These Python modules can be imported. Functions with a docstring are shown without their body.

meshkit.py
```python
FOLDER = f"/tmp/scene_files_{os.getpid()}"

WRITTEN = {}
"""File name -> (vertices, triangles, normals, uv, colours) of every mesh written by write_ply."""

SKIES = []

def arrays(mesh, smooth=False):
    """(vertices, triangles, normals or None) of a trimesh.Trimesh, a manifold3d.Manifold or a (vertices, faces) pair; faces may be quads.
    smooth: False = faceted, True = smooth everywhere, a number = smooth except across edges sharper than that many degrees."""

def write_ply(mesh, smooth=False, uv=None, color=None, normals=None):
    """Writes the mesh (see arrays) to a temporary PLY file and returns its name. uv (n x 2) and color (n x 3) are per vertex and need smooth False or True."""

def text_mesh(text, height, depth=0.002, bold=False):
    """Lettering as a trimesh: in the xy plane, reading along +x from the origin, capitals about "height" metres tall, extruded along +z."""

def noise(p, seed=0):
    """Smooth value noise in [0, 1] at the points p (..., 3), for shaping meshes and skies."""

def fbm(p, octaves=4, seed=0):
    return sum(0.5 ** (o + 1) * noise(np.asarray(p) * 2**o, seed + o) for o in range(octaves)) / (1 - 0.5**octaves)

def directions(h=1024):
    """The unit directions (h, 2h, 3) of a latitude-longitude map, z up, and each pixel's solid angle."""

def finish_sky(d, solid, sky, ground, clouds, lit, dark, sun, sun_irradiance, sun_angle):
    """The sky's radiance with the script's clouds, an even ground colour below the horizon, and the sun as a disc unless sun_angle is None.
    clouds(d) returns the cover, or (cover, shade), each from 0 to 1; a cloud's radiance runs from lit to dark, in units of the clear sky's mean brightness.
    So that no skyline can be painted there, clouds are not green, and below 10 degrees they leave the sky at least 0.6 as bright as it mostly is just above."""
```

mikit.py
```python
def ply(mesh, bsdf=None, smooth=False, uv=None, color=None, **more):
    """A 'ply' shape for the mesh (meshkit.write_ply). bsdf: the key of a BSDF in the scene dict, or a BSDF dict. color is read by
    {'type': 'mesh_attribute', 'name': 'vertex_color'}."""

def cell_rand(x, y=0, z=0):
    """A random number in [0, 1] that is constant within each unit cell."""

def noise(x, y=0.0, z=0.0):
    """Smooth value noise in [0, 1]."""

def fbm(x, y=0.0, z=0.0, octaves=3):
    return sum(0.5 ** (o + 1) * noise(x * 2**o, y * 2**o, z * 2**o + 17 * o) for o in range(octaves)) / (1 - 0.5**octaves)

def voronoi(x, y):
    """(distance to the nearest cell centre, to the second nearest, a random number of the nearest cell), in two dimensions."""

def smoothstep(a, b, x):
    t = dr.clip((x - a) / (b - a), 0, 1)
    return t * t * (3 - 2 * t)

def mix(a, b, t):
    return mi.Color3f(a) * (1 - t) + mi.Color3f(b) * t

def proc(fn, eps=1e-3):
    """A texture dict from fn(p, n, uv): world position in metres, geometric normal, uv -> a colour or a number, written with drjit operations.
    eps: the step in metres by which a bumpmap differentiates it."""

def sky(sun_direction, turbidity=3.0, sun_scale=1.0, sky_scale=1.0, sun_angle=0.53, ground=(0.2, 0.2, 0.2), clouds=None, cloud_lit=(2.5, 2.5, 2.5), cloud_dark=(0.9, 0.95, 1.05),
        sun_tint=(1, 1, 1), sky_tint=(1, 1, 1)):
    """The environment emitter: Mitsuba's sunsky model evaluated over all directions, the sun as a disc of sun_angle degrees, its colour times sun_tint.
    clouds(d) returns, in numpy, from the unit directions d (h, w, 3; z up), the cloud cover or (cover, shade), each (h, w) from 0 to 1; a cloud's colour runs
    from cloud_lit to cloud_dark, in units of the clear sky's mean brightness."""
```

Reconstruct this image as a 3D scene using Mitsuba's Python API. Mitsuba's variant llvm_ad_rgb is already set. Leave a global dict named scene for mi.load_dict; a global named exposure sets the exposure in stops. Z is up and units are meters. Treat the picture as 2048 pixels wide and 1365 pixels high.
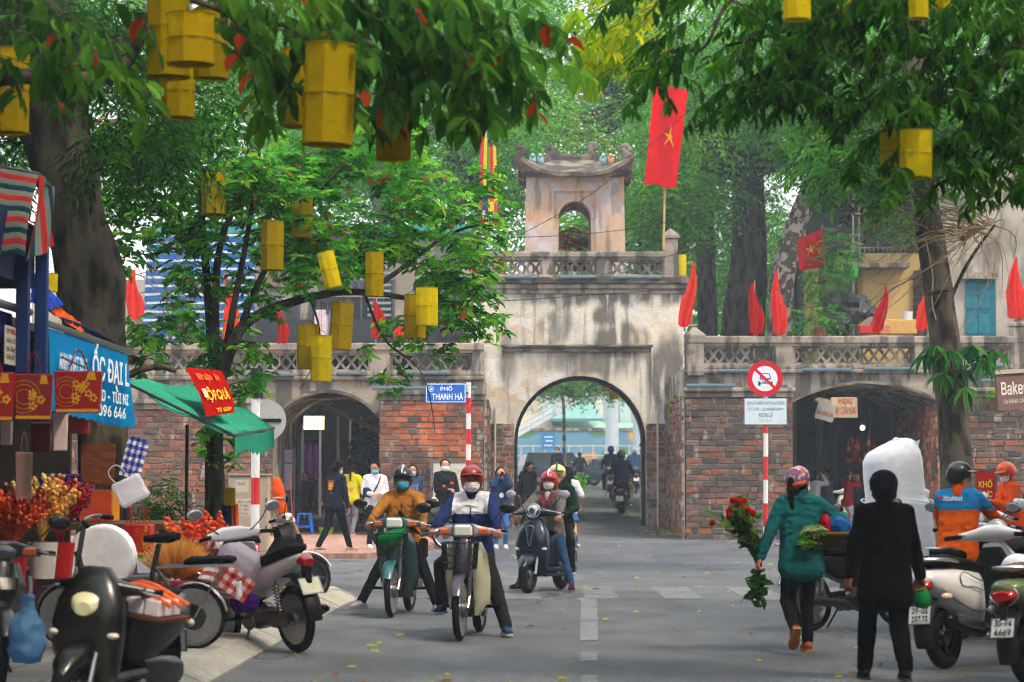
import math, random
import numpy as np, trimesh, mitsuba as mi, drjit as dr
import manifold3d as m3
from shapely.geometry import Polygon, Point, LineString, box as sbox
from shapely.ops import unary_union
from shapely import affinity
import mikit, meshkit
from mikit import proc, noise, fbm, voronoi, cell_rand, smoothstep, mix
MF = m3.Manifold
T = mi.ScalarTransform4f
rng = np.random.default_rng(7)
random.seed(7)
scene, labels = {}, {}
PI = math.pi
A = lambda *v: np.array(v, float)

# ------------------------------------------------------------------ camera, sky, exposure
F, HC, HZ = 4800.0, 1.5, 950.0       # focal length in photo pixels, eye height, horizon row of the 2048 x 1365 photo
scene['camera'] = {'type': 'thinlens', 'fov': 2 * math.degrees(math.atan(1024 / F)), 'fov_axis': 'x', 'aperture_radius': 0.012, 'focus_distance': 34.0,
                   'to_world': T().look_at(origin=[0, 0, HC], target=[0, 10, HC + 10 * (HZ - 682.5) / F], up=[0, 0, 1]), 'near_clip': 0.3, 'far_clip': 2000.0, 'medium': {'type': 'ref', 'id': 'air'}}
SUN = A(0.42, -0.45, 0.80)
scene['daylight'] = mikit.sky(SUN, turbidity=3, sun_scale=0.3, sun_angle=10, sky_scale=1.0, clouds=lambda d: 1.0, cloud_lit=(2.38, 2.5, 2.68), ground=(0.2, 0.2, 0.2))
exposure = 2.78
scene['air'] = {'type': 'homogeneous', 'albedo': {'type': 'rgb', 'value': [0.94, 0.955, 0.97]}, 'sigma_t': {'type': 'rgb', 'value': [0.0009, 0.00105, 0.0012]}}

PITCH = math.atan((HZ - 682.5) / F)
def at(px, py, Y):                   # a point of the street at distance Y, from the photo's perspective
    u, v = (px - 1024) / F, (682.5 - py) / F; k = math.cos(PITCH) - v * math.sin(PITCH)
    return A(u / k * Y, Y, HC + Y * (math.sin(PITCH) + v * math.cos(PITCH)) / k)
def gy(py, h=HC): return -h / math.tan(PITCH + math.atan((682.5 - py) / F))
def ground(px, py):
    p = at(px, py, gy(py)); p[2] = 0; return p
def zroad(y):                        # the street climbs through the gate up to the dyke road
    return float(np.interp(y, [0, 54, 57, 61, 66, 75, 95, 130, 200, 700], [0, 0, .03, .17, .43, .72, .87, .9, .9, .9]))

# ------------------------------------------------------------------ colours: one flat colour per piece, packed into its uv
def S(r, g, b):                      # an sRGB colour 0..255 -> linear base colour
    c = A(r, g, b) / 255.0
    return np.where(c < 0.04045, c / 12.92, ((c + 0.055) / 1.055) ** 2.4)
def pack(c):
    q = np.rint(np.sqrt(np.clip(np.asarray(c, float), 0, 1)) * 127)
    return np.stack([q[..., 0] * 128 + q[..., 1], q[..., 2]], -1)
def unpack(uv):
    x = dr.floor(uv.x + 0.5)
    r = dr.floor(x / 128.0 + 0.001)
    g, b = x - r * 128.0, uv.y
    return mi.Color3f(dr.square(r / 127.0), dr.square(g / 127.0), dr.square(b / 127.0))
def grain(freq, amount, freq2=None):
    def fn(p, n, uv):
        k = 1 + amount * (fbm(p.x * freq, p.y * freq, p.z * freq) - 0.5) * 2
        return unpack(uv) * k
    return proc(fn)
def bs(name, d, two=True):
    scene[name] = {'type': 'twosided', 'bsdf': d} if two else d
def prin(**k): return {'type': 'principled', **{a: ({'type': 'rgb', 'value': list(map(float, b))} if isinstance(b, (tuple, list, np.ndarray)) else b) for a, b in k.items()}}
def fold(p, n, uv):
    w = .06 * fbm(p.x * 6, p.y * 6, p.z * 6)
    return 0.016 * (1 - dr.abs(2 * noise((p.x + w) * 13, (p.y + w) * 13, (p.z - w) * 19) - 1)) + 0.012 * fbm(p.x * 22, p.y * 22, p.z * 30)
bs('cloth', {'type': 'bumpmap', 'arbitrary': proc(fold, 2e-3), 'scale': 1.0, 'bsdf': prin(base_color=grain(14, .14), roughness=0.9, specular=0.08)})
bs('matte', prin(base_color=grain(9, .28), roughness=0.85, specular=0.12))
bs('plain', prin(base_color=grain(30, .10), roughness=0.65, specular=0.25))
bs('skin', prin(base_color=grain(25, .12), roughness=0.5, specular=0.4))
bs('paint', prin(base_color=grain(6, .10), roughness=0.28, specular=0.5, clearcoat=0.7, clearcoat_gloss=0.9))
bs('plastic', prin(base_color=grain(12, .16), roughness=0.45, specular=0.35))
bs('rubber', prin(base_color=grain(22, .3), roughness=0.8, specular=0.15))
bs('metal', prin(base_color=grain(18, .15), roughness=0.3, metallic=1.0))
bs('lens', prin(base_color=grain(5, .05), roughness=0.08, specular=0.7, clearcoat=1.0))
bs('leaf', {'type': 'principledthin', 'base_color': grain(7, .2), 'roughness': 0.5, 'diff_trans': 1.4, 'spec_trans': 0.0, 'eta': 1.4}, False)
bs('thin_cloth', {'type': 'principledthin', 'base_color': grain(10, .12), 'roughness': 0.8, 'diff_trans': 1.0, 'spec_trans': 0.0, 'eta': 1.3}, False)
bs('film', {'type': 'principledthin', 'base_color': grain(15, .10), 'roughness': 0.25, 'diff_trans': 0.8, 'spec_trans': 0.25, 'eta': 1.4}, False)
scene['glass'] = {'type': 'thindielectric'}
bs('dark_glass', prin(base_color=(0.02, 0.025, 0.03), roughness=0.06, specular=0.6))

# ------------------------------------------------------------------ meshes
def shape(mesh, bsdf, color=None, smooth=30, **more):
    """One ply entry: mesh, the key of a BSDF, and one colour (3) or one colour per face (n x 3, faceted)."""
    if smooth not in (True, False) and len(tm(mesh).faces) > 3000: smooth = True
    if color is None:
        return mikit.ply(mesh, bsdf, smooth=smooth, **more)
    color = np.asarray(color, float)
    if color.ndim == 2:
        v, f, _ = meshkit.arrays(mesh, False)
        v = v[f].reshape(-1, 3); uv = np.repeat(pack(color), 3, 0); f = np.arange(len(v)).reshape(-1, 3); n = None
    else:
        v, f, n = meshkit.arrays(mesh, smooth)
        uv = np.tile(pack(color), (len(v), 1))
    path = meshkit.write_ply((v, f), False, uv, None, normals=n)
    return {'type': 'ply', 'filename': path, 'face_normals': n is None, 'bsdf': {'type': 'ref', 'id': bsdf}, **more}
count = {}
def numbered(name):
    if name not in count:
        count[name] = 0; return name
    count[name] += 1
    return f'{name}_{count[name]:03d}'
class Thing:
    """A top-level thing or a holder of parts: its key, and where it stands."""
    def __init__(self, name, label=None, cat=None, group=None, kind=None, loc=(0, 0, 0), rot=0.0, tf=None, parent=None):
        self.key = numbered((parent.key + '__' if parent else '') + name)
        self.tf = parent.tf if parent else (tf if tf is not None else T().translate(list(map(float, loc))).rotate([0, 0, 1], float(rot)))
        if not parent or label or kind:
            labels[self.key] = {k: v for k, v in (('label', label), ('category', cat), ('group', group), ('kind', kind)) if v}
    def body(self, mesh, bsdf, color=None, smooth=30):        # the thing's own mesh
        scene[self.key] = {**shape(mesh, bsdf, color, smooth), 'to_world': self.tf}; return self
    def add(self, name, mesh, bsdf, color=None, smooth=30, label=None, kind=None, tf=None):
        t = Thing(name, label=label, kind=kind, parent=self)
        d = mesh if isinstance(mesh, dict) else shape(mesh, bsdf, color, smooth)
        scene[t.key] = {**d, 'to_world': self.tf @ tf if tf is not None else self.tf}
        return t
def struct(name, mesh, bsdf, color=None, smooth=False, label=None):
    t = Thing(name, label=label, kind='structure'); t.body(mesh, bsdf, color, smooth); return t
def cat(ms): return trimesh.util.concatenate([tm(m) for m in ms])
def tm(m):
    if isinstance(m, trimesh.Trimesh): return m
    if isinstance(m, MF):
        q = m.to_mesh(); return trimesh.Trimesh(np.array(q.vert_properties[:, :3]), np.array(q.tri_verts), process=False)
    v, f = np.asarray(m[0], float), np.asarray(m[1], int)
    if f.shape[1] == 4: f = np.vstack([f[:, [0, 1, 2]], f[:, [0, 2, 3]]])
    return trimesh.Trimesh(v, f, process=False)
def mani(m):
    m = tm(m); m.merge_vertices()
    return MF(m3.Mesh(np.asarray(m.vertices, np.float32), np.asarray(m.faces, np.uint32)))
def bx(x0, x1, y0, y1, z0, z1, bev=0.0):
    c = A((x0 + x1) / 2, (y0 + y1) / 2, (z0 + z1) / 2); s = np.abs(A(x1 - x0, y1 - y0, z1 - z0)) / 2
    if bev <= 0:
        m = trimesh.creation.box(s * 2); m.apply_translation(c); return m
    b = min(bev, s.min() * .9); pts = []
    for sx in (-1, 1):
        for sy in (-1, 1):
            for sz in (-1, 1):
                q = s * A(sx, sy, sz)
                for k in range(3):
                    o = -A(sx, sy, sz) * b; o[k] = 0; pts.append(c + q + o)
    return tm(MF.hull_points(np.array(pts)))
def frames(P):
    P = np.asarray(P, float); d = np.gradient(P, axis=0) if len(P) > 2 else np.repeat([P[1] - P[0]], 2, 0)
    d /= np.linalg.norm(d, axis=1, keepdims=True) + 1e-12
    u = np.cross(d[0], A(0, 0, 1) if abs(d[0][2]) < .9 else A(1, 0, 0)); U = []
    for t in d:
        u = u - t * (u @ t); u /= np.linalg.norm(u) + 1e-12; U.append(u)
    U = np.array(U); return U, np.cross(d, U)
def tube(P, R, n=8, caps=True, flat=1.0):
    P = np.asarray(P, float); R = np.broadcast_to(np.asarray(R, float), len(P)); U, V = frames(P)
    a = np.arange(n) * 2 * PI / n
    v = (P[:, None] + R[:, None, None] * (np.cos(a)[None, :, None] * U[:, None] + flat * np.sin(a)[None, :, None] * V[:, None])).reshape(-1, 3)
    return ringmesh(v, len(P), n, caps)
def ringmesh(v, m, n, caps=True):
    f = []
    i = np.arange(m - 1)[:, None] * n; j = np.arange(n)[None]; k = (j + 1) % n
    f = np.vstack([np.stack([i + j, i + k, i + n + k], -1).reshape(-1, 3), np.stack([i + j, i + n + k, i + n + j], -1).reshape(-1, 3)])
    if caps:
        c0, c1 = v[:n].mean(0), v[-n:].mean(0); q = len(v); v = np.vstack([v, c0, c1])
        jj = np.arange(n); kk = (jj + 1) % n; b = (m - 1) * n
        f = np.vstack([f, np.stack([kk, jj, jj * 0 + q], 1), np.stack([b + jj, b + kk, jj * 0 + q + 1], 1)])
    m_ = trimesh.Trimesh(v, f, process=False)
    if caps and m_.volume < 0: m_.invert()
    return m_
def smoothline(P, k=6):
    P = np.asarray(P, float)
    if len(P) < 3: return np.linspace(P[0], P[-1], k + 1)
    from scipy.interpolate import CubicSpline
    t = np.r_[0, np.cumsum(np.linalg.norm(np.diff(P, axis=0), axis=1))]
    return CubicSpline(t, P, axis=0, bc_type='natural')(np.linspace(0, t[-1], k * (len(P) - 1) + 1))
def lathe(prof, n=20, axis='z'):
    prof = np.asarray(prof, float); a = np.arange(n) * 2 * PI / n
    v = np.stack([prof[:, 0, None] * np.cos(a), prof[:, 0, None] * np.sin(a), np.broadcast_to(prof[:, 1, None], (len(prof), n))], -1).reshape(-1, 3)
    m = ringmesh(v, len(prof), n, True)
    if axis == 'y': m.apply_transform(trimesh.transformations.rotation_matrix(PI / 2, [1, 0, 0]))
    if axis == 'x': m.apply_transform(trimesh.transformations.rotation_matrix(PI / 2, [0, 1, 0]))
    return m
def ringtorus(R, r, n=36, k=10, rx=None, axis='y'):
    a = np.arange(n) * 2 * PI / n; b = np.arange(k) * 2 * PI / k; rx = rx or r
    rr = R + r * np.cos(b); w = rx * np.sin(b)
    v = np.stack([np.cos(a)[:, None] * rr, np.broadcast_to(w, (n, k)), np.sin(a)[:, None] * rr], -1).reshape(-1, 3)
    i = np.arange(n)[:, None]; j = np.arange(k)[None]; q = lambda x, y: (x % n) * k + y % k
    f = np.vstack([np.stack([q(i, j), q(i, j + 1), q(i + 1, j + 1)], -1).reshape(-1, 3), np.stack([q(i, j), q(i + 1, j + 1), q(i + 1, j)], -1).reshape(-1, 3)])
    m = trimesh.Trimesh(v, f, process=False)
    if m.volume < 0: m.invert()
    if axis == 'z': m.apply_transform(trimesh.transformations.rotation_matrix(PI / 2, [1, 0, 0]))
    return m
def loft(secs, n=20, axis='x', caps=True):
    """Superellipse sections (position, centre a, centre b, half width, half height, power[, top scale]) along an axis."""
    V = []
    for s in secs:
        p, ca, cb, w, h, e = s[:6]; a = np.arange(n) * 2 * PI / n
        c, q = np.cos(a), np.sin(a)
        y = ca + w * np.sign(c) * np.abs(c) ** (2 / e); z = cb + h * np.sign(q) * np.abs(q) ** (2 / e)
        if len(s) > 6: y = ca + (y - ca) * np.where(q > 0, 1 + (s[6] - 1) * np.abs(q), 1)
        V.append(np.stack([np.full(n, p), y, z], -1))
    v = np.array(V).reshape(-1, 3)
    if axis == 'z': v = v[:, [1, 2, 0]]
    if axis == 'y': v = v[:, [1, 0, 2]]
    return ringmesh(v, len(secs), n, caps)
def prism(poly, d, axis='y', at_=0.0):
    """A shapely polygon (u, w) extruded by d: axis y -> (u, at.., w), z -> (u, w, at..), x -> (at.., u, w)."""
    gs = [g for g in getattr(poly, 'geoms', [poly]) if g.area > 1e-8]
    m = cat([trimesh.creation.extrude_polygon(g, d, engine='earcut') for g in gs]); v = m.vertices.copy()
    if axis == 'y': m.vertices = np.stack([v[:, 0], at_ + v[:, 2], v[:, 1]], 1); m.invert()
    elif axis == 'x': m.vertices = np.stack([at_ + v[:, 2], v[:, 0], v[:, 1]], 1)
    else: m.vertices = np.stack([v[:, 0], v[:, 1], at_ + v[:, 2]], 1)
    return m
_ICO = {n: trimesh.creation.icosphere(subdivisions=n) for n in range(4)}
def ell(c, r, n=2):
    m = trimesh.Trimesh(_ICO[n].vertices.copy(), _ICO[n].faces.copy(), process=False); m.vertices = m.vertices * np.asarray(r) + np.asarray(c); return m
def move(m, d=(0, 0, 0), rz=0.0, rx=0.0, ry=0.0, s=1.0):
    m = tm(m).copy(); M = np.eye(4)
    for a, ax in ((rx, [1, 0, 0]), (ry, [0, 1, 0]), (rz, [0, 0, 1])):
        if a: M = trimesh.transformations.rotation_matrix(math.radians(a), ax) @ M
    m.vertices = (m.vertices * s) @ M[:3, :3].T + np.asarray(d, float); return m
def grid(fn, nu, nv):
    """A sheet: fn(u, v) -> (.., 3) for u, v in [0, 1]."""
    u, v = np.meshgrid(np.linspace(0, 1, nu + 1), np.linspace(0, 1, nv + 1), indexing='ij')
    P = fn(u, v).reshape(-1, 3); i = np.arange(nu)[:, None] * (nv + 1) + np.arange(nv)[None]
    f = np.vstack([np.stack([i, i + nv + 1, i + nv + 2], -1).reshape(-1, 3), np.stack([i, i + nv + 2, i + 1], -1).reshape(-1, 3)])
    return trimesh.Trimesh(P, f, process=False)
def bilin(p00, p10, p11, p01):
    p00, p10, p11, p01 = map(np.asarray, (p00, p10, p11, p01))
    return lambda u, v: (p00 * ((1 - u) * (1 - v))[..., None] + p10 * (u * (1 - v))[..., None] + p11 * (u * v)[..., None] + p01 * ((1 - u) * v)[..., None])
def thick(sheet, t):
    """A closed slab from an open sheet, t metres thick, so that cloth and boards have two sides."""
    s = tm(sheet); n = np.zeros_like(s.vertices)
    fn = np.cross(s.vertices[s.faces[:, 1]] - s.vertices[s.faces[:, 0]], s.vertices[s.faces[:, 2]] - s.vertices[s.faces[:, 0]])
    for k in range(3): np.add.at(n, s.faces[:, k], fn)
    n /= np.linalg.norm(n, axis=1, keepdims=True) + 1e-12
    N = len(s.vertices); e = np.vstack([s.faces[:, [0, 1]], s.faces[:, [1, 2]], s.faces[:, [2, 0]]])
    key = {tuple(x) for x in e}; b = np.array([x for x in map(tuple, e) if x[::-1] not in key])
    f = np.vstack([s.faces, s.faces[:, ::-1] + N, np.stack([b[:, 1], b[:, 0], b[:, 0] + N], 1), np.stack([b[:, 1], b[:, 0] + N, b[:, 1] + N], 1)])
    return trimesh.Trimesh(np.vstack([s.vertices, s.vertices - n * t]), f, process=False)
def wobble(m, amp, freq, seed=0, axis=None):
    m = tm(m); n = m.vertex_normals
    d = (meshkit.fbm(m.vertices * freq, 3, seed) - .5) * 2 * amp
    m.vertices = m.vertices + (n if axis is None else np.asarray(axis, float)) * d[:, None]; return m
def text(s, h, depth=0.003, bold=True, width=None):
    """Lettering standing in the x-z plane, facing -y, its lower left corner at the origin."""
    m = meshkit.text_mesh(s, h, depth, bold); v = m.vertices
    if width: v[:, 0] *= width / max(v[:, 0].max(), 1e-6)
    m.vertices = np.stack([v[:, 0], -v[:, 2], v[:, 1]], 1); return m
# ------------------------------------------------------------------ materials of the setting
def f_asphalt(p, n, uv):
    big = fbm(p.x * .35, p.y * .22, 3.0); fine = noise(p.x * 55, p.y * 55, 0.0); mid = fbm(p.x * 2.2, p.y * 1.3, 9.0)
    seam = smoothstep(.012, .0, dr.abs(fbm(p.x * .5, p.y * .3, 21.0, octaves=4) - .5)) * smoothstep(.5, .62, fbm(p.x * .3 + 9, p.y * .2, 2.0))
    c = mix((.088, .096, .107), (.122, .129, .138), smoothstep(.3, .7, big)) * (.58 + .75 * fine * mid + .22 * mid)
    patch = smoothstep(.60, .64, fbm(p.x * .45 + 31, p.y * .16 + 5, 1.0))
    return c * (1 - .16 * patch) * (1 - .55 * seam)
def f_plaster(p, n, uv):
    a = fbm(p.x * 1.3, p.y * 1.3, p.z * .9, octaves=5); b = fbm(p.x * 3.3 + 7, p.y, p.z * .8 + 4, octaves=5); s = fbm(p.x * 7 + 3, p.y * 2, p.z * .55, octaves=4)
    c = mix((.56, .52, .43), (.67, .63, .53), smoothstep(.35, .65, a))
    c = mix(c, (.52, .34, .22), .45 * smoothstep(.58, .70, fbm(p.x * 1.1 + 40, p.y, p.z * 1.4)))
    c = mix(c, (.66, .64, .60), .8 * smoothstep(.55, .66, fbm(p.x * 2.1 + 17, p.y + 3, p.z * 2.6, octaves=4)))
    def blot(x, z, rx, rz, w=.9): return w * smoothstep(1.25, .55, dr.sqrt(dr.square((p.x - x) / rx) + dr.square((p.z - z) / rz)) + 1.3 * (b - .5))
    k = blot(3.95, 4.1, .55, 1.0) + blot(2.75, 4.95, .75, .42) + blot(1.9, 4.35, 1.5, .45, .7) + blot(1.1, 5.25, .55, .5, .6) + blot(3.5, 6.15, 1.6, .38, .85) + blot(1.3, 6.15, 1.6, .38, .85) + blot(-.1, 4.6, .3, .9, .6) + blot(2.35, 5.55, .35, .3, .8)
    k = dr.clip(k, 0, 1) * smoothstep(.30, .55, .5 * s + .5 * b)
    c = mix(c, (.075, .07, .062), dr.clip(1.1 * k, 0, .85))
    return mix(c, (.13, .12, .105), .5 * smoothstep(.58, .74, s)) * (.86 + .28 * noise(p.x * 26, p.y * 26, p.z * 26))
def f_tower(p, n, uv):
    a = fbm(p.x * 1.8, p.y * 1.3, p.z * 1.3, octaves=4); s = fbm(p.x * 6, p.y * 3, p.z * .8, octaves=4)
    c = mix((.50, .42, .40), (.60, .42, .28), smoothstep(.38, .62, a))
    c = mix(c, (.55, .55, .60), .7 * smoothstep(.52, .66, fbm(p.x * 2.6 + 9, p.y, p.z * 2.0)))
    c = mix(c, (.55, .27, .16), .6 * smoothstep(.60, .74, fbm(p.x * 1.6 + 2, p.y, p.z * 1.1 + 8)))
    return mix(c, (.16, .14, .12), .6 * smoothstep(.56, .70, s)) * (.9 + .2 * noise(p.x * 22, p.y * 22, p.z * 22))
def f_concrete(p, n, uv):
    a = fbm(p.x * 1.4, p.y * 1.4, p.z * 2.2, octaves=4); s = fbm(p.x * 5, p.y * 3, p.z * .9, octaves=5)
    c = mix((.26, .225, .19), (.37, .325, .265), smoothstep(.35, .65, a))
    c = mix(c, (.40, .30, .22), .5 * smoothstep(.58, .70, fbm(p.x * 2.4, p.y, p.z * 2.0 + 9)))
    c = mix(c, (.075, .072, .068), .85 * smoothstep(.44, .62, s))
    return mix(c, (.07, .085, .03), .5 * smoothstep(.64, .74, fbm(p.x * 3 + 5, p.y * 3, p.z * 3))) * (.85 + .3 * noise(p.x * 30, p.y * 30, p.z * 30))
def f_dark_stone(p, n, uv):
    a = fbm(p.x * 2.5, p.y * 2.5, p.z * 2.5, octaves=4)
    c = mix((.07, .062, .055), (.22, .19, .155), smoothstep(.38, .66, a))
    return mix(c, (.34, .27, .17), .6 * smoothstep(.60, .72, fbm(p.x * 1.6 + 8, p.y * 2, p.z * 6)))
def f_brick(p, n, uv):
    a = fbm(p.x * 5, p.y * 5, p.z * 7, octaves=4); s = fbm(p.x * 1.6 + 3, p.y, p.z * 1.1, octaves=4); w = fbm(p.x * 9 + 30, p.y * 4, p.z * 2.5, octaves=4)
    c = unpack(uv) * (.6 + .8 * a)
    c = mix(c, (.075, .065, .058), .75 * smoothstep(.52, .66, s))
    return mix(c, (.42, .38, .33), .55 * smoothstep(.62, .72, w))
def f_mortar(p, n, uv):
    a = fbm(p.x * 6, p.y * 6, p.z * 6)
    return mix((.16, .14, .12), (.36, .32, .27), a)
def f_bark(p, n, uv):
    a = fbm(p.x * 9, p.y * 9, p.z * 2.2, octaves=4); b = fbm(p.x * 2.5, p.y * 2.5, p.z * 1.7, octaves=4)
    return mix(mix((.020, .016, .013), (.105, .085, .064), smoothstep(.3, .7, a)) * (.6 + .8 * b), (.09, .10, .06), .45 * smoothstep(.56, .66, fbm(p.x * 5 + 9, p.y * 5, p.z * 4)))
def f_bark_pale(p, n, uv):
    b = fbm(p.x * 3.0, p.y * 3.0, p.z * 2.0, octaves=4); a = fbm(p.x * 9, p.y * 9, p.z * 5)
    return mix(mix((.04, .036, .03), (.12, .10, .085), a), (.36, .33, .30), smoothstep(.47, .56, fbm(p.x * 7, p.y * 7, p.z * 5, octaves=4)))
def f_paver(p, n, uv):
    u, v = p.x * 7.0, p.y * 3.6
    r = dr.floor(v); u2 = u + .5 * (r - 2 * dr.floor(r / 2))
    e = dr.minimum(dr.minimum(u2 - dr.floor(u2), 1 - u2 + dr.floor(u2)), 1.9 * dr.minimum(v - r, 1 - v + r))
    c = mix((.27, .135, .105), (.36, .215, .17), cell_rand(u2, v, 3)) * (.8 + .4 * fbm(p.x * 2, p.y * 1.2))
    return mix((.12, .095, .08), c, smoothstep(.02, .07, e))
def f_flags(p, n, uv):
    u, v = p.x * 2.5, p.y * 2.5
    e = dr.minimum(dr.minimum(u - dr.floor(u), 1 - u + dr.floor(u)), dr.minimum(v - dr.floor(v), 1 - v + dr.floor(v)))
    c = mix((.13, .12, .11), (.20, .19, .175), cell_rand(u, v, 1)) * (.75 + .5 * fbm(p.x * 3, p.y * 3))
    return mix((.08, .075, .07), c, smoothstep(.01, .035, e))
def f_kerb(p, n, uv):
    return mix((.24, .225, .19), (.36, .34, .29), fbm(p.x * 5, p.y * 4, p.z)) * (.75 + .5 * fbm(p.x * 30, p.y * 30, 1.0))
def f_marking(p, n, uv):
    w = fbm(p.x * 7, p.y * 5, 4.0, octaves=4)
    return mix((.108, .115, .124), (.150, .156, .162), smoothstep(.36, .50, w)) * (.85 + .3 * noise(p.x * 50, p.y * 50, 0.0))
def f_wall_old(p, n, uv):
    a = fbm(p.x * 1.2, p.y * 1.2, p.z * 1.0, octaves=5); s = fbm(p.x * 4, p.y * 2, p.z * .7, octaves=4)
    c = mix((.30, .27, .23), (.46, .42, .36), smoothstep(.35, .65, a))
    return mix(c, (.12, .11, .10), .7 * smoothstep(.52, .70, s))
def f_yellow_wall(p, n, uv):
    s = fbm(p.x * 4, p.y * 2, p.z * .9, octaves=4)
    return mix((.60, .40, .15), (.24, .17, .09), .8 * smoothstep(.50, .72, s)) * (.85 + .3 * fbm(p.x * 2, p.y, p.z * 2))
def f_ridge(p, n, uv): return .05 * (1 - dr.abs(2 * fbm(p.x * 7, p.y * 7, p.z * 1.8, octaves=4) - 1)) + .02 * fbm(p.x * 26, p.y * 26, p.z * 12)
def f_stone_grain(p, n, uv): return .006 * noise(p.x * 60, p.y * 60, 0.0) + .012 * fbm(p.x * 4, p.y * 4, 2.0)
for k_, f_, r_ in (('asphalt', f_asphalt, .72), ('plaster', f_plaster, .9), ('tower_plaster', f_tower, .9), ('concrete', f_concrete, .9), ('dark_stone', f_dark_stone, .9), ('brick', f_brick, .9),
                   ('mortar', f_mortar, .95), ('bark', f_bark, .9), ('bark_pale', f_bark_pale, .9), ('paver', f_paver, .8), ('flagstone', f_flags, .8), ('kerbstone', f_kerb, .85), ('marking', f_marking, .7),
                   ('old_wall', f_wall_old, .9), ('yellow_wall', f_yellow_wall, .9)):
    bs(k_, prin(base_color=proc(f_), roughness=r_, specular=0.3) if k_ not in ('bark', 'asphalt') else {'type': 'bumpmap', 'arbitrary': proc(f_ridge if k_ == 'bark' else f_stone_grain, 4e-3), 'scale': 1.0, 'bsdf': prin(base_color=proc(f_), roughness=r_, specular=0.3)})

# ------------------------------------------------------------------ ground, street, pavements
ys = np.r_[np.linspace(-60, 50, 12), np.linspace(52, 100, 40), np.linspace(110, 700, 8)]
def strip(x0, x1, y0, y1, dz, n=None):
    y = np.unique(np.r_[y0, ys[(ys > y0) & (ys < y1)], y1]); v = []
    for q in y: v += [[x0, q, zroad(q) + dz], [x1, q, zroad(q) + dz]]
    i = np.arange(len(y) - 1) * 2
    return trimesh.Trimesh(np.array(v), np.vstack([np.stack([i, i + 1, i + 3], 1), np.stack([i, i + 3, i + 2], 1)]), process=False)
struct('ground', strip(-300, 300, -50, 500, -0.03), 'flagstone')
struct('road', strip(-30, 40, -48, 260, 0.0), 'asphalt')
def flat(poly, z, d=None):
    m = prism(poly, d or 0.12, 'z', z - (d or 0.12)); return m
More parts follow.
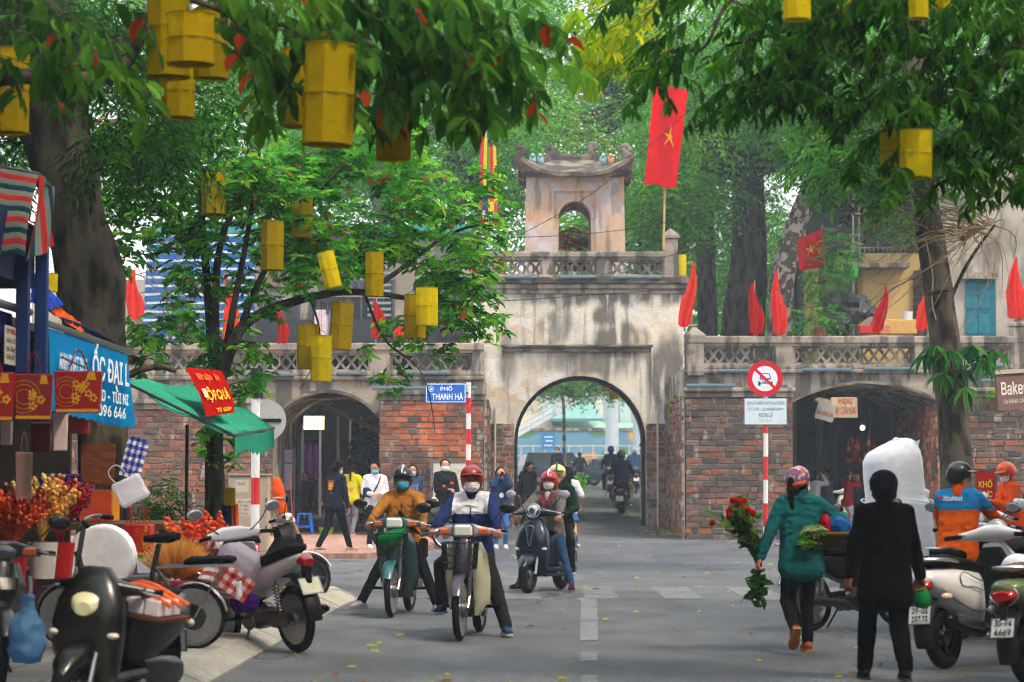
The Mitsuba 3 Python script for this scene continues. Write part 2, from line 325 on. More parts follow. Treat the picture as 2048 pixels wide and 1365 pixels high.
kx0, kx1 = -2.62, -2.08                                                    # the near left pavement, its kerb and the corner of the side street
pave = Polygon([(-40, -5), (kx0 - .12, -5), (kx0 + .02, 17.3), (kx0 + .18, 29.2), (kx0 - .35, 30.2), (-40, 30.2)])
struct('pavement', flat(pave, .10, .16), 'flagstone')
k = Thing('kerb', kind='structure')
kerbline = smoothline([(kx0 + .05, 12, 0), (kx0 + .16, 17.4, 0), (kx0 + .34, 29.0, 0)], 10)
pts = [A(kx0 - .1, 8, 0), A(kx0 + .03, 14, 0), A(kx0 + .12, 18, 0), A(kx0 + .22, 23, 0), A(kx0 + .40, 28.6, 0), A(kx0 + .30, 30.0, 0), A(kx0 - .4, 30.9, 0), A(-6, 31.0, 0), A(-12, 31.0, 0)]
line = smoothline(pts, 12); d = np.r_[0, np.cumsum(np.linalg.norm(np.diff(line, axis=0), axis=1))]
for q in np.arange(0, d[-1] - .9, .92):
    a, b = (np.array([np.interp(q + o, d, line[:, i]) for i in range(3)]) for o in (0, .905))
    t = (b - a) / np.linalg.norm(b - a); nrm = A(t[1], -t[0], 0); dz = A(0, 0, rng.normal(0, .004))
    prof = [(-.14, .118), (.12, .112), (.34, .015), (.34, -.05), (-.14, -.05)]
    v = np.array([p_ + nrm * o + A(0, 0, z) + dz for p_ in (a, b) for o, z in prof])
    k.add('kerb_stone', mani(MF.hull_points(v)), 'kerbstone', None, False)
struct('brick_pavement', flat(Polygon([(-30, 43.0), (-2.6, 43.0), (-1.9, 46), (-1.5, 49.3), (-1.5, 62), (-30, 62)]), .10, .14), 'paver')
struct('right_pavement', flat(Polygon([(7.4, 15), (40, 15), (40, 62), (10.2, 62), (10.2, 47), (8.4, 40)]), .08, .12), 'flagstone')
mk = Thing('road_marking', kind='structure')
for x0, x1, y0, y1 in ((1165, 1228, 1175, 1198), (1315, 1390, 1175, 1199), (1468, 1548, 1176, 1201), (1640, 1712, 1176, 1202), (1010, 1080, 1175, 1199), (1820, 1890, 1177, 1202)):
    Y0, Y1 = gy(y1), gy(y0); f = lambda px, Y: (px - 1024) * gy(1187) / F
    q = A(x0, x1); X = (q - 1024) * gy(1187) / F
    mk.add('zebra_stripe', strip(X[0], X[1], Y0, Y1, .005), 'marking', None, False)
for y0, y1 in ((1195, 1282), (1305, 1323), (1352, 1420)):
    mk.add('lane_dash', trimesh.Trimesh([list(at(x, y_, gy(y_)) * A(1, 1, 0) + A(0, 0, .005)) for x, y_ in ((1160, y1), (1196, y1), (1194, y0), (1162, y0))], [[0, 1, 2], [0, 2, 3]], process=False), 'marking', None, False)

# ------------------------------------------------------------------ the old city gate
BR = [S(128, 84, 68), S(140, 96, 76), S(114, 80, 67), S(108, 82, 70), S(100, 88, 78), S(88, 78, 72), S(152, 96, 70), S(118, 94, 80)]
BRG = [S(106, 86, 77), S(98, 84, 77), S(88, 79, 74), S(118, 92, 80), S(134, 88, 68), S(80, 73, 69)]
brick_cache = {}
def brickwork(holder, poly, w, h, d, tones, place, hot=None, limit=295, seed=1):
    """Bricks in running bond clipped to a polygon (u, w), each its own part; place(u, depth, w) -> world."""
    r = np.random.default_rng(seed); x0, z0, x1, z1 = poly.bounds; rows = int((z1 - z0) / h) + 1; items = []
    for j in range(rows):
        x = x0 - (w * .5 if j % 2 else 0) - r.uniform(0, w * .3)
        while x < x1:
            ww = w * r.choice([1, 1, 1, .55]) * r.uniform(.85, 1.15)
            c = sbox(x + .011, z0 + j * h + .010, x + ww - .011, z0 + (j + 1) * h - .010).intersection(poly)
            for g in getattr(c, 'geoms', [c]):
                if g.area > .12 * w * h and g.geom_type == 'Polygon':
                    items.append(g)
            x += ww
    rest, rc = [], []
    order = np.argsort([-g.area for g in items])
    for n, i in enumerate(order):
        g = items[i]; a, b, c, e = g.bounds; t = r.uniform(-.022, .014); k = .012
        q = [(a, b), (c, b), (c, e), (a, e)] if g.area > .93 * (c - a) * (e - b) else list(g.exterior.coords)[:-1]
        q = np.array(q); q += r.normal(0, .006, q.shape); cx = q.mean(0); inn = cx + (q - cx) * (1 - k / np.maximum(np.abs(q - cx).max(0), .03))
        v = np.vstack([[place(u, d, z) for u, z in q], [place(u, t + .01, z) for u, z in q], [place(u, t, z) for u, z in inn]])
        m = tm(MF.hull_points(v)); col = tones[r.integers(len(tones))] * r.uniform(.8, 1.15)
        if hot is not None: col = hot(g.centroid.x, g.centroid.y, col, r)
        if n < limit: holder.add('brick', m, 'brick', col, False)
        else: rest.append(m); rc.append(np.tile(col, (len(m.faces), 1)))
    if rest: holder.add('brick_infill', cat(rest), 'brick', np.vstack(rc), False, kind='stuff')
def arch_poly(x0, x1, zs, rise, zb=-2.0, n=28):
    c, hw = (x0 + x1) / 2, (x1 - x0) / 2; R = (hw * hw + rise * rise) / (2 * rise); a0 = math.asin(min(1, hw / R))
    t = np.linspace(a0, -a0, n); return Polygon([(x0, zb), (x1, zb)] + [(c + R * math.sin(q), zs + rise - R + R * math.cos(q)) for q in t])
def lattice(x0, x1, z0, z1, per, bar, rings=True):
    w, h = x1 - x0, z1 - z0; n = max(2, round(w / per)); per = w / n; L = []
    for i in range(n):
        a = x0 + i * per
        L += [LineString([(a, z0), (a + per, z1)]), LineString([(a, z1), (a + per, z0)])]
    g = unary_union([q.buffer(bar, cap_style=2) for q in L])
    if rings:
        for i in range(n + 1):
            c = Point(x0 + i * per, (z0 + z1) / 2); g = g.union(affinity.scale(c.buffer(1), per * .36, h * .40).difference(affinity.scale(c.buffer(1), per * .22, h * .26)))
        for i in range(n):
            g = g.union(Point(x0 + (i + .5) * per, (z0 + z1) / 2).buffer(h * .13))
    return g.intersection(sbox(x0, z0, x1, z1))
def parapet(t, xs, zt, zr, zl, zb, y0, th, piers, posts, per, bar, mat_='concrete', rings=True):
    """Rail, sill, piers, posts and pierced panels between xs[0] and xs[1]."""
    t.add('parapet_rail', cat([bx(xs[0], xs[1], y0 - .10, y0 + th + .10, zr, zt, .03), bx(xs[0], xs[1], y0 - .04, y0 + th + .04, zr - .05, zr - .002)]), mat_, None, False)
    t.add('parapet_sill', cat([bx(xs[0], xs[1], y0 - .05, y0 + th + .05, zb, zl, .02)]), mat_, None, False)
    edges = sorted(piers); cur = xs[0]
    for a, b in edges:
        t.add('parapet_pier', bx(a, b, y0 - .03, y0 + th + .03, zl + .001, zr - .051), mat_, None, False)
    gaps = []
    for a, b in edges:
        if a - cur > .1: gaps.append((cur, a))
        cur = b
    if xs[1] - cur > .1: gaps.append((cur, xs[1]))
    for a, b in gaps:
        fr = sbox(a, zl, b, zr - .051).difference(sbox(a + .06, zl + .05, b - .06, zr - .10))
        pn = t.add('lattice_panel', prism(fr, th * .8, 'y', y0 + .04), mat_, None, False)
        pn.add('lattice', prism(lattice(a + .055, b - .055, zl + .045, zr - .095, per, bar, rings), th * .35, 'y', y0 + .12), mat_, None, False)
    for a, b, z0, z1 in posts:
        c = (a + b) / 2; w = (b - a) / 2; yc = y0 + th / 2
        m = cat([bx(a, b, yc - w, yc + w, z0, z1, .02), tm(MF.hull_points(A([a - .04, yc - w - .04, z1 + .002], [b + .04, yc - w - .04, z1 + .002], [b + .04, yc + w + .04, z1 + .002], [a - .04, yc + w + .04, z1 + .002],
                 [a - .04, yc - w - .04, z1 + .07], [b + .04, yc - w - .04, z1 + .07], [b + .04, yc + w + .04, z1 + .07], [a - .04, yc + w + .04, z1 + .07], [c - .03, yc, z1 + .26], [c + .03, yc, z1 + .26])))])
        t.add('parapet_post', m, mat_, None, False)
YC, YW = 61.0, 55.4
cx_ = lambda px: (px - 1024) * YC / F
cz_ = lambda py: HC + (HZ - py) * YC / F
wx_ = lambda px: (px - 1024) * YW / F
wz_ = lambda py: HC + (HZ - py) * YW / F
gate = Thing('city_gate', 'old stone city gate with arched passage and roofed tower above it', 'gate')
ax0, ax1 = cx_(1028), cx_(1293); acx = (ax0 + ax1) / 2; aR = (ax1 - ax0) / 2; zs = cz_(752) - aR
archp = Polygon([(ax0, -1), (ax1, -1)] + [(acx + aR * math.cos(t), zs + aR * math.sin(t)) for t in np.linspace(0, PI, 48)])
bl, br = cx_(942), cx_(1368); zw = cz_(588); zbk = cz_(848); DEP = 3.0
core = sbox(bl, zbk, br, zw).union(sbox(bl + .02, -.6, br - .02, zbk)).difference(archp)
rec = sbox(cx_(1004), -1, cx_(1303), cz_(691))
gate.body(cat([prism(core, DEP - .14, 'y', YC + .14), prism(sbox(bl, zbk, br, zw).difference(rec), .142, 'y', YC)]), 'plaster', None, False)
gate.add('lintel_moulding', cat([bx(cx_(1002), cx_(1306), YC - .03, YC + .03, cz_(694), cz_(690)), bx(cx_(1006), cx_(1301), YC + .06, YC + .142, cz_(704), cz_(695))]), 'dark_stone', None, False)
ringp = Point(acx, zs).buffer(aR + .10, 48).difference(Point(acx, zs).buffer(aR, 48)).intersection(sbox(-9, zs, 9, 9))
bandp = Polygon([(ax0 - .001, -1), (ax1 + .001, -1)] + [(acx + (aR + .001) * math.cos(t), zs + (aR + .001) * math.sin(t)) for t in np.linspace(0, PI, 48)]).difference(Polygon([(ax0 + .09, -2), (ax1 - .09, -2)] + [(acx + (aR - .09) * math.cos(t), zs + (aR - .09) * math.sin(t)) for t in np.linspace(0, PI, 48)]))
gate.add('dark_arch_band', prism(bandp.intersection(sbox(-9, zroad(YC) - .02, 9, 9)), .5, 'y', YC + .4), 'plain', S(26, 30, 34), False)  # dark band added inside the arch so its rim reads black
gate.add('arch_ring', prism(ringp, .16, 'y', YC + .09), 'plaster', None, False)
[gate.add('impost', bx(a - .09, a + .09, YC + .1, YC + DEP + .02, zs - .07, zs - .001), 'dark_stone', None, False) for a in (ax0 - .06, ax1 + .06)]
for nm, a, b in (('left', bl + .35, ax0), ('right', ax1, br - .05)):
    pr = gate.add('brick_pier', bx(a + .01, b - .01, YC + .06, YC + .139, -.3, zbk - .004), 'mortar', None, False)
    brickwork(pr, sbox(a, .0, b, zbk - .01), .34, .13, .12, BR[:4] + BR[6:], lambda u, d, z: A(u, YC + .05 + d, z), seed=3 if nm == 'left' else 4)
for i, (z0, z1, o) in enumerate(((zw, cz_(578), .06), (cz_(578), cz_(568), .14), (cz_(568), cz_(556), .22), (cz_(556), cz_(551), .12))):
    gate.add('cornice', bx(bl - o, br + o * .9, YC - o, YC + DEP + o, z0 + .001, z1, .015), 'dark_stone' if i == 2 else 'concrete', None, False)
parapet(gate, (bl + .02, cx_(1330)), cz_(503), cz_(515), cz_(553), cz_(560) + .14, YC + .02, .24, [(cx_(1085), cx_(1107)), (cx_(1194), cx_(1221)), (cx_(975), cx_(1000))],
        [(cx_(1329), cx_(1357), cz_(551), cz_(476)), (cx_(942), cx_(966), cz_(551), cz_(476))], .26, .03)
gate.add('terrace', bx(bl, br, YC + .3, YC + DEP + 5, cz_(588) + .01, cz_(556) - .01), 'concrete', None, False)
for a, b, y_ in ((1010, 1075, 556), (1118, 1196, 556), (1225, 1322, 556)):
    gate.add('light_tube', bx(cx_(a), cx_(b), YC - .34, YC - .25, cz_(y_ + 3), cz_(y_ - 3), .02), 'plastic', S(92, 118, 132))
# the tower
YT = 62.6
tx = lambda px: (px - 1024) * YT / F
tz = lambda py: HC + (HZ - py) * YT / F
tb, tt, zb0, zt0 = (tx(1050), tx(1252)), (tx(1053), tx(1249)), tz(560), tz(350)
def taper(poly, y0, d):
    m = prism(poly, d, 'y', y0); v = m.vertices; c = (tb[0] + tb[1]) / 2
    f = np.interp(v[:, 2], [zb0, zt0], [1, (tt[1] - tt[0]) / (tb[1] - tb[0])]); v[:, 0] = c + (v[:, 0] - c) * f; m.vertices = v; return m
ox0, ox1, oz = tx(1117), tx(1184), tz(400); orr = (ox1 - ox0) / 2
opn = Polygon([(ox0, zb0 - 1), (ox1, zb0 - 1)] + [(acx_ := (ox0 + ox1) / 2) + orr * math.cos(t) * 1.0 and ((ox0 + ox1) / 2 + orr * math.cos(t), oz - orr + orr * math.sin(t)) for t in np.linspace(0, PI, 30)])
wallp = sbox(tb[0], zb0, tb[1], zt0)
tw = gate.add('tower', cat([taper(wallp.difference(sbox(tx(1107), zb0 - 1, tx(1193), tz(381))), YT, .10), taper(wallp.difference(opn), YT + .099, .55),
                            taper(sbox(tb[0], zb0, tb[0] + .5, zt0), YT + .648, 1.3), taper(sbox(tb[1] - .5, zb0, tb[1], zt0), YT + .648, 1.3), taper(wallp.difference(opn), YT + 1.947, .5)]), 'tower_plaster', None, False)
tw.add('tower_arch_trim', prism(Point((ox0 + ox1) / 2, oz - orr).buffer(orr + .07, 30).difference(Point((ox0 + ox1) / 2, oz - orr).buffer(orr, 30)).intersection(sbox(ox0 - .2, oz - orr, ox1 + .2, oz + 1)), .05, 'y', YT + .06), 'tower_plaster', None, False)
ycen = YT + 1.2; xc = (tb[0] + tb[1]) / 2
ex, ey, rx, ry = (tx(1262) - tx(1034)) / 2, 1.75, .55, .22
def ring(hx, hy, lift, z, n=18):
    P = []
    for sx, sy, ex_, ey_ in ((-1, -1, 1, -1), (1, -1, 1, 1), (1, 1, -1, 1), (-1, 1, -1, -1)):
        for t in np.linspace(0, 1, n, endpoint=False):
            a, b = A(sx, sy), A(ex_, ey_); q = a + (b - a) * t; c = abs(q[0]) * abs(q[1])
            e = max(abs(q[0]) if abs(q[1]) > .999 else abs(q[1]), 0)
            P.append([xc + hx * q[0] * (1 + .03 * e ** 6), ycen + hy * q[1] * (1 + .03 * e ** 6), z + lift * e ** 3.2])
    return P
z_e, z_r = tz(352), tz(314)
rings = [ring(1.30, 1.2, 0, zt0 - .02), ring(1.36, 1.28, .02, z_e - .02), ring(ex, ey, .52, z_e - .05), ring(ex + .01, ey + .01, .56, z_e + .06)]
for t in np.linspace(.1, 1, 9): rings.append(ring(ex + (rx - ex) * t, ey + (ry - ey) * t, .56 * (1 - t) ** 2, z_e + .06 + (z_r - z_e) * (t ** 1.25)))
roof = gate.add('roof', ringmesh(np.array(rings).reshape(-1, 3), len(rings), 72), 'dark_stone', None, 40)
zr0 = z_r - .06
rd = smoothline([(-.62, 0, .30), (-.3, 0, .22), (0, 0, .20), (.3, 0, .22), (.62, 0, .30)], 4)
roof.add('ridge', cat([bx(xc - .62, xc + .62, ycen - .13, ycen + .13, zr0 - .1, zr0 + .16, .02), tube(rd + A(xc, ycen, zr0), .07, 8, flat=1.6)]), 'dark_stone', None, 30)
def scroll(x, y, z, h, s):
    P = [(0, 0, 0), (-.10 * s, 0, .3 * h), (.02 * s, 0, .6 * h), (.12 * s, 0, .82 * h), (.04 * s, 0, h), (-.12 * s, 0, .98 * h), (-.16 * s, 0, .84 * h), (-.06 * s, 0, .80 * h)]
    return wobble(tube(smoothline(A(*P) + A(x, y, z), 4), np.interp(np.linspace(0, 1, 29), [0, .4, .7, 1], [.11, .07, .05, .03]), 9, flat=1.7), .03, 14)
for px, py0, h, s in ((1101, 325, .58, -.6), (1190, 325, .68, .6), (1041, 333, .50, -.6), (1252, 333, .54, .6)):
    corner = px in (1041, 1252)
    roof.add('scroll_finial', scroll(tx(px), ycen - (1.35 if corner else 0), tz(py0), h, -s), 'dark_stone', None, 40)
for px in (1066, 1081, 1208, 1223):
    d_ = gate.add('porcelain_bird', cat([ell((tx(px), ycen - .9, tz(316)), (.10, .13, .15)), ell((tx(px), ycen - 1.0, tz(307)), (.06, .07, .07)), tube([(tx(px), ycen - .9, tz(322)), (tx(px), ycen - .9, tz(340))], .03)]), 'paint', S(140, 175, 185) if px != 1223 else S(215, 150, 110), True)

# the two wings of the gate wall
def wing(label, sx, xi, xo, arch_x, zs_, rise, ztop, piers, posts, buttress, cap_z, tubes, hot, seed, yback=62.6):
    t = Thing('gate_wall', label, 'wall')
    ap = arch_poly(arch_x[0], arch_x[1], zs_, rise)
    zpl = ztop - .86
    poly = sbox(min(xi, xo), -.3, max(xi, xo), zpl).difference(ap)
    t.body(prism(poly, yback - YW - .18, 'y', YW + .18), 'concrete', None, False)
    e = .006
    t.add('arch_edge', prism(arch_poly(arch_x[0] - .07, arch_x[1] + .07, zs_, rise + .07, zs_ - .3).difference(arch_poly(arch_x[0], arch_x[1], zs_, rise, -3)), .25, 'y', YW + .13), 'dark_stone', None, False)
    t.add('cornice', bx(min(xi, xo), max(xi, xo), YW + .06, YW + .4, zpl + .001, zpl + .10, .02), 'concrete', None, False)
    parapet(t, (min(xi, xo), max(xi, xo)), ztop, ztop - .18, zpl + .20, zpl + .101, YW + .14, .26, piers, posts, .25, .027, 'concrete', False)
    t.add('walkway', bx(min(xi, xo), max(xi, xo), YW + .5, yback, zpl + .001, zpl + .12), 'concrete', None, False)
    for (a, b, z1, tones, h_) in buttress:
        p = t.add('brick_pier', bx(a + .02, b - .02, YW + .03, YW + .178, -.2, z1 - .22), 'mortar', None, False)
        brickwork(p, sbox(a, 0.0, b, z1 - .22), .34, .135, .05, tones, lambda u, d, z: A(u, YW + d, z), hot, seed=seed); seed += 1
        t.add('pier_cap', cat([bx(a - .06, b + .06, YW - .12, YW + .17, z1 - .10, z1, .02), bx(a - .02, b + .02, YW - .05, YW + .17, z1 - .22, z1 - .101, .01)]), 'concrete', None, False)
    for a, b, py in tubes:
        t.add('light_tube', bx(wx_(a), wx_(b), YW - .13 if py > 760 else YW - .02, YW - .05 if py > 760 else YW + .05, wz_(py + 3.5), wz_(py - 3.5), .02), 'plastic', S(92, 118, 132))
    return t
def hotL(x, z, c, r):
    k = math.exp(-((x - wx_(880)) / 1.0) ** 2 - ((z - 2.55) / .8) ** 2)
    return c * (1 - k) + S(196, 104, 64) * r.uniform(.7, 1.15) * k if r.random() < .8 else c
def hotR(x, z, c, r):
    return c if r.random() > .07 else S(146, 88, 66) * r.uniform(.8, 1.1)
wr = wing('brick gate wall with low segmental arch to the right of the gate, white foam rolls before it', 1, wx_(1371), 19, (wx_(1586), wx_(1884)), wz_(806), wz_(768) - wz_(806), wz_(672),
     [(wx_(1553), wx_(1588)), (wx_(1832), wx_(1868)), (wx_(2026), wx_(2060)), (13.6, 14.0)], [(wx_(1374), wx_(1409), wz_(752), wz_(676)), (wx_(2029), wx_(2066), wz_(752), wz_(652))],
     [(wx_(1371), wx_(1585), wz_(776), BRG, .19), (wx_(1896), 14.5, wz_(776), BRG, .19)], 0,
     [(1435, 1510, 742), (1605, 1705, 740), (1730, 1830, 738), (1372, 1470, 772), (1500, 1575, 772), (1955, 2010, 732), (1960, 2048, 762)], hotR, 20)
wl = wing('brick gate wall with low arch to the left of the gate, orange bricks beneath street sign', -1, wx_(968), -19, (wx_(548), wx_(758)), wz_(840), wz_(785) - wz_(840), wz_(686),
     [(wx_(596), wx_(640)), (wx_(740), wx_(779)), (wx_(945), wx_(968)), (wx_(430), wx_(478)), (-9.5, -9.1), (-12.5, -12.1)], [],
     [(wx_(760), wx_(968), wz_(782), BR, .19), (-15, wx_(546), wz_(800), BR, .19)], 0,
     [(488, 588, 750), (672, 722, 747), (798, 900, 746), (745, 955, 777)], hotL, 40)
# brick linings of the passages: the reveals that the camera sees
def lining(t, x, y0, y1, z1, tones, w, h, seed, face):
    p = t.add('brick_reveal', bx(x + (.03 if face < 0 else -.10), x + (.10 if face < 0 else -.03), y0, y1, -.2, z1), 'mortar', None, False)
    brickwork(p, sbox(y0, 0, y1, z1), w, h, .08, tones, lambda u, d, z: A(x - face * 0 + (d if face < 0 else -d), u, z), seed=seed)
lining(wr, wx_(1884) - .07, YW + .14, 62.5, wz_(806), [S(196, 120, 92), S(176, 108, 84), S(206, 150, 120), S(160, 104, 86)], .34, .15, 60, -1)  # paler brick tones here stand in for the light on this reveal
lining(wr, wx_(1371) - .12, YW + .02, YC - .02, wz_(776) - .2, BRG + BR[:3], .40, .16, 61, -1)
lining(wl, wx_(968) + .10, YW + .02, YC - .02, wz_(782) - .2, BRG + BR[:3], .40, .16, 62, 1)
for t_, x in ((wr, wx_(1344)), (wl, wx_(987)), (gate, cx_(1315))):
    t_.add('drain_pipe', tube([(x, YC - .06, .15), (x, YC - .06, 3.2)], .025, 8), 'plain', S(190, 180, 165))
# ------------------------------------------------------------------ foliage
def unit(v): return v / (np.linalg.norm(v, axis=-1, keepdims=True) + 1e-12)
def leafset(P, D, Nn, L, W, style='oval', fold=.25, droop=.15):
    """Leaves at P along D with upper side Nn: 'oval' has six corners and a fold, 'slim' four."""
    P, D = np.asarray(P, float), unit(np.asarray(D, float)); R = unit(np.cross(D, Nn)); Nn = np.cross(R, D)
    L, W = (np.broadcast_to(np.asarray(q, float), len(P))[:, None] for q in (L, W))
    if style == 'slim':
        v = np.stack([P, P + D * L * .45 + R * W * .5 + Nn * W * fold, P + D * L - Nn * L * droop, P + D * L * .45 - R * W * .5 + Nn * W * fold], 1); f = [[0, 1, 2], [0, 2, 3]]
    else:
        v = np.stack([P, P + D * L * .32 + R * W * .46 + Nn * W * fold, P + D * L * .68 + R * W * .40 + Nn * (W * fold - L * droop * .45), P + D * L - Nn * L * droop,
                      P + D * L * .68 - R * W * .40 + Nn * (W * fold - L * droop * .45), P + D * L * .32 - R * W * .46 + Nn * W * fold, P + D * L * .68 - Nn * L * droop * .45], 1)
        f = [[0, 1, 6], [1, 2, 6], [2, 3, 6], [3, 4, 6], [4, 5, 6], [5, 0, 6]]
    k = v.shape[1]; f = (np.arange(len(P))[:, None, None] * k + np.array(f)[None]).reshape(-1, 3)
    return trimesh.Trimesh(v.reshape(-1, 3), f, process=False), (2 if style == 'slim' else 6)
def leafcolors(n, tones, r, var=.25):
    c = np.array(tones)[r.integers(len(tones), size=n)]
    return np.clip(c * A(1.55, 1.68, .88) * r.uniform(1 - var, 1 + var, (n, 1)), 0, .62)
def clump_points(c, rad, n, r):
    u = unit(r.normal(size=(n, 3))); q = r.uniform(.15, 1, (n, 1)) ** .45
    return np.asarray(c) + u * q * np.asarray(rad), u
GREEN_FAR = [S(66, 122, 52), S(92, 148, 56), S(56, 106, 48), S(120, 166, 62), S(78, 134, 50)]
GREEN_MID = [S(56, 112, 48), S(74, 138, 54), S(44, 92, 50), S(98, 160, 58), S(62, 120, 70)]
GREEN_NEAR = [S(40, 78, 40), S(54, 96, 44), S(34, 66, 42), S(76, 116, 46)]
def sprays(C, n, size, leafn, L, W, tones, r, style='slim', hang=.35, whorl=False):
    """Sprays of leaves filling clumps C = [(centre, radii)]."""
    PP, DD, NN, CC, LL = [], [], [], [], []
    tot = sum(float(np.prod(np.asarray(q[1]))) ** (2 / 3) for q in C)
    for c, rad in C:
        m = max(4, int(n * float(np.prod(np.asarray(rad))) ** (2 / 3) / tot)); p, u = clump_points(c, rad, m, r)
        d = unit(u * A(1, 1, .5) + r.normal(size=(m, 3)) * .55 + A(0, 0, -hang)); up = unit(A(0, 0, 1) + .5 * u + r.normal(size=(m, 3)) * .25)
        side = unit(np.cross(d, up)); col = leafcolors(m, tones, r) * (0.85 + .3 * r.random((m, 1)))
        for j in range(leafn):
            if whorl:
                a = 2 * PI * j / leafn + r.uniform(0, .5, (m, 1)); D = unit(side * np.cos(a) + np.cross(up, side) * np.sin(a) + up * r.uniform(-.25, .35, (m, 1))); P = p + D * L * .06
                N_ = unit(up + .2 * r.normal(size=(m, 3)))
            else:
                t = (j // 2 + .5) / (leafn / 2); s = 1 if j % 2 else -1
                P = p + d * size * t - A(0, 0, 1) * size * .25 * t * t; D = unit(side * s + d * .55 + A(0, 0, -.25) + r.normal(size=(m, 3)) * .15); N_ = up
            PP.append(P); DD.append(D); NN.append(N_); LL.append(L * r.uniform(.5, 1.3, m)); CC.append(col * r.uniform(.85, 1.15, (m, 1)))
    P, D, N_, LL, CC = map(np.concatenate, (PP, DD, NN, LL, CC))
    m, k = leafset(P, D, N_, LL, LL * (W / L), style)
    return m, np.repeat(CC, k, 0)
def limb(P, r0, r1, n=8, k=5, rough=.10, seed=0):
    q = smoothline(P, k); R = np.linspace(r0, r1, len(q)); m = tube(q, R, n)
    return wobble(m, r0 * rough, 2.2 / max(r0, .03) * .25, seed)

# far trees beyond the gate wall
def crown_tree(label, trunk, r0, r1, bark, clumps, n, tones, seed, L=.17, W=.065, group='tall trees behind the gate wall', forks=None, size=.75):
    r = np.random.default_rng(seed); t = Thing('tree', label, 'tree', group)
    t.add('trunk', limb(trunk, r0, r1, 14, 6, .16, seed), bark, None, True)
    top = A(*trunk[-1])
    for i, (c, rad) in enumerate(clumps):
        b = A(*trunk[max(1, len(trunk) - 2)]) * .5 + top * .5
        mid = (b + A(*c)) / 2 + A(0, 0, -.4) + r.normal(size=3) * .3
        t.add('limb', limb([b, mid, A(*c)], r1 * .55, .03, 7, 5, .1, i), bark, None, True)
    m, c = sprays(clumps, n, size, 8, L, W, tones, r)
    t.add('crown', m, 'leaf', c, False)
    return t
def blobs(x0, x1, y0, y1, Y0, Y1, n, rad, seed):
    """n clump centres spread over a stretch of the street's far side."""
    r = np.random.default_rng(seed); out = []
    for i in range(n):
        Y = r.uniform(Y0, Y1); out.append((at(r.uniform(x0, x1), r.uniform(y0, y1), Y), A(1.25, 1.1, .75) * rad * r.uniform(.7, 1.25)))
    return out
FT = lambda px, py, Y: tuple(at(px, py, Y))
crown_tree('wide crowned tree left of the gate tower, behind the festival flag', [FT(880, 1000, 76), FT(890, 700, 76), FT(915, 420, 76), FT(930, 250, 76)], .5, .22, 'bark', blobs(640, 1060, -60, 430, 72, 80, 22, 1.25, 1), 3300, GREEN_FAR, 1, .22, .09)
crown_tree('tree with light green crown rising behind the gate tower', [FT(1330, 980, 84), FT(1325, 600, 84), FT(1290, 300, 84), FT(1230, 100, 84)], .5, .2, 'bark', blobs(960, 1400, -80, 300, 80, 90, 22, 1.4, 2), 3400, GREEN_FAR + [S(150, 186, 70)], 2)
crown_tree('dark thick trunked tree behind the right wing, beside the mottled trunk', [FT(1490, 960, 70), FT(1488, 640, 70), FT(1500, 440, 70), FT(1480, 250, 70)], .72, .42, 'bark', blobs(1290, 1640, -60, 330, 64, 74, 22, 1.2, 3), 3600, GREEN_FAR, 3)
crown_tree('tree with pale mottled leaning trunk behind the right wing', [FT(1562, 960, 67), FT(1560, 690, 67), FT(1572, 520, 67), FT(1625, 370, 67), FT(1700, 210, 67)], .42, .24, 'bark_pale', blobs(1540, 1900, -60, 300, 62, 70, 16, 1.15, 4), 2700, GREEN_MID, 4)
crown_tree('slim dark trunked tree behind the gate cornice at its right', [FT(1412, 960, 73), FT(1415, 640, 73), FT(1408, 430, 73), FT(1395, 260, 73)], .36, .25, 'bark', blobs(1270, 1480, 180, 470, 70, 78, 14, 1.0, 5), 2400, GREEN_FAR, 5)
crown_tree('tall tree filling the sky above the right wing', [FT(1960, 960, 86), FT(1900, 500, 86), FT(1740, 200, 86)], .6, .3, 'bark', blobs(1480, 2150, -120, 330, 82, 94, 26, 1.6, 6), 2600, GREEN_FAR, 6, .24, .1)
crown_tree('dark green tree beyond the left wing houses', [FT(800, 960, 92), FT(790, 500, 92), FT(660, 200, 92)], .5, .25, 'bark', blobs(480, 900, -120, 200, 88, 98, 16, 1.7, 7), 2200, GREEN_FAR, 7, .24, .1)
crown_tree('low feathery tree close behind the tower at its right', [FT(1300, 960, 69), FT(1300, 650, 69), FT(1310, 450, 69)], .25, .12, 'bark', blobs(1265, 1400, 330, 520, 66, 70, 9, .85, 8) + blobs(1120, 1180, 420, 480, 70, 73, 3, .7, 9), 1500, GREEN_FAR, 8)
hz_t = Thing('distant_trees', 'mass of hazy foliage closing the view behind the gate', 'trees', kind='stuff')
m_, c_ = sprays(blobs(560, 2200, -200, 560, 100, 118, 105, 2.6, 10) + blobs(-100, 600, -150, 380, 96, 110, 36, 2.4, 12) + blobs(1340, 1700, 480, 720, 96, 104, 20, 2.0, 13), 18000, 1.2, 8, .34, .15, GREEN_FAR, np.random.default_rng(10))
hz_t.body(m_, 'leaf', c_, False)

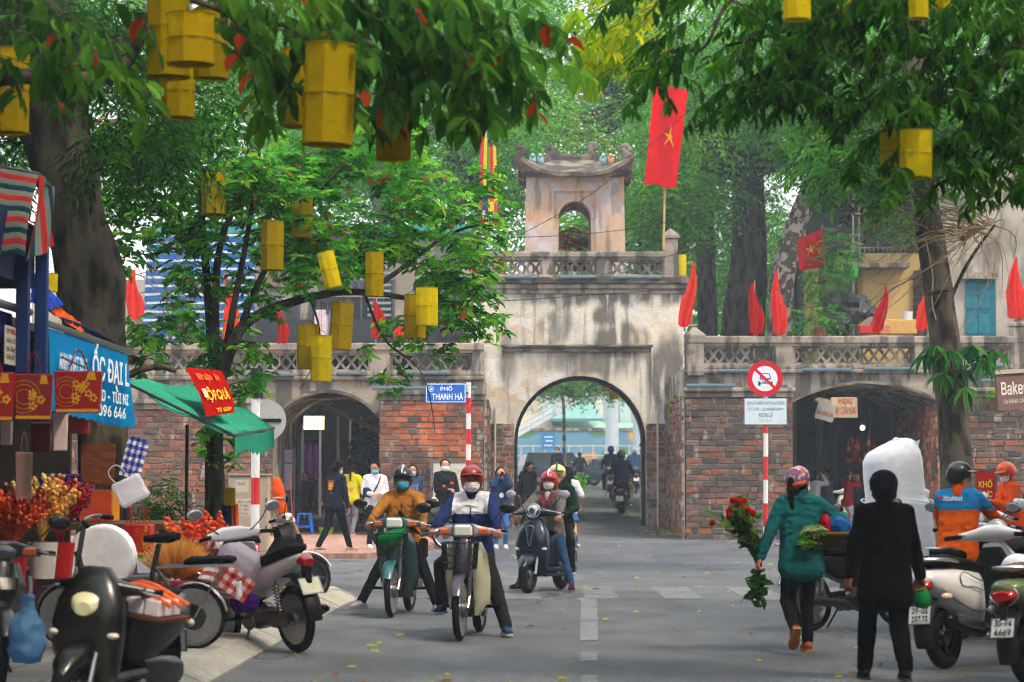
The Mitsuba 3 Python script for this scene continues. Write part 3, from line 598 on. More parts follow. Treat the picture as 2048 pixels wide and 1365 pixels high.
# the tree on the left pavement: several stems, whorled leaves, lanterns
YM = 30.0
mt = Thing('tree', 'multi stemmed tree with whorled leaves on the left pavement corner', 'tree')
M_ = lambda px, py, dY=0.0: at(px, py, YM + dY)
mt.add('trunk', limb([M_(436, 1172), M_(434, 1000), M_(430, 880), M_(432, 780)], .115, .10, 12, 6, .12, 1), 'bark', None, True)
for i, (P, r0, r1) in enumerate([([(432, 800), (420, 640), (405, 450), (398, 330)], .075, .03), ([(434, 790), (432, 560), (470, 420), (560, 350)], .07, .025), ([(434, 780), (465, 690), (500, 640), (600, 600), (730, 585), (830, 600)], .085, .03),
                                 ([(440, 780), (470, 600), (500, 440), (520, 300)], .055, .02), ([(470, 690), (520, 560), (600, 430), (690, 330)], .05, .018), ([(730, 588), (800, 540), (880, 480), (960, 450)], .035, .012),
                                 ([(730, 588), (770, 680), (850, 760), (870, 860)], .02, .006), ([(405, 500), (350, 420), (300, 330)], .03, .012), ([(620, 600), (640, 680), (600, 780)], .015, .005), ([(830, 600), (900, 620), (980, 680)], .02, .008)]):
    rr = np.random.default_rng(100 + i)
    mt.add('limb', limb([M_(px, py, (0 if j == 0 else rr.uniform(-.5, .5))) for j, (px, py) in enumerate(P)], r0, r1, 8, 6, .10, i), 'bark', None, True)
mc = blobs(560, 980, 330, 560, YM - .8, YM + 1.0, 34, .42, 21) + blobs(280, 620, 240, 420, YM - .8, YM + 1, 20, .42, 22) + blobs(800, 990, 500, 680, YM - .5, YM + .6, 16, .32, 23) + blobs(300, 560, 560, 760, YM - .6, YM + .5, 9, .26, 24) \
    + blobs(740, 930, 690, 770, YM - .3, YM + .4, 5, .16, 25) + blobs(400, 520, 860, 960, YM - .3, YM + .2, 4, .22, 26) + blobs(640, 830, 250, 360, YM - .6, YM + .8, 10, .40, 27) + blobs(450, 520, 730, 800, YM - .3, YM + .2, 3, .2, 28) + blobs(260, 520, 430, 690, YM - .3, YM + 1.0, 22, .27, 30) \
    + blobs(170, 420, 270, 540, YM - .2, YM + 1.2, 20, .38, 29)
r_ = np.random.default_rng(31)
big, bc = sprays(mc, 3000, .2, 7, .125, .058, GREEN_MID + [S(120, 176, 70)], r_, 'oval', whorl=True)
nl = len(bc) // 6; au = r_.random(nl) < .035; bc = bc.reshape(nl, 6, 3); bc[au] = S(186, 96, 34) * r_.uniform(.7, 1.2, (au.sum(), 1, 1)); bc = bc.reshape(-1, 3)
V_ = big.vertices.reshape(-1, 7, 3); order = np.argsort(V_[:, 0, 1] + r_.uniform(0, .4, nl))
def split_leaves(t, V, C, order, n=290):
    for i in order[:n]:
        t.add('leaf', trimesh.Trimesh(V[i], [[0, 1, 6], [1, 2, 6], [2, 3, 6], [3, 4, 6], [4, 5, 6], [5, 0, 6]], process=False), 'leaf', C[i], False)
    rest = order[n:]; f = (np.arange(len(rest))[:, None, None] * 7 + np.array([[0, 1, 6], [1, 2, 6], [2, 3, 6], [3, 4, 6], [4, 5, 6], [5, 0, 6]])[None]).reshape(-1, 3)
    t.add('foliage', trimesh.Trimesh(V[rest].reshape(-1, 3), f, process=False), 'leaf', np.repeat(C[rest], 6, 0), False, kind='stuff')
split_leaves(mt, V_, bc.reshape(nl, 6, 3)[:, 0], order)

# the old trunk behind the stalls, and the near branches that hang into the picture
ot = Thing('tree', 'massive dark old trunk leaning behind the left stalls', 'tree')
YO = 27.0
O_ = lambda px, py: at(px, py, YO)
oq = smoothline([O_(225, 1225), O_(205, 1000), O_(205, 820), O_(190, 640), O_(165, 480), O_(128, 330), O_(95, 180), O_(60, -60)], 6)
otm = tube(oq, np.interp(np.linspace(0, 1, len(oq)), [0, .25, .42, .5, .6, .8, 1], [.34, .28, .33, .40, .33, .40, .46]), 20)
ot.add('trunk', wobble(otm, .05, 2.2, 5), 'bark', None, True)
ot.add('limb', limb([O_(110, 260), O_(190, 150), O_(250, 90), O_(330, 0), O_(420, -120)], .16, .08, 10, 6, .1, 2), 'bark', None, True)
ot.add('limb', limb([O_(225, 770), O_(270, 745), O_(330, 735), O_(352, 742)], .05, .03, 8, 6, .15, 3), 'bark', None, True)
m_, c_ = sprays(blobs(180, 440, 150, 330, 25.5, 28, 16, .42, 41) + blobs(-80, 300, -40, 130, 26, 29, 16, .5, 42) + blobs(-90, 90, 120, 330, 27, 30, 12, .5, 44), 1250, .5, 10, .16, .035, [S(30, 62, 36), S(44, 84, 40), S(62, 104, 46)], np.random.default_rng(43), hang=.9)
ot.add('crown', m_, 'leaf', c_, False)

def hanging_twigs(t, twigs, Y0, L, W, tones, seed, odd=None, step=.075, gap=(0, 0)):
    """Leaves in two ranks along arching twigs given in the photo's frame."""
    r = np.random.default_rng(seed); PP, DD, NN, LL, CC = [], [], [], [], []
    for tw_ in twigs:
        P, r0, dens = tw_; Y = Y0 + r.uniform(-.6, .6)
        q = smoothline([at(x, y, Y + .25 * i * r.uniform(-1, 1)) for i, (x, y) in enumerate(P)], 12)
        t.add('twig', tube(q, np.linspace(r0, .0025, len(q)), 6), 'bark', None, True)
        s = np.r_[0, np.cumsum(np.linalg.norm(np.diff(q, axis=0), axis=1))]; u = np.arange(s[-1] * .08, s[-1], step / dens)
        p = np.stack([np.interp(u, s, q[:, k]) for k in range(3)], 1); d = unit(np.gradient(p, axis=0)); n = len(p)
        side = unit(np.cross(d, A(0, 0, 1))) * np.where(np.arange(n) % 2, 1, -1)[:, None]
        col = tones[r.integers(len(tones))] * A(1.85, 1.9, .9) * r.uniform(.75, 1.25)
        D = unit(side * .55 + d * .45 + A(0, 0, -1) * r.uniform(.3, 1.2, (n, 1)) + r.normal(size=(n, 3)) * .25)
        PP.append(p); DD.append(D); NN.append(unit(A(0, 0, 1) + side * .4 + r.normal(size=(n, 3)) * .35)); LL.append(L * r.uniform(.45, 1.2, n)); CC.append((.55 * col + .45 * leafcolors(n, tones, r)))
    P, D, N_, LL, CC = map(np.concatenate, (PP, DD, NN, LL, CC))
    if odd is not None:
        k = r.random(len(P)) < odd[0]; CC[k] = odd[1] * r.uniform(.7, 1.2, (k.sum(), 1))
    m, k = leafset(P, D, N_, LL, LL * W / L, 'oval'); split_leaves(t, m.vertices.reshape(-1, 7, 3), CC, r.permutation(len(P)), 295)
lt = Thing('tree', 'tree whose broad leaved branches hang across the top left, trunk out of view', 'tree')
lt.add('trunk', limb([(-4.6, 12.6, 0), (-4.5, 12.8, 2), (-4.2, 13.2, 3.7), (-3.7, 13.8, 4.9)], .24, .15, 12, 6, .1, 3), 'bark', None, True)
lt.add('limb', limb([(-4.25, 13.1, 3.6), tuple(at(-60, 165, 14.2)), tuple(at(90, 153, 14.6)), tuple(at(230, 150, 15)), tuple(at(290, 60, 15.4)), tuple(at(345, 15, 15.6)), tuple(at(450, -60, 15.8))], .07, .03, 9, 6, .1, 4), 'bark', None, True)
lt.add('limb', limb([(-3.9, 13.5, 4.5), tuple(at(100, -60, 14.6)), tuple(at(420, 12, 15)), tuple(at(560, 50, 15)), tuple(at(700, 22, 15.2)), tuple(at(860, 4, 15.3))], .045, .010, 9, 6, .1, 5), 'bark', None, True)
r_ = np.random.default_rng(50); TW = [([(690, 10), (860, 20), (1040, 90), (1185, 152)], .006, 1.5), ([(740, 30), (900, 100), (1020, 130), (1075, 230)], .006, 1.5), ([(700, 60), (790, 130), (860, 190), (905, 262)], .006, 1.4), ([(840, -10), (960, 10), (1080, 45), (1140, 95)], .005, 1.5),
      ([(620, 20), (700, 60), (770, 160), (800, 270)], .006, 1.3), ([(880, 20), (960, 60), (1010, 100), (1060, 160)], .005, 1.4), ([(960, -30), (1030, -10), (1090, 40), (1105, 80)], .004, 1.3), ([(930, 95), (1000, 150), (1040, 190), (1050, 215)], .004, 1.4), ([(720, 20), (830, 80), (940, 170), (980, 250)], .006, 1.4)]
for i in range(64):
    x, y = r_.uniform(430, 980), r_.uniform(-50, 120); TW.append(([(x - 70, y - 40), (x, y), (x + 45, y + 60), (x + 70 + r_.uniform(-20, 40), y + 130 + r_.uniform(-30, 50))], .004, r_.uniform(.9, 1.5)))
for i in range(20):
    x, y = r_.uniform(-30, 260), r_.uniform(-40, 160); TW.append(([(x - 60, y - 20), (x, y), (x + 40, y + 40), (x + 60, y + 90)], .004, r_.uniform(.6, 1.0)))
hanging_twigs(lt, TW, 14.6, .185, .085, GREEN_NEAR + [S(88, 130, 62)], 51, odd=(.025, S(190, 70, 30)))
rt = Thing('tree', 'tree whose dark small leaved branches hang across the top right, trunk out of view', 'tree')
rt.add('trunk', limb([(6.2, 17.5, 0), (6.0, 17.4, 2.5), (5.6, 17.2, 4.4), (4.9, 17, 6)], .22, .14, 12, 6, .1, 6), 'bark', None, True)
for i, P in enumerate(([(2300, -150), (2100, -40), (1900, -40), (1700, -60)], [(1700, -60), (1660, 10), (1600, 50), (1520, 76), (1450, 92)], [(1740, -40), (1735, 30), (1720, 80), (1690, 105), (1560, 104)], [(1560, -50), (1440, 30), (1400, 100), (1335, 104), (1310, 122)],
                       [(2080, -30), (2010, 120), (1900, 200), (1790, 240)], [(1900, -40), (1800, 20), (1860, 70), (1830, 160)], [(2120, -20), (2060, 200), (2000, 300), (1940, 360)])):
    q = [(6.0, 17.3, 4.0)] if i in (0,) else []
    rt.add('limb', limb(q + [tuple(at(x, y, 16.6)) for x, y in P], .05 if i in (0, 4, 6) else .022, .008, 8, 6, .1, 10 + i), 'bark', None, True)
r_ = np.random.default_rng(60); TR = []
for i in range(245):
    x = 1250 + 880 * r_.random() ** .62; top = -60 + 0 * x; lim = np.interp(x, [1250, 1400, 1560, 1700, 1850, 2050], [150, 210, 215, 180, 330, 400])
    y = r_.uniform(-60, lim); s = r_.choice([-1, -1, 1]); TR.append(([(x, y - 30), (x + s * 30, y), (x + s * 62, y + 22), (x + s * 85, y + 50 + r_.uniform(-15, 30))], .0035, r_.uniform(1.0, 1.6)))
hanging_twigs(rt, TR, 16.5, .125, .048, [S(34, 72, 36), S(46, 92, 38), S(28, 58, 34), S(70, 118, 44)], 61, step=.05)
yt = Thing('tree', 'yellow green leaved branch tip hanging left of the large flag', 'tree')
yt.add('limb', limb([(3.4, 21, 6.5), tuple(at(1420, -80, 20)), tuple(at(1330, 20, 20)), tuple(at(1270, 90, 20)), tuple(at(1220, 130, 20))], .03, .006, 8, 6, .1, 9), 'bark', None, True)
yt.add('trunk', limb([(6.6, 23, 0), (6.3, 22.6, 3), (5, 22, 5.4), (3.4, 21, 6.5)], .16, .05, 10, 6, .1, 8), 'bark', None, True)
TY = []
for i in range(34):
    x = r_.uniform(1190, 1330); y = r_.uniform(-20, 150); TY.append(([(x + 30, y - 25), (x, y), (x - 30, y + 20), (x - 45, y + 45)], .003, r_.uniform(.8, 1.2)))
hanging_twigs(yt, TY, 20, .15, .055, [S(150, 168, 40), S(120, 150, 44), S(172, 170, 40), S(96, 136, 48)], 62, step=.06)
# right trunk with hanging plant and bare twigs
R_ = lambda px, py, d=0: at(px, py, 36 + d)
st = Thing('tree', 'slender dark trunk with light chain in front of the right arch', 'tree')
st.add('trunk', wobble(tube(smoothline([R_(1922, 1160), R_(1916, 1000), R_(1908, 860), R_(1890, 690), R_(1868, 520), R_(1846, 370), R_(1832, 200), R_(1818, -40)], 6), np.interp(np.linspace(0, 1, 43), [0, .3, .45, 1], [.27, .235, .22, .17]), 14), .02, 3, 7), 'bark', None, True)
st.add('trunk_band', tube(smoothline([R_(1855, 588, -.25), R_(1876, 584, -.32), R_(1900, 580, -.25)], 4), .03, 8), 'bark', None, True)
st.add('light_chain', tube(smoothline([R_(1852, 480, -.2), R_(1860, 520, -.26), R_(1866, 560, -.22), R_(1864, 600, -.28), R_(1872, 640, -.24)], 8), .008, 5), 'plain', S(170, 160, 130))
for i in range(3):
    st.add('limb', limb([R_(1835, 250), R_(1790 - 60 * i, 180 - 40 * i), R_(1700 - 120 * i, 140 - 70 * i)], .07, .03, 8, 6, .1, 30 + i), 'bark', None, True)
m_, c_ = sprays(blobs(1640, 2060, 60, 330, 34, 38, 20, .5, 64) + blobs(1650, 1830, 300, 430, 34, 40, 6, .45, 66), 1400, .4, 10, .15, .045, GREEN_NEAR + [S(64, 116, 60)], np.random.default_rng(65))
st.add('crown', m_, 'leaf', c_, False)
hp = Thing('hanging_plant', 'plant with long drooping leaf fingers growing on the slender trunk', 'plant')
r_ = np.random.default_rng(70)
stemP = []
for px, py, n in ((1850, 710, 9), (1900, 700, 10), (1945, 690, 11), (1920, 735, 10), (1965, 720, 9), (1885, 745, 8), (1930, 775, 7), (1870, 690, 7), (1990, 700, 7)):
    c = R_(px, py, r_.uniform(-.9, -.3)); stemP.append(c)
    a = np.arange(n) * 2 * PI / n + r_.uniform(0, 1); D = np.stack([np.cos(a), np.sin(a) * .8, -.35 - .5 * r_.random(n)], 1)
    m, k = leafset(np.tile(c, (n, 1)), D, np.tile(A(0, 0, 1), (n, 1)) + D * .2, r_.uniform(.32, .46, n), .085, 'oval', .2, .35)
    for i in range(n): hp.add('leaf', trimesh.Trimesh(m.vertices.reshape(n, 7, 3)[i], m.faces[:6], process=False), 'leaf', [S(52, 112, 56), S(70, 136, 60), S(40, 92, 58), S(96, 150, 66)][r_.integers(4)] * r_.uniform(.8, 1.2), False)
hp.add('stem', cat([limb([R_(1905, 800), R_(1905, 760, -.3), c], .02, .008, 6, 5) for c in stemP]), 'bark', None, True)
bt = Thing('bare_shrub', 'tangle of bare pale twigs beside the slender trunk', 'shrub')
for i in range(60):
    s = r_.uniform(0, 1); p0 = R_(1990 - 60 * s, 440 + 40 * s, -.2); e = A(r_.uniform(-2.6, .5), r_.uniform(-.5, .5), r_.uniform(-1.1, .9)); m = p0 + e * .5 + r_.normal(size=3) * .16
    q = smoothline([p0, m, p0 + e + A(0, 0, -.2), p0 + e * 1.12 + r_.normal(size=3) * .15], 5); bt.add('twig', tube(q, np.linspace(.011, .003, len(q)), 4), 'plain', S(150, 128, 98), True)
bt.add('stem', limb([R_(1885, 640, .15), R_(1940, 520, 0), R_(1990, 450, -.2)], .035, .02, 8, 6), 'bark', None, True)

# ------------------------------------------------------------------ lanterns
LANT, LANT2 = S(198, 172, 8), S(240, 222, 18)
def lantern_parts():
    n = 8; a = np.arange(n) * 2 * PI / n
    rr = np.array([.5, .5, .505, .5, .5]); zz = np.array([-1, -.55, -.5, -.45, 0])
    v = np.stack([rr[:, None] * np.cos(a), rr[:, None] * np.sin(a), np.broadcast_to(zz[:, None], (5, n))], -1).reshape(-1, 3)
    return ringmesh(v, 5, n, False)
LM = lantern_parts()
def lantern(px0, px1, py0, py1, Y, label, tone=LANT, tilt=0.0, string=.5, rot=None, hang=None):
    """A tall eight sided cloth lantern on a string, from its place in the photo's frame."""
    r = np.random.default_rng(int(abs(px0 * 7 + py0))); c = at((px0 + px1) / 2, py0, Y); w = (px1 - px0) * Y / F; h = (py1 - py0) * Y / F * .95
    t = Thing('lantern', label, 'lantern', 'yellow cloth lanterns hung in the trees', tf=T().translate(list(c)).rotate([0, 1, 0], tilt).rotate([0, 0, 1], float(r.uniform(0, 45)) if rot is None else rot))
    def sc(m): m = tm(m).copy(); m.vertices = m.vertices * A(w, w, h); return m
    m = sc(LM); s_ = np.sin(m.vertices[:, 2] * 22) * .002; t.add('cover', wobble(thick(trimesh.Trimesh(m.vertices, m.faces, process=False).subdivide().subdivide(), .002), .004, 12, int(abs(px0))), 'thin_cloth', tone * r.uniform(.85, 1.1), 25)
    for z in (0, -.5, -1):
        t.add('hoop', sc(prism(Point(0, 0).buffer(.512, 4).difference(Point(0, 0).buffer(.485, 4)), .012, 'z', z - .006)), 'plain', tone * .5, False)
    a = np.arange(8) * 2 * PI / 8
    t.add('base', sc(prism(Polygon(np.stack([.485 * np.cos(a), .485 * np.sin(a)], 1)), .006, 'z', -.985)), 'thin_cloth', tone * .55, False)
    t.add('string', cat([tube([(0, 0, string + .15 * h), (0, 0, .12 * h)], .003, 4), tube([(w * .45, 0, 0), (0, 0, .12 * h), (-w * .45, 0, 0)], .003, 4)]), 'plain', S(60, 50, 40))
for px0, px1, py0, py1, Y, lb, tone, tilt in [
        (-20, 62, 100, 278, 16, 'yellow lantern cut by the left edge of the picture, behind a branch', LANT, 0), (293, 382, -40, 168, 15, 'large yellow lantern at top left, largest and leftmost of the cluster of four', LANT, 0),
        (333, 430, 30, 136, 14, 'yellow lantern in front within the top left cluster of four', LANT, 0), (388, 458, 20, 167, 15.8, 'yellow lantern at the right rear of the top left cluster of four', LANT, 0),
        (322, 390, 132, 243, 16.5, 'yellow lantern hanging lowest in the top left cluster of four', LANT, 0), (562, 640, 100, 264, 15.6, 'yellow lantern just left behind the largest lantern at top centre left', LANT, 0),
        (610, 714, 92, 303, 14, 'largest yellow lantern with creased cloth hanging at top centre left', LANT * 1.1, 2), (628, 692, 10, 92, 15, 'yellow lantern right above the largest one', LANT, 0),
        (752, 822, 190, 328, 15, 'yellow lantern half hidden by drooping leaves and red leaves', LANT * 1.1, 0),
        (402, 452, 345, 434, 29.2, 'small yellow lantern highest in the multi stemmed tree', LANT, 0), (521, 569, 444, 546, 29.0, 'yellow lantern hanging straight left of the tilted one', LANT, 0),
        (632, 668, 505, 582, 28.6, 'yellow lantern tilted sideways in the multi stemmed tree', LANT2, -14), (584, 626, 384, 482, 29.3, 'yellow lantern behind a leaf whorl above the tilted one', LANT, 0),
        (730, 768, 505, 598, 29.0, 'yellow lantern touching the long bent branch', LANT, 0), (662, 708, 606, 704, 28.8, 'yellow lantern below the long bent branch, right of the hanging pair', LANT, 3),
        (594, 638, 650, 743, 28.9, 'upper left yellow lantern of the pair before the left parapet', LANT, 0), (621, 664, 672, 768, 28.6, 'lower yellow lantern of the pair before the left parapet', LANT2 * .9, 0),
        (832, 876, 576, 656, 28.8, 'right yellow lantern of two among leaves left of the gate', LANT2 * .9, 0), (808, 852, 590, 682, 29.2, 'left yellow lantern of two among leaves left of the gate', LANT, 0),
        (84, 116, 548, 586, 25.5, 'little yellow lantern before the old trunk above the blue tarpaulin', LANT2, 0),
        (1566, 1621, -70, 48, 15.2, 'bright yellow lantern at the top edge right of the large flag', LANT2, 0), (1656, 1710, -60, 62, 16.7, 'bright yellow lantern at the top edge, second right of the large flag', LANT2, 0),
        (1816, 1857, -40, 43, 15.3, 'bright yellow lantern at the top edge right of the slender trunk', LANT2, 0), (1868, 1916, -50, 26, 17, 'bright yellow lantern at the top edge, rightmost', LANT2, 0),
        (1759, 1806, 256, 363, 16.8, 'left bright yellow lantern of the pair before the slender trunk', LANT2, 0), (1800, 1866, 262, 362, 16.0, 'right bright yellow lantern of the pair before the slender trunk', LANT2, 2),
        (1357, 1373, 510, 562, 63, 'distant yellow lantern behind the gate parapet post', LANT2, 0), (1204, 1223, 758, 784, 68, 'upper yellow lantern seen through the gate arch', LANT2, 0), (1219, 1239, 768, 800, 67, 'lower yellow lantern seen through the gate arch', LANT2, 0)]:
    lantern(px0, px1, py0, py1, Y, lb, tone, tilt)
# ------------------------------------------------------------------ beyond the gate: the dyke road
ZD = .88
def far_box(t, name, x0, x1, y0, y1, Y, d, bsdf, col, **k):
    a, b = at(x0, y1, Y), at(x1, y0, Y)
    return t.add(name, bx(a[0], b[0], Y, Y + d, a[2], b[2], k.pop('bev', 0)), bsdf, col, False, **k)
fw = Thing('mural_wall', 'long painted wall with blue ground and orange and yellow shapes beyond the gate', 'wall')
def f_mural(p, n, uv):
    a, b, w = voronoi(p.x * .42, p.z * .55 + 3)
    c = mix((.10, .26, .42), (.16, .36, .50), fbm(p.x, p.z, 1.0))
    c = mix(c, (.62, .30, .08), smoothstep(.55, .57, w) * smoothstep(.5, .46, a)); c = mix(c, (.66, .50, .10), smoothstep(.75, .77, w) * smoothstep(.42, .38, a))
    return mix(c, (.10, .24, .10), smoothstep(.25, .2, w) * smoothstep(.45, .40, a))
bs('mural', prin(base_color=proc(f_mural), roughness=.8, specular=.3))
a, b = at(940, 960, 166), at(1420, 862, 166); fw.body(bx(a[0], b[0], 166, 166.4, ZD, b[2]), 'mural', None, False)
fw.add('coping', bx(a[0], b[0], 165.9, 166.5, b[2], b[2] + .2), 'concrete', None, False)
rl = Thing('railing', 'pale metal railing along the dyke road beyond the gate', 'railing')
for y in (893, 912, 930): rl.add('rail', tube([at(960, y, 143), at(1400, y, 143)], .05, 6), 'plain', S(190, 196, 196))
for x in range(970, 1400, 24): rl.add('rail_post', tube([A(at(x, 900, 143)[0], 143, ZD - .05), at(x, 890, 143)], .06, 6), 'plain', S(186, 190, 190))
fb = Thing('footbridge', 'white footbridge stair rising behind the arch on round pillars', 'bridge')
for x0, x1, yt in ((1211, 1237, 795), (1267, 1291, 800)):
    c = at((x0 + x1) / 2, 900, 152); fb.add('pillar', move(lathe([(.42, 0), (.42, at(0, yt, 152)[2] - ZD)], 18), (c[0], 152, ZD)), 'plain', S(196, 206, 218))
s0, s1 = at(1010, 890, 158), at(1215, 772, 158)
fb.add('stair_slab', thick(grid(bilin(s0 + A(0, -1.2, 0), s1 + A(0, -1.2, 0), s1 + A(0, 1.2, 0), s0 + A(0, 1.2, 0)), 2, 1), -.55), 'plain', S(214, 222, 226), False)
for dz in (.35, .75, 1.15): fb.add('stair_rail', tube([s0 + A(0, -1.2, dz), s1 + A(0, -1.2, dz)], .05, 5), 'plain', S(206, 216, 216))
for i in range(9): q = s0 + (s1 - s0) * i / 8 + A(0, -1.2, 0); fb.add('baluster', tube([q, q + A(0, 0, 1.15)], .05 if i % 4 else .22, 6), 'plain', S(206, 216, 220))
c1, c2 = at(1195, 780, 155), at(1420, 776, 155); fb.add('deck', bx(c1[0], c2[0], 153, 157, c1[2], c1[2] + .7), 'plain', S(206, 212, 214), False)
fh = Thing('market_hall', 'low market houses with teal and green roofs behind the mural wall', 'building')
far_box(fh, 'wall', 1000, 1420, 770, 940, 182, 8, 'plain', S(176, 178, 170))
for x0, x1, y0, y1, c in ((1085, 1200, 806, 838, S(108, 160, 152)), (1010, 1110, 828, 866, S(170, 160, 130)), (1120, 1215, 838, 864, S(150, 190, 170)), (1190, 1300, 845, 868, S(130, 180, 160))):
    a, b = at(x0, y1, 174), at(x1, y0, 180); fh.add('roof', thick(grid(bilin((a[0], 173, a[2]), (b[0], 173, a[2]), (b[0] - .6, 181, b[2]), (a[0] + .6, 181, b[2])), 1, 1), .2), 'plain', c, False)
for x0, x1, y0, y1, c in ((1100, 1150, 838, 850, S(70, 84, 96)), (1190, 1206, 800, 845, S(220, 224, 222)), (1240, 1262, 806, 846, S(190, 214, 214)), (1040, 1075, 800, 830, S(196, 184, 160)), (1246, 1285, 770, 800, S(120, 128, 130)), (1140, 1176, 782, 804, S(160, 170, 178))):
    far_box(fh, 'window', x0, x1, y0, y1, 181.7, .29, 'plain', c)
rs = Thing('road_sign', 'blue direction sign on a post beyond the gate', 'sign')
far_box(rs, 'panel', 1083, 1110, 866, 900, 138, .08, 'plain', S(60, 140, 205)); rs.add('post', tube([A(at(1097, 0, 138)[0], 138.12, ZD - .05), at(1097, 866, 138.12)], .05, 6), 'plain', S(170, 174, 178))
for i, y in enumerate((873, 881, 890)): far_box(rs, 'lettering', 1088 + 3 * (i % 2), 1105, y, y + 3, 137.97, .03, 'plain', S(225, 235, 245))
crown_tree('slim pale tree by the dyke road seen through the arch', [(at(1128, 950, 120)[0], 120, ZD - .05), FT(1128, 860, 120), FT(1126, 800, 120), FT(1122, 770, 120)], .11, .07, 'bark_pale', blobs(1060, 1230, 690, 785, 117, 123, 16, .95, 71), 1300, GREEN_FAR, 71, .20, .08, group='street trees beyond the gate')  # pale bark stands in for haze on this far trunk

# cars: a lofted body with glass, lamps and wheels
def car(name, label, cat_, loc, rot, col, L=4.9, Wd=1.95, Ht=1.80, suv=True):
    t = Thing(name, label, cat_, loc=loc, rot=rot); h = L / 2; w = Wd / 2
    prof = [(-h, .35), (-h + .02, .95), (-h + .1, 1.12), (h * .42, 1.10), (h - .15, .98), (h, .80), (h, .38), (h - .7, .30), (-h + .7, .30)]
    b = prism(Polygon(prof), 2 * w, 'y', -w); b = wobble(tm(mani(b).refine_to_length(.22)), 0, 1)
    v = b.vertices; v[:, 1] *= np.interp(v[:, 2], [.3, .6, .9, 1.12], [.93, 1.0, 1.0, .94]) * np.interp(np.abs(v[:, 0]), [0, h * .8, h], [1, .98, .88]); b.vertices = v
    t.add('body', b, 'paint', col, 40)
    rb = -h + .08 if suv else -h * .55
    cab = [(rb, 1.10), (rb + (.22 if suv else .55), Ht - .08), (rb + .55, Ht), (h * .12, Ht - .02), (h * .44, 1.10)]
    gl = prism(Polygon(cab), 2 * w * .86, 'y', -w * .86); v = gl.vertices; v[:, 1] *= np.interp(v[:, 2], [1.1, Ht], [1.06, .84]); gl.vertices = v
    t.add('window', gl, 'dark_glass', None, False)
    t.add('roof', bx(rb + .3, h * .16, -w * .74, w * .74, Ht - .06, Ht + .012, .05), 'paint', col)
    for x in (rb + .16 if suv else rb + .5, -.1, h * .30):
        for s in (-1, 1): t.add('pillar', tube([(x, s * w * .90, 1.10), (x + (.12 if x < .3 else -.36), s * w * .735, Ht - .03)], .045, 5), 'paint', col)
    for x in (-h * .62, h * .62):
        for s in (-1, 1):
            wl_ = t.add('wheel', move(ringtorus(.26, .11, 24, 8), (x, s * (w - .12), .37)), 'rubber', S(30, 30, 32), True)
            wl_.add('rim', move(lathe([(.0, -.05), (.22, -.06), (.24, 0), (.0, .03)], 16, 'y'), (x, s * (w - .06), .37)), 'metal', S(190, 192, 196))
    for s in (-1, 1):
        t.add('tail_light', bx(-h - .01, -h + .12, s * w * .70 - .14, s * w * .70 + .14, .82, 1.05, .03), 'lens', S(150, 20, 22)); t.add('headlight', bx(h - .14, h + .01, s * w * .66 - .18, s * w * .66 + .18, .70, .84, .03), 'lens', S(220, 224, 228))
        t.add('door_mirror', ell((h * .34, s * (w + .10), 1.14), (.08, .10, .07)), 'paint', col, True)
    t.add('bumper', bx(-h - .05, -h + .1, -w * .85, w * .85, .38, .62, .04), 'plastic', S(52, 54, 58))
    return t
P_ = lambda px, Y: ((px - 1024) * Y / F, Y, zroad(Y))
car('parked_car', 'dark blue estate car seen from behind through the arch, at its left', 'car', P_(1126, 131), 12, S(44, 58, 80))
car('parked_car', 'low dark car partly hidden behind the estate car beyond the arch', 'car', P_(1212, 127), 8, S(58, 66, 78), 4.4, 1.75, 1.42, False)

# ------------------------------------------------------------------ houses behind the gate wall
YB = 66.5
def win(t, x0, x1, y0, y1, Y, frame, pane='dark_glass', pc=None, bars=2):
    a, b = at(x0, y1, Y), at(x1, y0, Y); w = .07
    f = t.add('window', prism(sbox(a[0], a[2], b[0], b[2]).difference(sbox(a[0] + w, a[2] + w, b[0] - w, b[2] - w)), .14, 'y', Y - .08), 'plain', frame, False)
    f.add('pane', bx(a[0] + w, b[0] - w, Y - .02, Y + .01, a[2] + w, b[2] - w), pane, pc, False)
    for i in range(1, bars): x = a[0] + (b[0] - a[0]) * i / bars; f.add('bar', bx(x - .02, x + .02, Y - .05, Y - .021, a[2] + w, b[2] - w), 'plain', frame, False)
    f.add('sill', bx(a[0] - .08, b[0] + .08, Y - .16, Y - .003, a[2] - .08, a[2] - .001), 'concrete', None, False)
rh = Thing('old_house', 'weathered grey and yellow house with teal door behind the right wing', 'house')
a, b = at(1868, 960, YB), at(2300, 330, YB); rh.add('wall', bx(a[0], b[0], YB, YB + 6, 3.82, b[2]), 'old_wall', None, False)
a, b = at(1728, 960, YB + .3), at(1868, 505, YB); rh.add('wall', bx(a[0], b[0] - .002, YB + .3, YB + 6, 3.82, b[2]), 'yellow_wall', None, False)
a, b = at(1590, 960, YB + 1.2), at(1728, 515, YB); rh.add('wall', bx(a[0], b[0] - .002, YB + 1.2, YB + 6, 3.82, b[2]), 'plain', S(120, 118, 80), False)
a, b = at(1650, 500, YB + 1.6), at(1868, 345, YB); rh.add('upper_wall', bx(a[0], b[0] - .003, YB + 1.6, YB + 6, a[2], b[2]), 'plain', S(74, 76, 82), False)
dr_ = rh.add('door', bx(*sum(([at(1926, 0, YB)[0], at(1984, 0, YB)[0]], [YB - .05, YB - .002], [at(0, 690, YB)[2], at(0, 558, YB)[2]]), [])), 'matte', S(38, 104, 124), False, label='peeling teal wooden door')
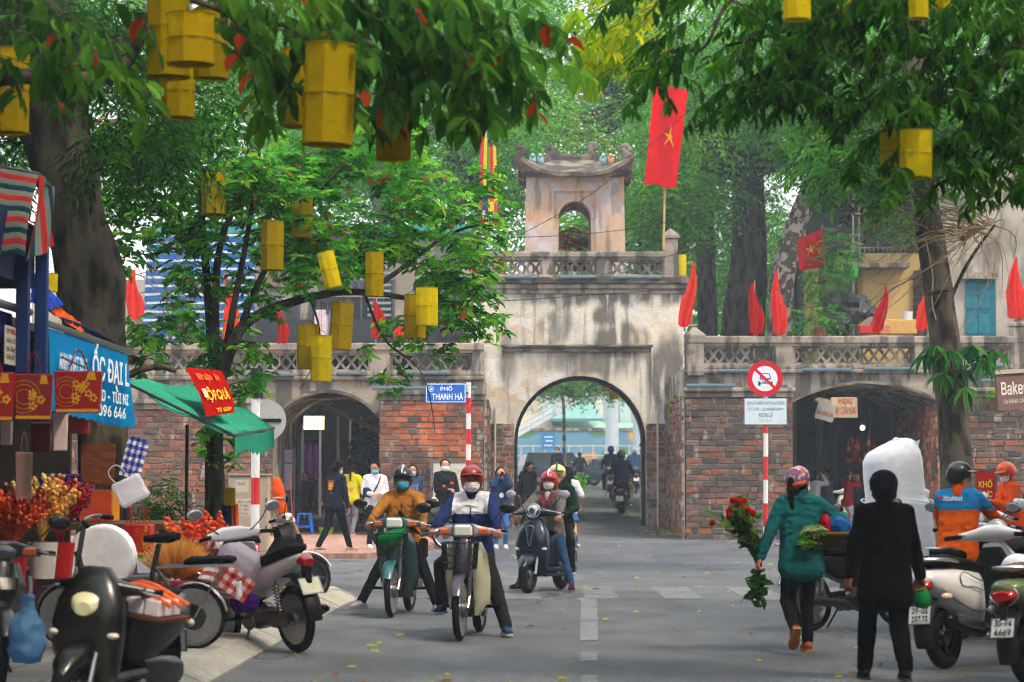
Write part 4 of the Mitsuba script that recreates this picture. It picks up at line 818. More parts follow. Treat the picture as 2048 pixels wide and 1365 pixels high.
for x0, x1, y0, y1 in ((1931, 1953, 566, 618), (1957, 1979, 566, 618), (1931, 1953, 628, 668), (1957, 1979, 628, 668)):
    a, b = at(x0, y1, YB), at(x1, y0, YB); dr_.add('panel', bx(a[0], b[0], YB - .07, YB - .051, a[2], b[2], .008), 'matte', S(46, 120, 138), False)
a, b = at(1922, 560, YB), at(1990, 548, YB); rh.add('door_hood', wobble(tm(mani(bx(a[0], b[0], YB - .35, YB - .003, a[2], b[2])).refine_to_length(.12)), .03, 6), 'concrete', None, False)
dr2 = rh.add('shutter_door', bx(*sum(([at(1826, 0, YB)[0], at(1850, 0, YB)[0]], [YB + .2, YB + .298], [at(0, 690, YB)[2], at(0, 540, YB)[2]]), [])), 'matte', S(84, 62, 58), False)
for i in range(7): a, b = at(1829, 650 - i * 15, YB), at(1847, 640 - i * 15, YB); dr2.add('slat', bx(a[0], b[0], YB + .16, YB + .199, a[2], b[2]), 'matte', S(58, 44, 44), False)
a, b = at(1716, 432, YB), at(1820, 356, YB); cs = grid(bilin((a[0], YB + .6, a[2]), (b[0], YB + .6, a[2]), (b[0], YB + 1.5, b[2]), (a[0], YB + 1.5, b[2])), 60, 1); v = cs.vertices; v[:, 1] += .03 * np.sin(np.arange(len(v)) // 2 * 1.1); cs.vertices = v
rh.add('awning', thick(cs, .02), 'matte', S(104, 30, 44), False)
a, b = at(1700, 530, YB), at(1812, 498, YB); rh.add('balcony_slab', bx(a[0], b[0], YB - .6, YB + 1.6, a[2] - .12, a[2]), 'concrete', None, False)
for x in range(1703, 1812, 9): q = at(x, 530, YB - .55); rh.add('balcony_bar', tube([q, q + A(0, 0, .5)], .012, 5), 'plain', S(160, 158, 150))
rh.add('balcony_rail', tube([at(1700, 496, YB - .55), at(1812, 496, YB - .55)], .02, 6), 'plain', S(150, 148, 142))
q0, q1 = at(1706, 670, YB - .6), at(1706, 372, YB - .6); rh.add('scaffold_pole', tube([q0 * A(1, 1, 0) + A(0, 0, 3.82), q1], .03, 6), 'plain', S(150, 152, 152))
rh.add('scaffold_pole', tube([at(1718, 520, YB - .6), at(1718, 370, YB - .6)], .03, 6), 'plain', S(130, 132, 132))
for y in (388, 428, 470): rh.add('ladder_rung', tube([at(1700, y, YB - .62), at(1722, y, YB - .62)], .022, 5), 'plain', S(150, 152, 152))
for x in (1598, 1612, 1628): q = at(x, 510, YB + .9); rh.add('column', tube([q * A(1, 1, 0) + A(0, 0, 3.82), q], .12, 10), 'plain', S(170, 160, 92) if x > 1605 else S(60, 72, 78))
rh.add('roof', thick(grid(bilin(at(1640, 350, YB), at(2320, 322, YB), at(2320, 300, YB + 6), at(1640, 330, YB + 6)), 2, 1), .15), 'matte', S(60, 56, 56), False)
jr = np.random.default_rng(80)
for i in range(26):
    px, py = jr.uniform(1650, 1748), jr.uniform(600, 662); c = at(px, py, YB - jr.uniform(.8, 2.2)); s = jr.uniform(.08, .30, 3)
    m = move(bx(-s[0], s[0], -s[1], s[1], -s[2] * .6, s[2] * .6, .02), c, rz=jr.uniform(0, 90), ry=jr.uniform(-40, 40)); k = Thing('clutter_box', 'grey household clutter heaped on the terrace behind the right parapet', 'box', 'clutter heaped behind the right parapet'); k.body(wobble(tm(mani(m).refine_to_length(.12)), .02, 4, i), 'matte', S(*jr.choice([90, 70, 120, 50], 1).repeat(3)) * jr.uniform(.7, 1.2, 3), False)
for px, py, w, h, c, lb, nm in ((1794, 655, .5, .2, S(196, 150, 84), 'yellow wooden crate on the terrace before the yellow wall', 'crate'), (1815, 648, .28, .32, S(200, 204, 210), 'white bucket on the terrace beside the yellow crate', 'bucket'), (1748, 660, .42, .12, S(190, 40, 40), 'red plastic tray on the terrace behind the right parapet', 'tray')):
    c0 = at(px, py, 63.6); k = Thing(nm, lb, nm); m = lathe([(w * .4, -h), (w * .5, h), (w * .46, h), (w * .37, -h + .02)], 18) if nm == 'bucket' else bx(-w, w, -.2, .2, -h, h, .03); k.body(move(m, c0), 'plastic', c)
tf_ = Thing('terrace_plant', 'leafy pot plants on the terrace beside the clutter', 'plant')
m_, c_ = sprays([(at(1640, 640, 63.5), (.6, .3, .35)), (at(1655, 560, 65), (.5, .4, .9)), (at(1800, 455, 65.5), (.55, .3, .35)), (at(1670, 500, 65), (.5, .4, .6))], 260, .4, 8, .17, .06, GREEN_MID, np.random.default_rng(81)); tf_.add('foliage', m_, 'leaf', c_, False)
tf_.add('pot', cat([move(lathe([(.14, -.2), (.2, .1), (.0, .1)], 14), at(x, y, Y) - A(0, 0, .3)) for x, y, Y in ((1640, 640, 63.5),)]), 'matte', S(150, 80, 60))
rp = Thing('pot', 'green bucket hanging under the balcony', 'bucket'); rp.body(move(lathe([(.10, -.14), (.16, .12), (.14, .12), (.09, -.12)], 14), at(1707, 545, YB - .7)), 'plastic', S(40, 190, 60))
lh = Thing('apartment_house', 'pale house with barred windows behind the left wing, hidden by the tree', 'house')
a, b = at(330, 960, 70), at(952, 470, 70); lh.add('wall', bx(a[0], b[0], 70, 78, 0, b[2]), 'old_wall', None, False)
a2, b2 = at(60, 960, 69), at(330, 560, 69); lh.add('wall', bx(a2[0], b2[0], 69, 78, 0, b2[2]), 'old_wall', None, False)
lh.add('roof', bx(a[0] - .3, b[0] + .2, 69.5, 78.5, b[2], b[2] + .25), 'matte', S(70, 150, 150), False)
for x0, x1, y0, y1, c in ((520, 600, 600, 690, S(70, 74, 80)), (620, 690, 600, 690, S(80, 84, 92)), (700, 790, 560, 680, S(90, 96, 104)), (540, 610, 500, 570, S(150, 120, 90)), (640, 720, 510, 590, S(90, 90, 92)), (830, 930, 560, 680, S(60, 66, 74))):
    win(lh, x0, x1, y0, y1, 70, c, bars=4)
for y in range(520, 690, 12): far_box(lh, 'shutter_slat', 735, 782, y, y + 5, 69.86, .05, 'plain', S(150, 160, 168))
sh = Thing('striped_awning', 'blue and white striped sheet awning on the house behind the left wing', 'awning')
a, b = at(284, 690, 66), at(505, 462, 66); n = 13
for i in range(n):
    z0, z1 = a[2] + (b[2] - a[2]) * i / n, a[2] + (b[2] - a[2]) * (i + .72) / n
    sh.add('stripe', thick(grid(lambda u, v: np.stack([a[0] + (b[0] - a[0]) * u, 66 + .9 * (v * (z1 - z0) + z0 - a[2]) / (b[2] - a[2]) + .03 * np.sin(u * 40), z0 + (z1 - z0) * v], -1), 30, 1), .02), 'thin_cloth', S(52, 120, 190), False)
    z2 = a[2] + (b[2] - a[2]) * (i + 1) / n
    sh.add('stripe', thick(grid(lambda u, v: np.stack([a[0] + (b[0] - a[0]) * u, 66 + .9 * (v * (z2 - z1) + z1 - a[2]) / (b[2] - a[2]) + .03 * np.sin(u * 40), z1 + (z2 - z1) * v], -1), 30, 1), .02), 'thin_cloth', S(225, 232, 240), False)
sh.add('frame', cat([tube([(x, 66.1, 3.6), (x, 67, b[2])], .03, 6) for x in (a[0], b[0])]), 'metal', S(120, 120, 120))
for i, (px, c) in enumerate(((642, S(220, 200, 205)), (668, S(130, 140, 170)), (690, S(200, 205, 215)))):
    g = Thing('garment', ('pink', 'slate blue', 'pale grey')[i] + ' garment hung to dry behind the left parapet', 'laundry'); q = at(px, 620, 64.5)
    g.body(thick(grid(lambda u, v: q + np.stack([(u - .5) * .36 * (1 - .25 * (v < .2)), .05 * np.sin(u * 9 + i), -v * .75], -1), 12, 8), .012), 'cloth', c, True)
ct = Thing('bare_bush', 'grey leafless twigs before the blue striped awning', 'shrub')
for i in range(90):
    p0 = at(jr.uniform(280, 400), jr.uniform(480, 680), 60); e = A(jr.uniform(-.9, 1.3), jr.uniform(-.4, .4), jr.uniform(-.3, 1.0)); q = smoothline([p0, p0 + e * .5 + jr.normal(size=3) * .12, p0 + e], 4); ct.add('twig', tube(q, np.linspace(.016, .004, len(q)), 4), 'plain', S(120, 108, 92), True)
ct.add('stem', cat([limb([at(340, 1000, 60) * A(1, 1, 0), at(345, 760, 60), at(330, 560, 60)], .07, .03, 8, 6)]), 'bark', None, True)

# ------------------------------------------------------------------ the lanes seen through the wing arches
la = Thing('lane_houses', 'dark lane of small shops seen through the right arch', 'building')
YL = 74.0
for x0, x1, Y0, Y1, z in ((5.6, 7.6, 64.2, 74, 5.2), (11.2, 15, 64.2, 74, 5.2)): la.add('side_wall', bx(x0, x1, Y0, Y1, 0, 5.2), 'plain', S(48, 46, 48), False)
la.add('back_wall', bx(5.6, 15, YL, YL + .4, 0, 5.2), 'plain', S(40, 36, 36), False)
for px, c in ((1640, S(150, 140, 110)), (1668, S(70, 66, 66)), (1748, S(80, 76, 74)), (1790, S(60, 58, 58))): q = at(px, 1000, YL - .3); la.add('door_post', bx(q[0] - .1, q[0] + .1, YL - .4, YL - .02, 0, 3.55), 'plain', c, False)
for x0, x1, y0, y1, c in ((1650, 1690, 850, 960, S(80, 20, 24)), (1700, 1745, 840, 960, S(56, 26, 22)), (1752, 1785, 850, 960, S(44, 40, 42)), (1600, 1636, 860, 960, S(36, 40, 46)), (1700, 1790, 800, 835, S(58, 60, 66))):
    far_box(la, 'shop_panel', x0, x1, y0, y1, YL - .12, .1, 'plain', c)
q = at(1656, 786, 68); la.add('awning', thick(grid(bilin(at(1628, 800, 66.5), at(1662, 815, 66.2), at(1705, 790, 70), at(1660, 783, 71)), 24, 1), .03), 'matte', S(150, 140, 122), False)
sg = Thing('shop_sign', 'cream signboard with red lettering facing out of the right arch', 'sign'); a, b = at(1662, 836, 67), at(1715, 795, 67)
sg.body(bx(a[0], b[0], 67, 67.05, a[2], b[2], .01), 'plain', S(232, 214, 176)); sg.add('lettering', move(text('BÁNH CUỐN NÓNG', .20, .004, True, b[0] - a[0] - .06), (a[0] + .03, 66.996, a[2] + .10)), 'plain', S(200, 40, 30), False); sg.add('lettering', move(text('HÀNG', .16, .004, True, .4), (a[0] + .2, 66.996, a[2] + .38)), 'plain', S(200, 40, 30), False)
sg2 = Thing('shop_sign', 'pale signboard with red lettering seen at a slant in the right arch', 'sign'); a, b = at(1628, 836, 66.2), at(1661, 800, 66.2); tf2 = T().translate([a[0], 66.2, a[2]]).rotate([0, 0, 1], -18).rotate([0, 1, 0], 16); sg2.tf = tf2
sg2.body(bx(0, .52, 0, .05, 0, .48, .01), 'plain', S(214, 214, 206)); sg2.add('lettering', move(text('BÁN HÀNG ĂN', .13, .004, True, .46), (.03, -.004, .12)), 'plain', S(190, 50, 44), False)
lp = Thing('lane_lamp', 'bare lit bulb hanging in the lane behind the right arch', 'lamp'); q = at(1725, 856, 68.5)
lp.add('cord', tube([q + A(0, 0, 1.6), q + A(0, 0, .1)], .008, 4), 'plain', S(30, 30, 30)); lp.add('socket', tube([q + A(0, 0, .16), q + A(0, 0, .06)], .035, 8), 'plastic', S(60, 60, 60))
bulb = lp.add('bulb', ell(q, (.065, .065, .06)), 'plain', S(240, 240, 240), True); scene[bulb.key]['emitter'] = {'type': 'area', 'radiance': {'type': 'rgb', 'value': [6, 5.8, 6.4]}}
for i in range(24):
    px, py = jr.uniform(1690, 1755), jr.uniform(880, 925); q = at(px, py, 69 + jr.uniform(-.5, .5)); k = Thing('red_ornament', 'small red and gold ornaments hanging in the lane', 'ornament', 'red ornaments in the lane'); k.body(cat([ell(q, (.05, .05, .10), 1), tube([q, q + A(0, 0, .3)], .005, 4)]), 'plastic', [S(180, 30, 20), S(220, 110, 20), S(160, 20, 24)][i % 3], True)
ll = Thing('lane_houses', 'glass fronted shops seen through the left arch', 'building')
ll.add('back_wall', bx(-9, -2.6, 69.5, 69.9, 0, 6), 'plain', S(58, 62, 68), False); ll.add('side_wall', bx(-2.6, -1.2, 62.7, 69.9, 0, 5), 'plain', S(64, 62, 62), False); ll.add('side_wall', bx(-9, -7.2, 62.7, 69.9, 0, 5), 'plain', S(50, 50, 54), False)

ll.add('roof', bx(-9, -1.2, 64, 69.9, 5.001, 5.2), 'plain', S(50, 50, 52), False)  # unseen roof added to keep the left lane dark
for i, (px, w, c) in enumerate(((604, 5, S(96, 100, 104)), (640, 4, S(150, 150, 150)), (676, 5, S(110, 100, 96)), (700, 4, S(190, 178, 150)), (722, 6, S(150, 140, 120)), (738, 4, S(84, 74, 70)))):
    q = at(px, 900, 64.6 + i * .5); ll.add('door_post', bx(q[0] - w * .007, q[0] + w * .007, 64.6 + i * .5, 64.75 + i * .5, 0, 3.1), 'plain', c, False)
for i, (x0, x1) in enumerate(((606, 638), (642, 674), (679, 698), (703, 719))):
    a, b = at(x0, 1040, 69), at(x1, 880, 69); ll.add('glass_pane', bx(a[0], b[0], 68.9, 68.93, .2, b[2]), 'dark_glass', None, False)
ll.add('awning', thick(grid(bilin(at(637, 808, 60.5), at(648, 806, 60.5), at(760, 858, 60.5), at(756, 868, 60.5)), 8, 1), .05), 'matte', S(170, 150, 128), False)
ll.add('awning', thick(grid(bilin(at(533, 800, 56.3), at(684, 796, 56.3), at(684, 782, 58.5), at(533, 786, 58.5)), 20, 1), .03), 'matte', S(150, 118, 92), False)
ls = Thing('lit_sign', 'small lit yellow and white shop sign under the left arch', 'sign'); a, b = at(606, 861, 60), at(650, 831, 60)
ls.body(bx(a[0], b[0], 60, 60.10, a[2], b[2], .03), 'plain', S(60, 60, 60)); f = ls.add('panel', bx(a[0] + .02, b[0] - .02, 59.985, 59.998, a[2] + .02, b[2] - .02), 'plain', S(235, 210, 110), False); scene[f.key]['emitter'] = {'type': 'area', 'radiance': {'type': 'rgb', 'value': [.55, .45, .16]}}
f = ls.add('panel', bx(a[0] + .14, b[0] - .2, 59.97, 59.984, a[2] + .2, b[2] - .05), 'plain', S(245, 240, 235), False); scene[f.key]['emitter'] = {'type': 'area', 'radiance': {'type': 'rgb', 'value': [1.1, 1.05, 1.05]}}
ls.add('lettering', move(text('CÀ PHÊ', .07, .004, True, .3), (a[0] + .10, 59.966, a[2] + .06)), 'plain', S(120, 60, 20), False)
ls2 = Thing('shop_sign', 'orange poster board behind the lit sign under the left arch', 'sign'); a, b = at(566, 866, 62), at(604, 832, 62); ls2.body(bx(a[0], b[0], 62, 62.05, a[2], b[2]), 'plain', S(196, 84, 34), False); ls2.add('panel', bx(a[0] + .04, b[0] - .04, 61.98, 61.999, a[2] + .2, b[2] - .06), 'plain', S(130, 40, 30), False)
for i, y in enumerate((900, 928, 954)):
    k = Thing('notice_sheet', ('topmost', 'middle', 'lowest')[i] + ' of three pale sheets pinned in a column at the left arch', 'paper'); a, b = at(569, y + 26, 58), at(585, y, 58); k.body(bx(a[0], b[0], 58, 58.01, a[2], b[2]), 'plain', S(205, 196, 232), False)
nb = Thing('notice_rack', 'thin metal rack holding the pale sheets at the left arch', 'rack'); a, b = at(567, 1046, 58.05), at(588, 896, 58.05); nb.body(cat([bx(x, x + .03, 58.02, 58.06, .1, b[2]) for x in (a[0], b[0])] + [bx(a[0], b[0], 58.02, 58.06, z, z + .03) for z in (.6, 1.2, 1.6)]), 'metal', S(150, 150, 156), False)
for i in range(12):
    px = jr.uniform(604, 640); q = at(px, 890, 65 + jr.uniform(0, 1)); k = Thing('garment', ['dark', 'green', 'purple', 'pink'][i % 4] + ' garment on the rack behind the left arch', 'clothes', 'clothes hung behind the left arch'); k.body(thick(grid(lambda u, v: q + np.stack([(u - .5) * .3 * (.5 + .5 * np.minimum(1, v * 4)), .04 * np.sin(u * 9 + i), -v * .8], -1), 8, 8), .015), 'cloth', [S(30, 34, 60), S(40, 130, 90), S(80, 40, 100), S(190, 70, 110)][i % 4], True)
pp = Thing('potted_tree', 'dark leafy potted tree at the right side of the left lane', 'plant'); m_, c_ = sprays([((at(738, 920, 61))[:], (.35, .4, .9))], 420, .3, 8, .13, .05, [S(26, 52, 44), S(34, 66, 50)], np.random.default_rng(82)); pp.add('foliage', m_, 'leaf', c_, False); q = at(738, 1000, 61); pp.add('stem', tube([(q[0], 61, .3), (q[0], 61, 2)], .03, 6), 'bark', None, True); pp.add('pot', move(lathe([(.18, 0), (.26, .4), (.22, .4), (.2, .35)], 14), (q[0], 61, .1)), 'matte', S(80, 60, 50))

# ------------------------------------------------------------------ flags and cables
def flag(px, pt, pb, Y, label, tone, w=.30, lean=0.0, pole=True):
    t = Thing('flag', label, 'flag', 'plain red flags along the parapets'); top, bot = at(px, pt, Y), at(px, pb, Y); h = top[2] - bot[2]; s = (px * 7 % 11) / 11.0
    def fn(u, v):
        wd = 1.25 * w * np.clip(.10 + 1.5 * v, 0, 1) * (1 - .25 * np.clip(v - .75, 0, 1) * 4 * (u > .5)); a = u - .5
        return np.stack([top[0] + a * wd + .06 * v * (s - .5) + .05 * np.sin(5 * v + 6 * s) + (s - .5) * .26 * v * v, top[1] + .12 * np.sin(a * 12 + 4 * v + 6 * s) * np.clip(v * 2, .1, 1), top[2] - h * v * (1 - .12 * np.abs(a) * (v > .5))], -1)
    t.add('cloth', thick(grid(fn, 14, 26), .004), 'thin_cloth', tone, True)
    t.add('pole', tube([A(top[0], Y + .12, zw - .4 if False else bot[2] - .5), A(top[0] + .02, Y + .05, top[2] + .05)], .014, 6), 'plain', S(170, 160, 140))
RED1, RED2 = S(238, 70, 52), S(206, 28, 30)
for px, pt, pb, tone, w, lb in ((1383, 525, 657, RED1, .26, 'salmon red flag beside the gate, leftmost on the right wing'), (1508, 565, 672, RED2, .27, 'deep red flag on the right wing in front of the thick trunk'), (1555, 540, 673, RED1, .28, 'red flag before the pale mottled trunk'), (1768, 572, 666, RED2, .24, 'red flag before the yellow wall'),
                                (1856, 546, 664, RED1, .25, 'red flag touching the slender trunk'), (2031, 515, 642, RED1, .36, 'red flag at the right edge beyond the teal door'), (268, 540, 641, RED1, .34, 'red flag beside the old trunk on the left wing'), (454, 546, 686, RED1, .28, 'red flag behind the multi stemmed tree'),
                                (559, 602, 690, RED2, .2, 'thin red flag right of the multi stemmed tree'), (751, 598, 679, RED2, .28, 'red flag behind the lantern touching the bent branch'), (802, 648, 682, RED1, .22, 'short red flag nearest the gate on the left wing')):
    flag(px, pt, pb, YW + .1, lb, tone, w)
bf = Thing('national_flag', 'large red flag with yellow star hanging from a tall pole beside the tower', 'flag'); YF = 60.6
p = [at(1308, 168, YF), at(1376, 178, YF), at(1351, 376, YF), at(1289, 370, YF)]
bfn = bilin(*p)
def bigf(u, v): q = bfn(u, v); q[..., 1] += .16 * np.sin(u * 5.4 + .6) + .05 * np.sin(u * 9 - v * 4); q[..., 2] += .05 * np.sin(u * 6); return q
bf.add('cloth', thick(grid(bigf, 30, 30), .004), 'thin_cloth', S(236, 20, 26), True)
def star(n=5, r=.42): a = np.arange(2 * n) * PI / n + PI / 2; rr = np.where(np.arange(2 * n) % 2, r * .40, 1.0); return np.stack([rr * np.cos(a), rr * np.sin(a)], 1)
def star_on(fn, cu, cv, su, sv, off):
    s = star(); c = np.array([[0, 0]]); q = np.vstack([c, s]); P = fn(cu + q[:, 0] * su, cv - q[:, 1] * sv) + A(0, off, 0); f = [[0, i + 1, (i + 1) % 10 + 1] for i in range(10)]
    m = trimesh.Trimesh(P, f, process=False).subdivide().subdivide(); m.vertices[:, 1] += 0; return thick(m, .004)
bf.add('star', star_on(bigf, .62, .50, .26, .13, -.03), 'thin_cloth', S(250, 214, 30), False)
bf.add('pole', tube([at(1327, 500, YF + .14), at(1334, 165, YF + .14)], .028, 8), 'plain', S(190, 160, 110))
hf = Thing('national_flag', 'red flag with yellow star hung on the house behind the right wing', 'flag'); p = [at(1594, 478, 65), at(1646, 458, 65), at(1650, 534, 65), at(1598, 542, 65)]; hfn = bilin(*p)
hff = lambda u, v: hfn(u, v) + np.stack([0 * u, .05 * np.sin(u * 7), .15 * np.minimum(0, u - .3) * (v < .2)], -1)
hf.add('cloth', thick(grid(hff, 16, 16), .004), 'thin_cloth', S(196, 20, 26), True); hf.add('star', star_on(hff, .48, .45, .20, .18, -.03), 'thin_cloth', S(240, 206, 40), False); hf.add('pole', tube([at(1650, 560, 65.1), at(1644, 450, 65.1)], .02, 6), 'plain', S(150, 130, 90))
ff = Thing('festival_flag', 'narrow festival flag of red, yellow, green and blue bands left of the tower', 'flag')
p = [at(962, 262, 60.0), at(992, 296, 60.0), at(996, 426, 60.0), at(956, 420, 60.0)]; ffn = bilin(*p); fff = lambda u, v: ffn(u, v) + np.stack([0 * u, .08 * np.sin(u * 5 + v * 3), 0 * u], -1)
for i, (u0, u1, v0, v1, c) in enumerate(((0, .22, 0, 1, S(226, 60, 70)), (.22, .42, 0, .8, S(238, 216, 50)), (.42, .58, .1, .72, S(90, 170, 60)), (.58, .8, .06, .85, S(230, 70, 50)), (.8, 1, 0, .86, S(236, 210, 50)), (.22, .5, .8, 1, S(70, 60, 140)), (.5, .8, .85, 1, S(236, 210, 50)), (.8, 1, .86, 1, S(220, 60, 50)), (.42, .58, .72, .8, S(70, 60, 140)))):
    ff.add('band', thick(grid(lambda u, v: fff(u0 + (u1 - u0) * u, v0 + (v1 - v0) * v), 5, 16), .004), 'thin_cloth', c, True)
ff.add('pole', tube([at(966, 480, 60.95), at(972, 250, 60.95)], .024, 6), 'plain', S(210, 205, 195))
for i, (P, lb) in enumerate((([(930, 478, 58), (1150, 470, 58), (1500, 395, 52), (1900, 260, 38)], 'black cable sagging across the tower towards the slender trunk'), ([(1040, 470, 59), (1180, 390, 59), (1290, 300, 59), (1500, 120, 50)], 'thin cable slanting up past the tower opening'),
                              ([(1180, 558, 60), (1450, 480, 55), (1750, 390, 45), (1860, 350, 37)], 'thin cable from the gate cornice to the slender trunk'), ([(880, 600, 58), (1000, 602, 58), (1180, 590, 58), (1365, 580, 58)], 'thin cable across the gate plaster'), ([(1540, 570, 54), (1700, 640, 48), (1760, 600, 44), (1870, 540, 37)], 'thin drooping cable right of the pale trunk'))):
    k = Thing('cable', lb, 'cable'); k.body(tube(smoothline([at(*q) for q in P], 12), .009, 5), 'plain', S(40, 40, 44), True)
# ------------------------------------------------------------------ motorbikes and scooters (local: x forward, y left, z up, ground at 0)
K_ = S(12, 12, 14); CH = S(205, 206, 210); DK = S(46, 46, 50); AMB = S(210, 96, 24)
WC = {}
def wheel(t, x, R, rt, spoke=True, alloy=None, tyre_w=None):
    k = (x, R, rt, spoke, tyre_w)
    if k in WC:
        w = t.add('wheel', WC[k][0], None)
        for n_, d_ in WC[k][1]: w.add(n_, d_, None)
        return w
    w = t.add('wheel', move(ringtorus(R - rt, rt, 40, 10, tyre_w), (x, 0, R)), 'rubber', S(30, 30, 31), True)
    ri = R - 1.75 * rt
    w.add('rim', move(lathe([(ri - .012, -.022), (ri + .012, -.030), (ri + .02, -.030), (ri + .02, .030), (ri + .012, .030), (ri - .012, .022), (ri - .012, -.022)], 36, 'y'), (x, 0, R)), 'metal', CH if spoke else S(90, 92, 96))
    w.add('hub', move(lathe([(.0, -.055), (.03, -.055), (.06, -.04), (.062, .04), (.03, .055), (0, .055)], 18, 'y'), (x, 0, R)), 'metal', S(150, 150, 154))
    if spoke:
        L = [tube([(x + .055 * math.cos(a), s * .032, R + .055 * math.sin(a)), (x + (ri - .01) * math.cos(a + s * .22), s * .01, R + (ri - .01) * math.sin(a + s * .22))], .0022, 4, False) for a in np.arange(18) * 2 * PI / 18 for s in (-1, 1)]
        w.add('spokes', cat(L), 'metal', S(180, 180, 184), False)
    else:
        w.add('spokes', cat([move(bx(.04, ri, -.016, .016, -.022, .022, .008), (x, 0, R), ry=a) for a in range(0, 360, 72)]), 'metal', alloy if alloy is not None else S(120, 122, 126))
    WC[k] = ({a: b for a, b in scene[w.key].items() if a != 'to_world'}, [(q[len(w.key) + 2:], {a: b for a, b in scene[q].items() if a != 'to_world'}) for q in list(scene) if q.startswith(w.key + '__')])
    return w
def arc_fender(x, z, R, w, a0, a1, n=14, th=.006, bulge=.02):
    def fn(u, v):
        a = np.radians(a0 + (a1 - a0) * u); q = (v - .5) * 2; r = R - bulge * np.abs(q) ** 2.5
        return np.stack([x + r * np.cos(a), q * w * (1 - .25 * np.abs(u - .5)), z + r * np.sin(a)], -1)
    return thick(grid(fn, n, 8), -th)
def plate(t, x, z, text1, text2, tilt=18, y=0.0, yellow=False, wd=.19, ht=.14):
    M = T().translate([x, y, z]).rotate([0, 0, 1], -90).rotate([1, 0, 0], -tilt)
    p = t.add('number_plate', bx(-wd / 2, wd / 2, 0, .006, -ht / 2, ht / 2), 'plain', S(226, 222, 196) if yellow else S(232, 234, 236), False, tf=M)
    k = t.add('plate_edge', prism(sbox(-wd / 2 - .006, -ht / 2 - .006, wd / 2 + .006, ht / 2 + .006).difference(sbox(-wd / 2 + .004, -ht / 2 + .004, wd / 2 - .004, ht / 2 - .004)), .010, 'y', -.003), 'metal', S(150, 150, 154), False, tf=M)
    if text1:
        for s_, zz in ((text1, .012), (text2, -.055)):
            if s_: p.add('number', move(text(s_, .045, .003, True, wd - .05), (-wd / 2 + .025, -.0015, zz)), 'plain', S(40, 42, 48), False, tf=M)
def mirrors(t, x, z, col, out=.34, up=.20, shape_='round', back=.0, lens=True):
    for s in (-1, 1):
        st_ = t.add('mirror', ell((x - .02 + back, s * (out + .05), z + up), (.022, .078, .050) if shape_ != 'round' else (.025, .062, .055)), 'paint', col, True)
        st_.add('stalk', tube(smoothline([(x, s * .16, z), (x - .01, s * (out - .06), z + up * .5), (x + back, s * out, z + up - .02)], 5), .006, 6), 'metal', S(60, 60, 64))
        st_.add('glass', move(ell((0, 0, 0), (.004, .066, .042)), (x - .043 + back, s * (out + .05), z + up)), 'metal', S(210, 214, 220), True)
def handlebar(t, x, z, col, w=.36, cover=None):
    t.add('handlebar', tube(smoothline([(x - .09, -w, z - .015), (x - .02, -.2, z), (x, 0, z - .02), (x - .02, .2, z), (x - .09, w, z - .015)], 5), .012, 8), 'metal', S(150, 150, 154))
    for s in (-1, 1):
        t.add('grip', tube([(x - .055, s * (w - .11), z - .006), (x - .095, s * (w + .02), z - .016)], .018, 10), 'rubber', K_)
        t.add('brake_lever', tube(smoothline([(x - .01, s * (w - .13), z + .005), (x + .02, s * (w - .07), z - .01), (x - .015, s * (w + .035), z - .03)], 5), .006, 6), 'metal', S(170, 170, 174))
def seat_mesh(pts, n=22): return loft([(x, 0, z, w, h, 2.6) for x, z, w, h in pts], n)
def exhaust(t, x0, x1, y, z0, z1, r, col, cap=True):
    e = t.add('exhaust', tube(smoothline([(.12, y * .5, .22), (-.15, y, .20), (x0 + .1, y, z0)], 6), .018, 8), 'metal', S(120, 110, 100))
    e.add('silencer', loft([(x0 + .08, y, z0, r * .5, r * .5, 2), (x0, y, z0 + .01, r, r, 2), ((x0 + x1) / 2, y, (z0 + z1) / 2, r * 1.08, r * 1.08, 2), (x1 + .03, y, z1, r, r, 2), (x1, y, z1, r * .75, r * .75, 2)], 18), 'metal', col)
    e.add('tail_pipe', tube([(x1 + .01, y, z1), (x1 - .035, y, z1 + .004)], r * .45, 10, False), 'metal', S(60, 58, 56))
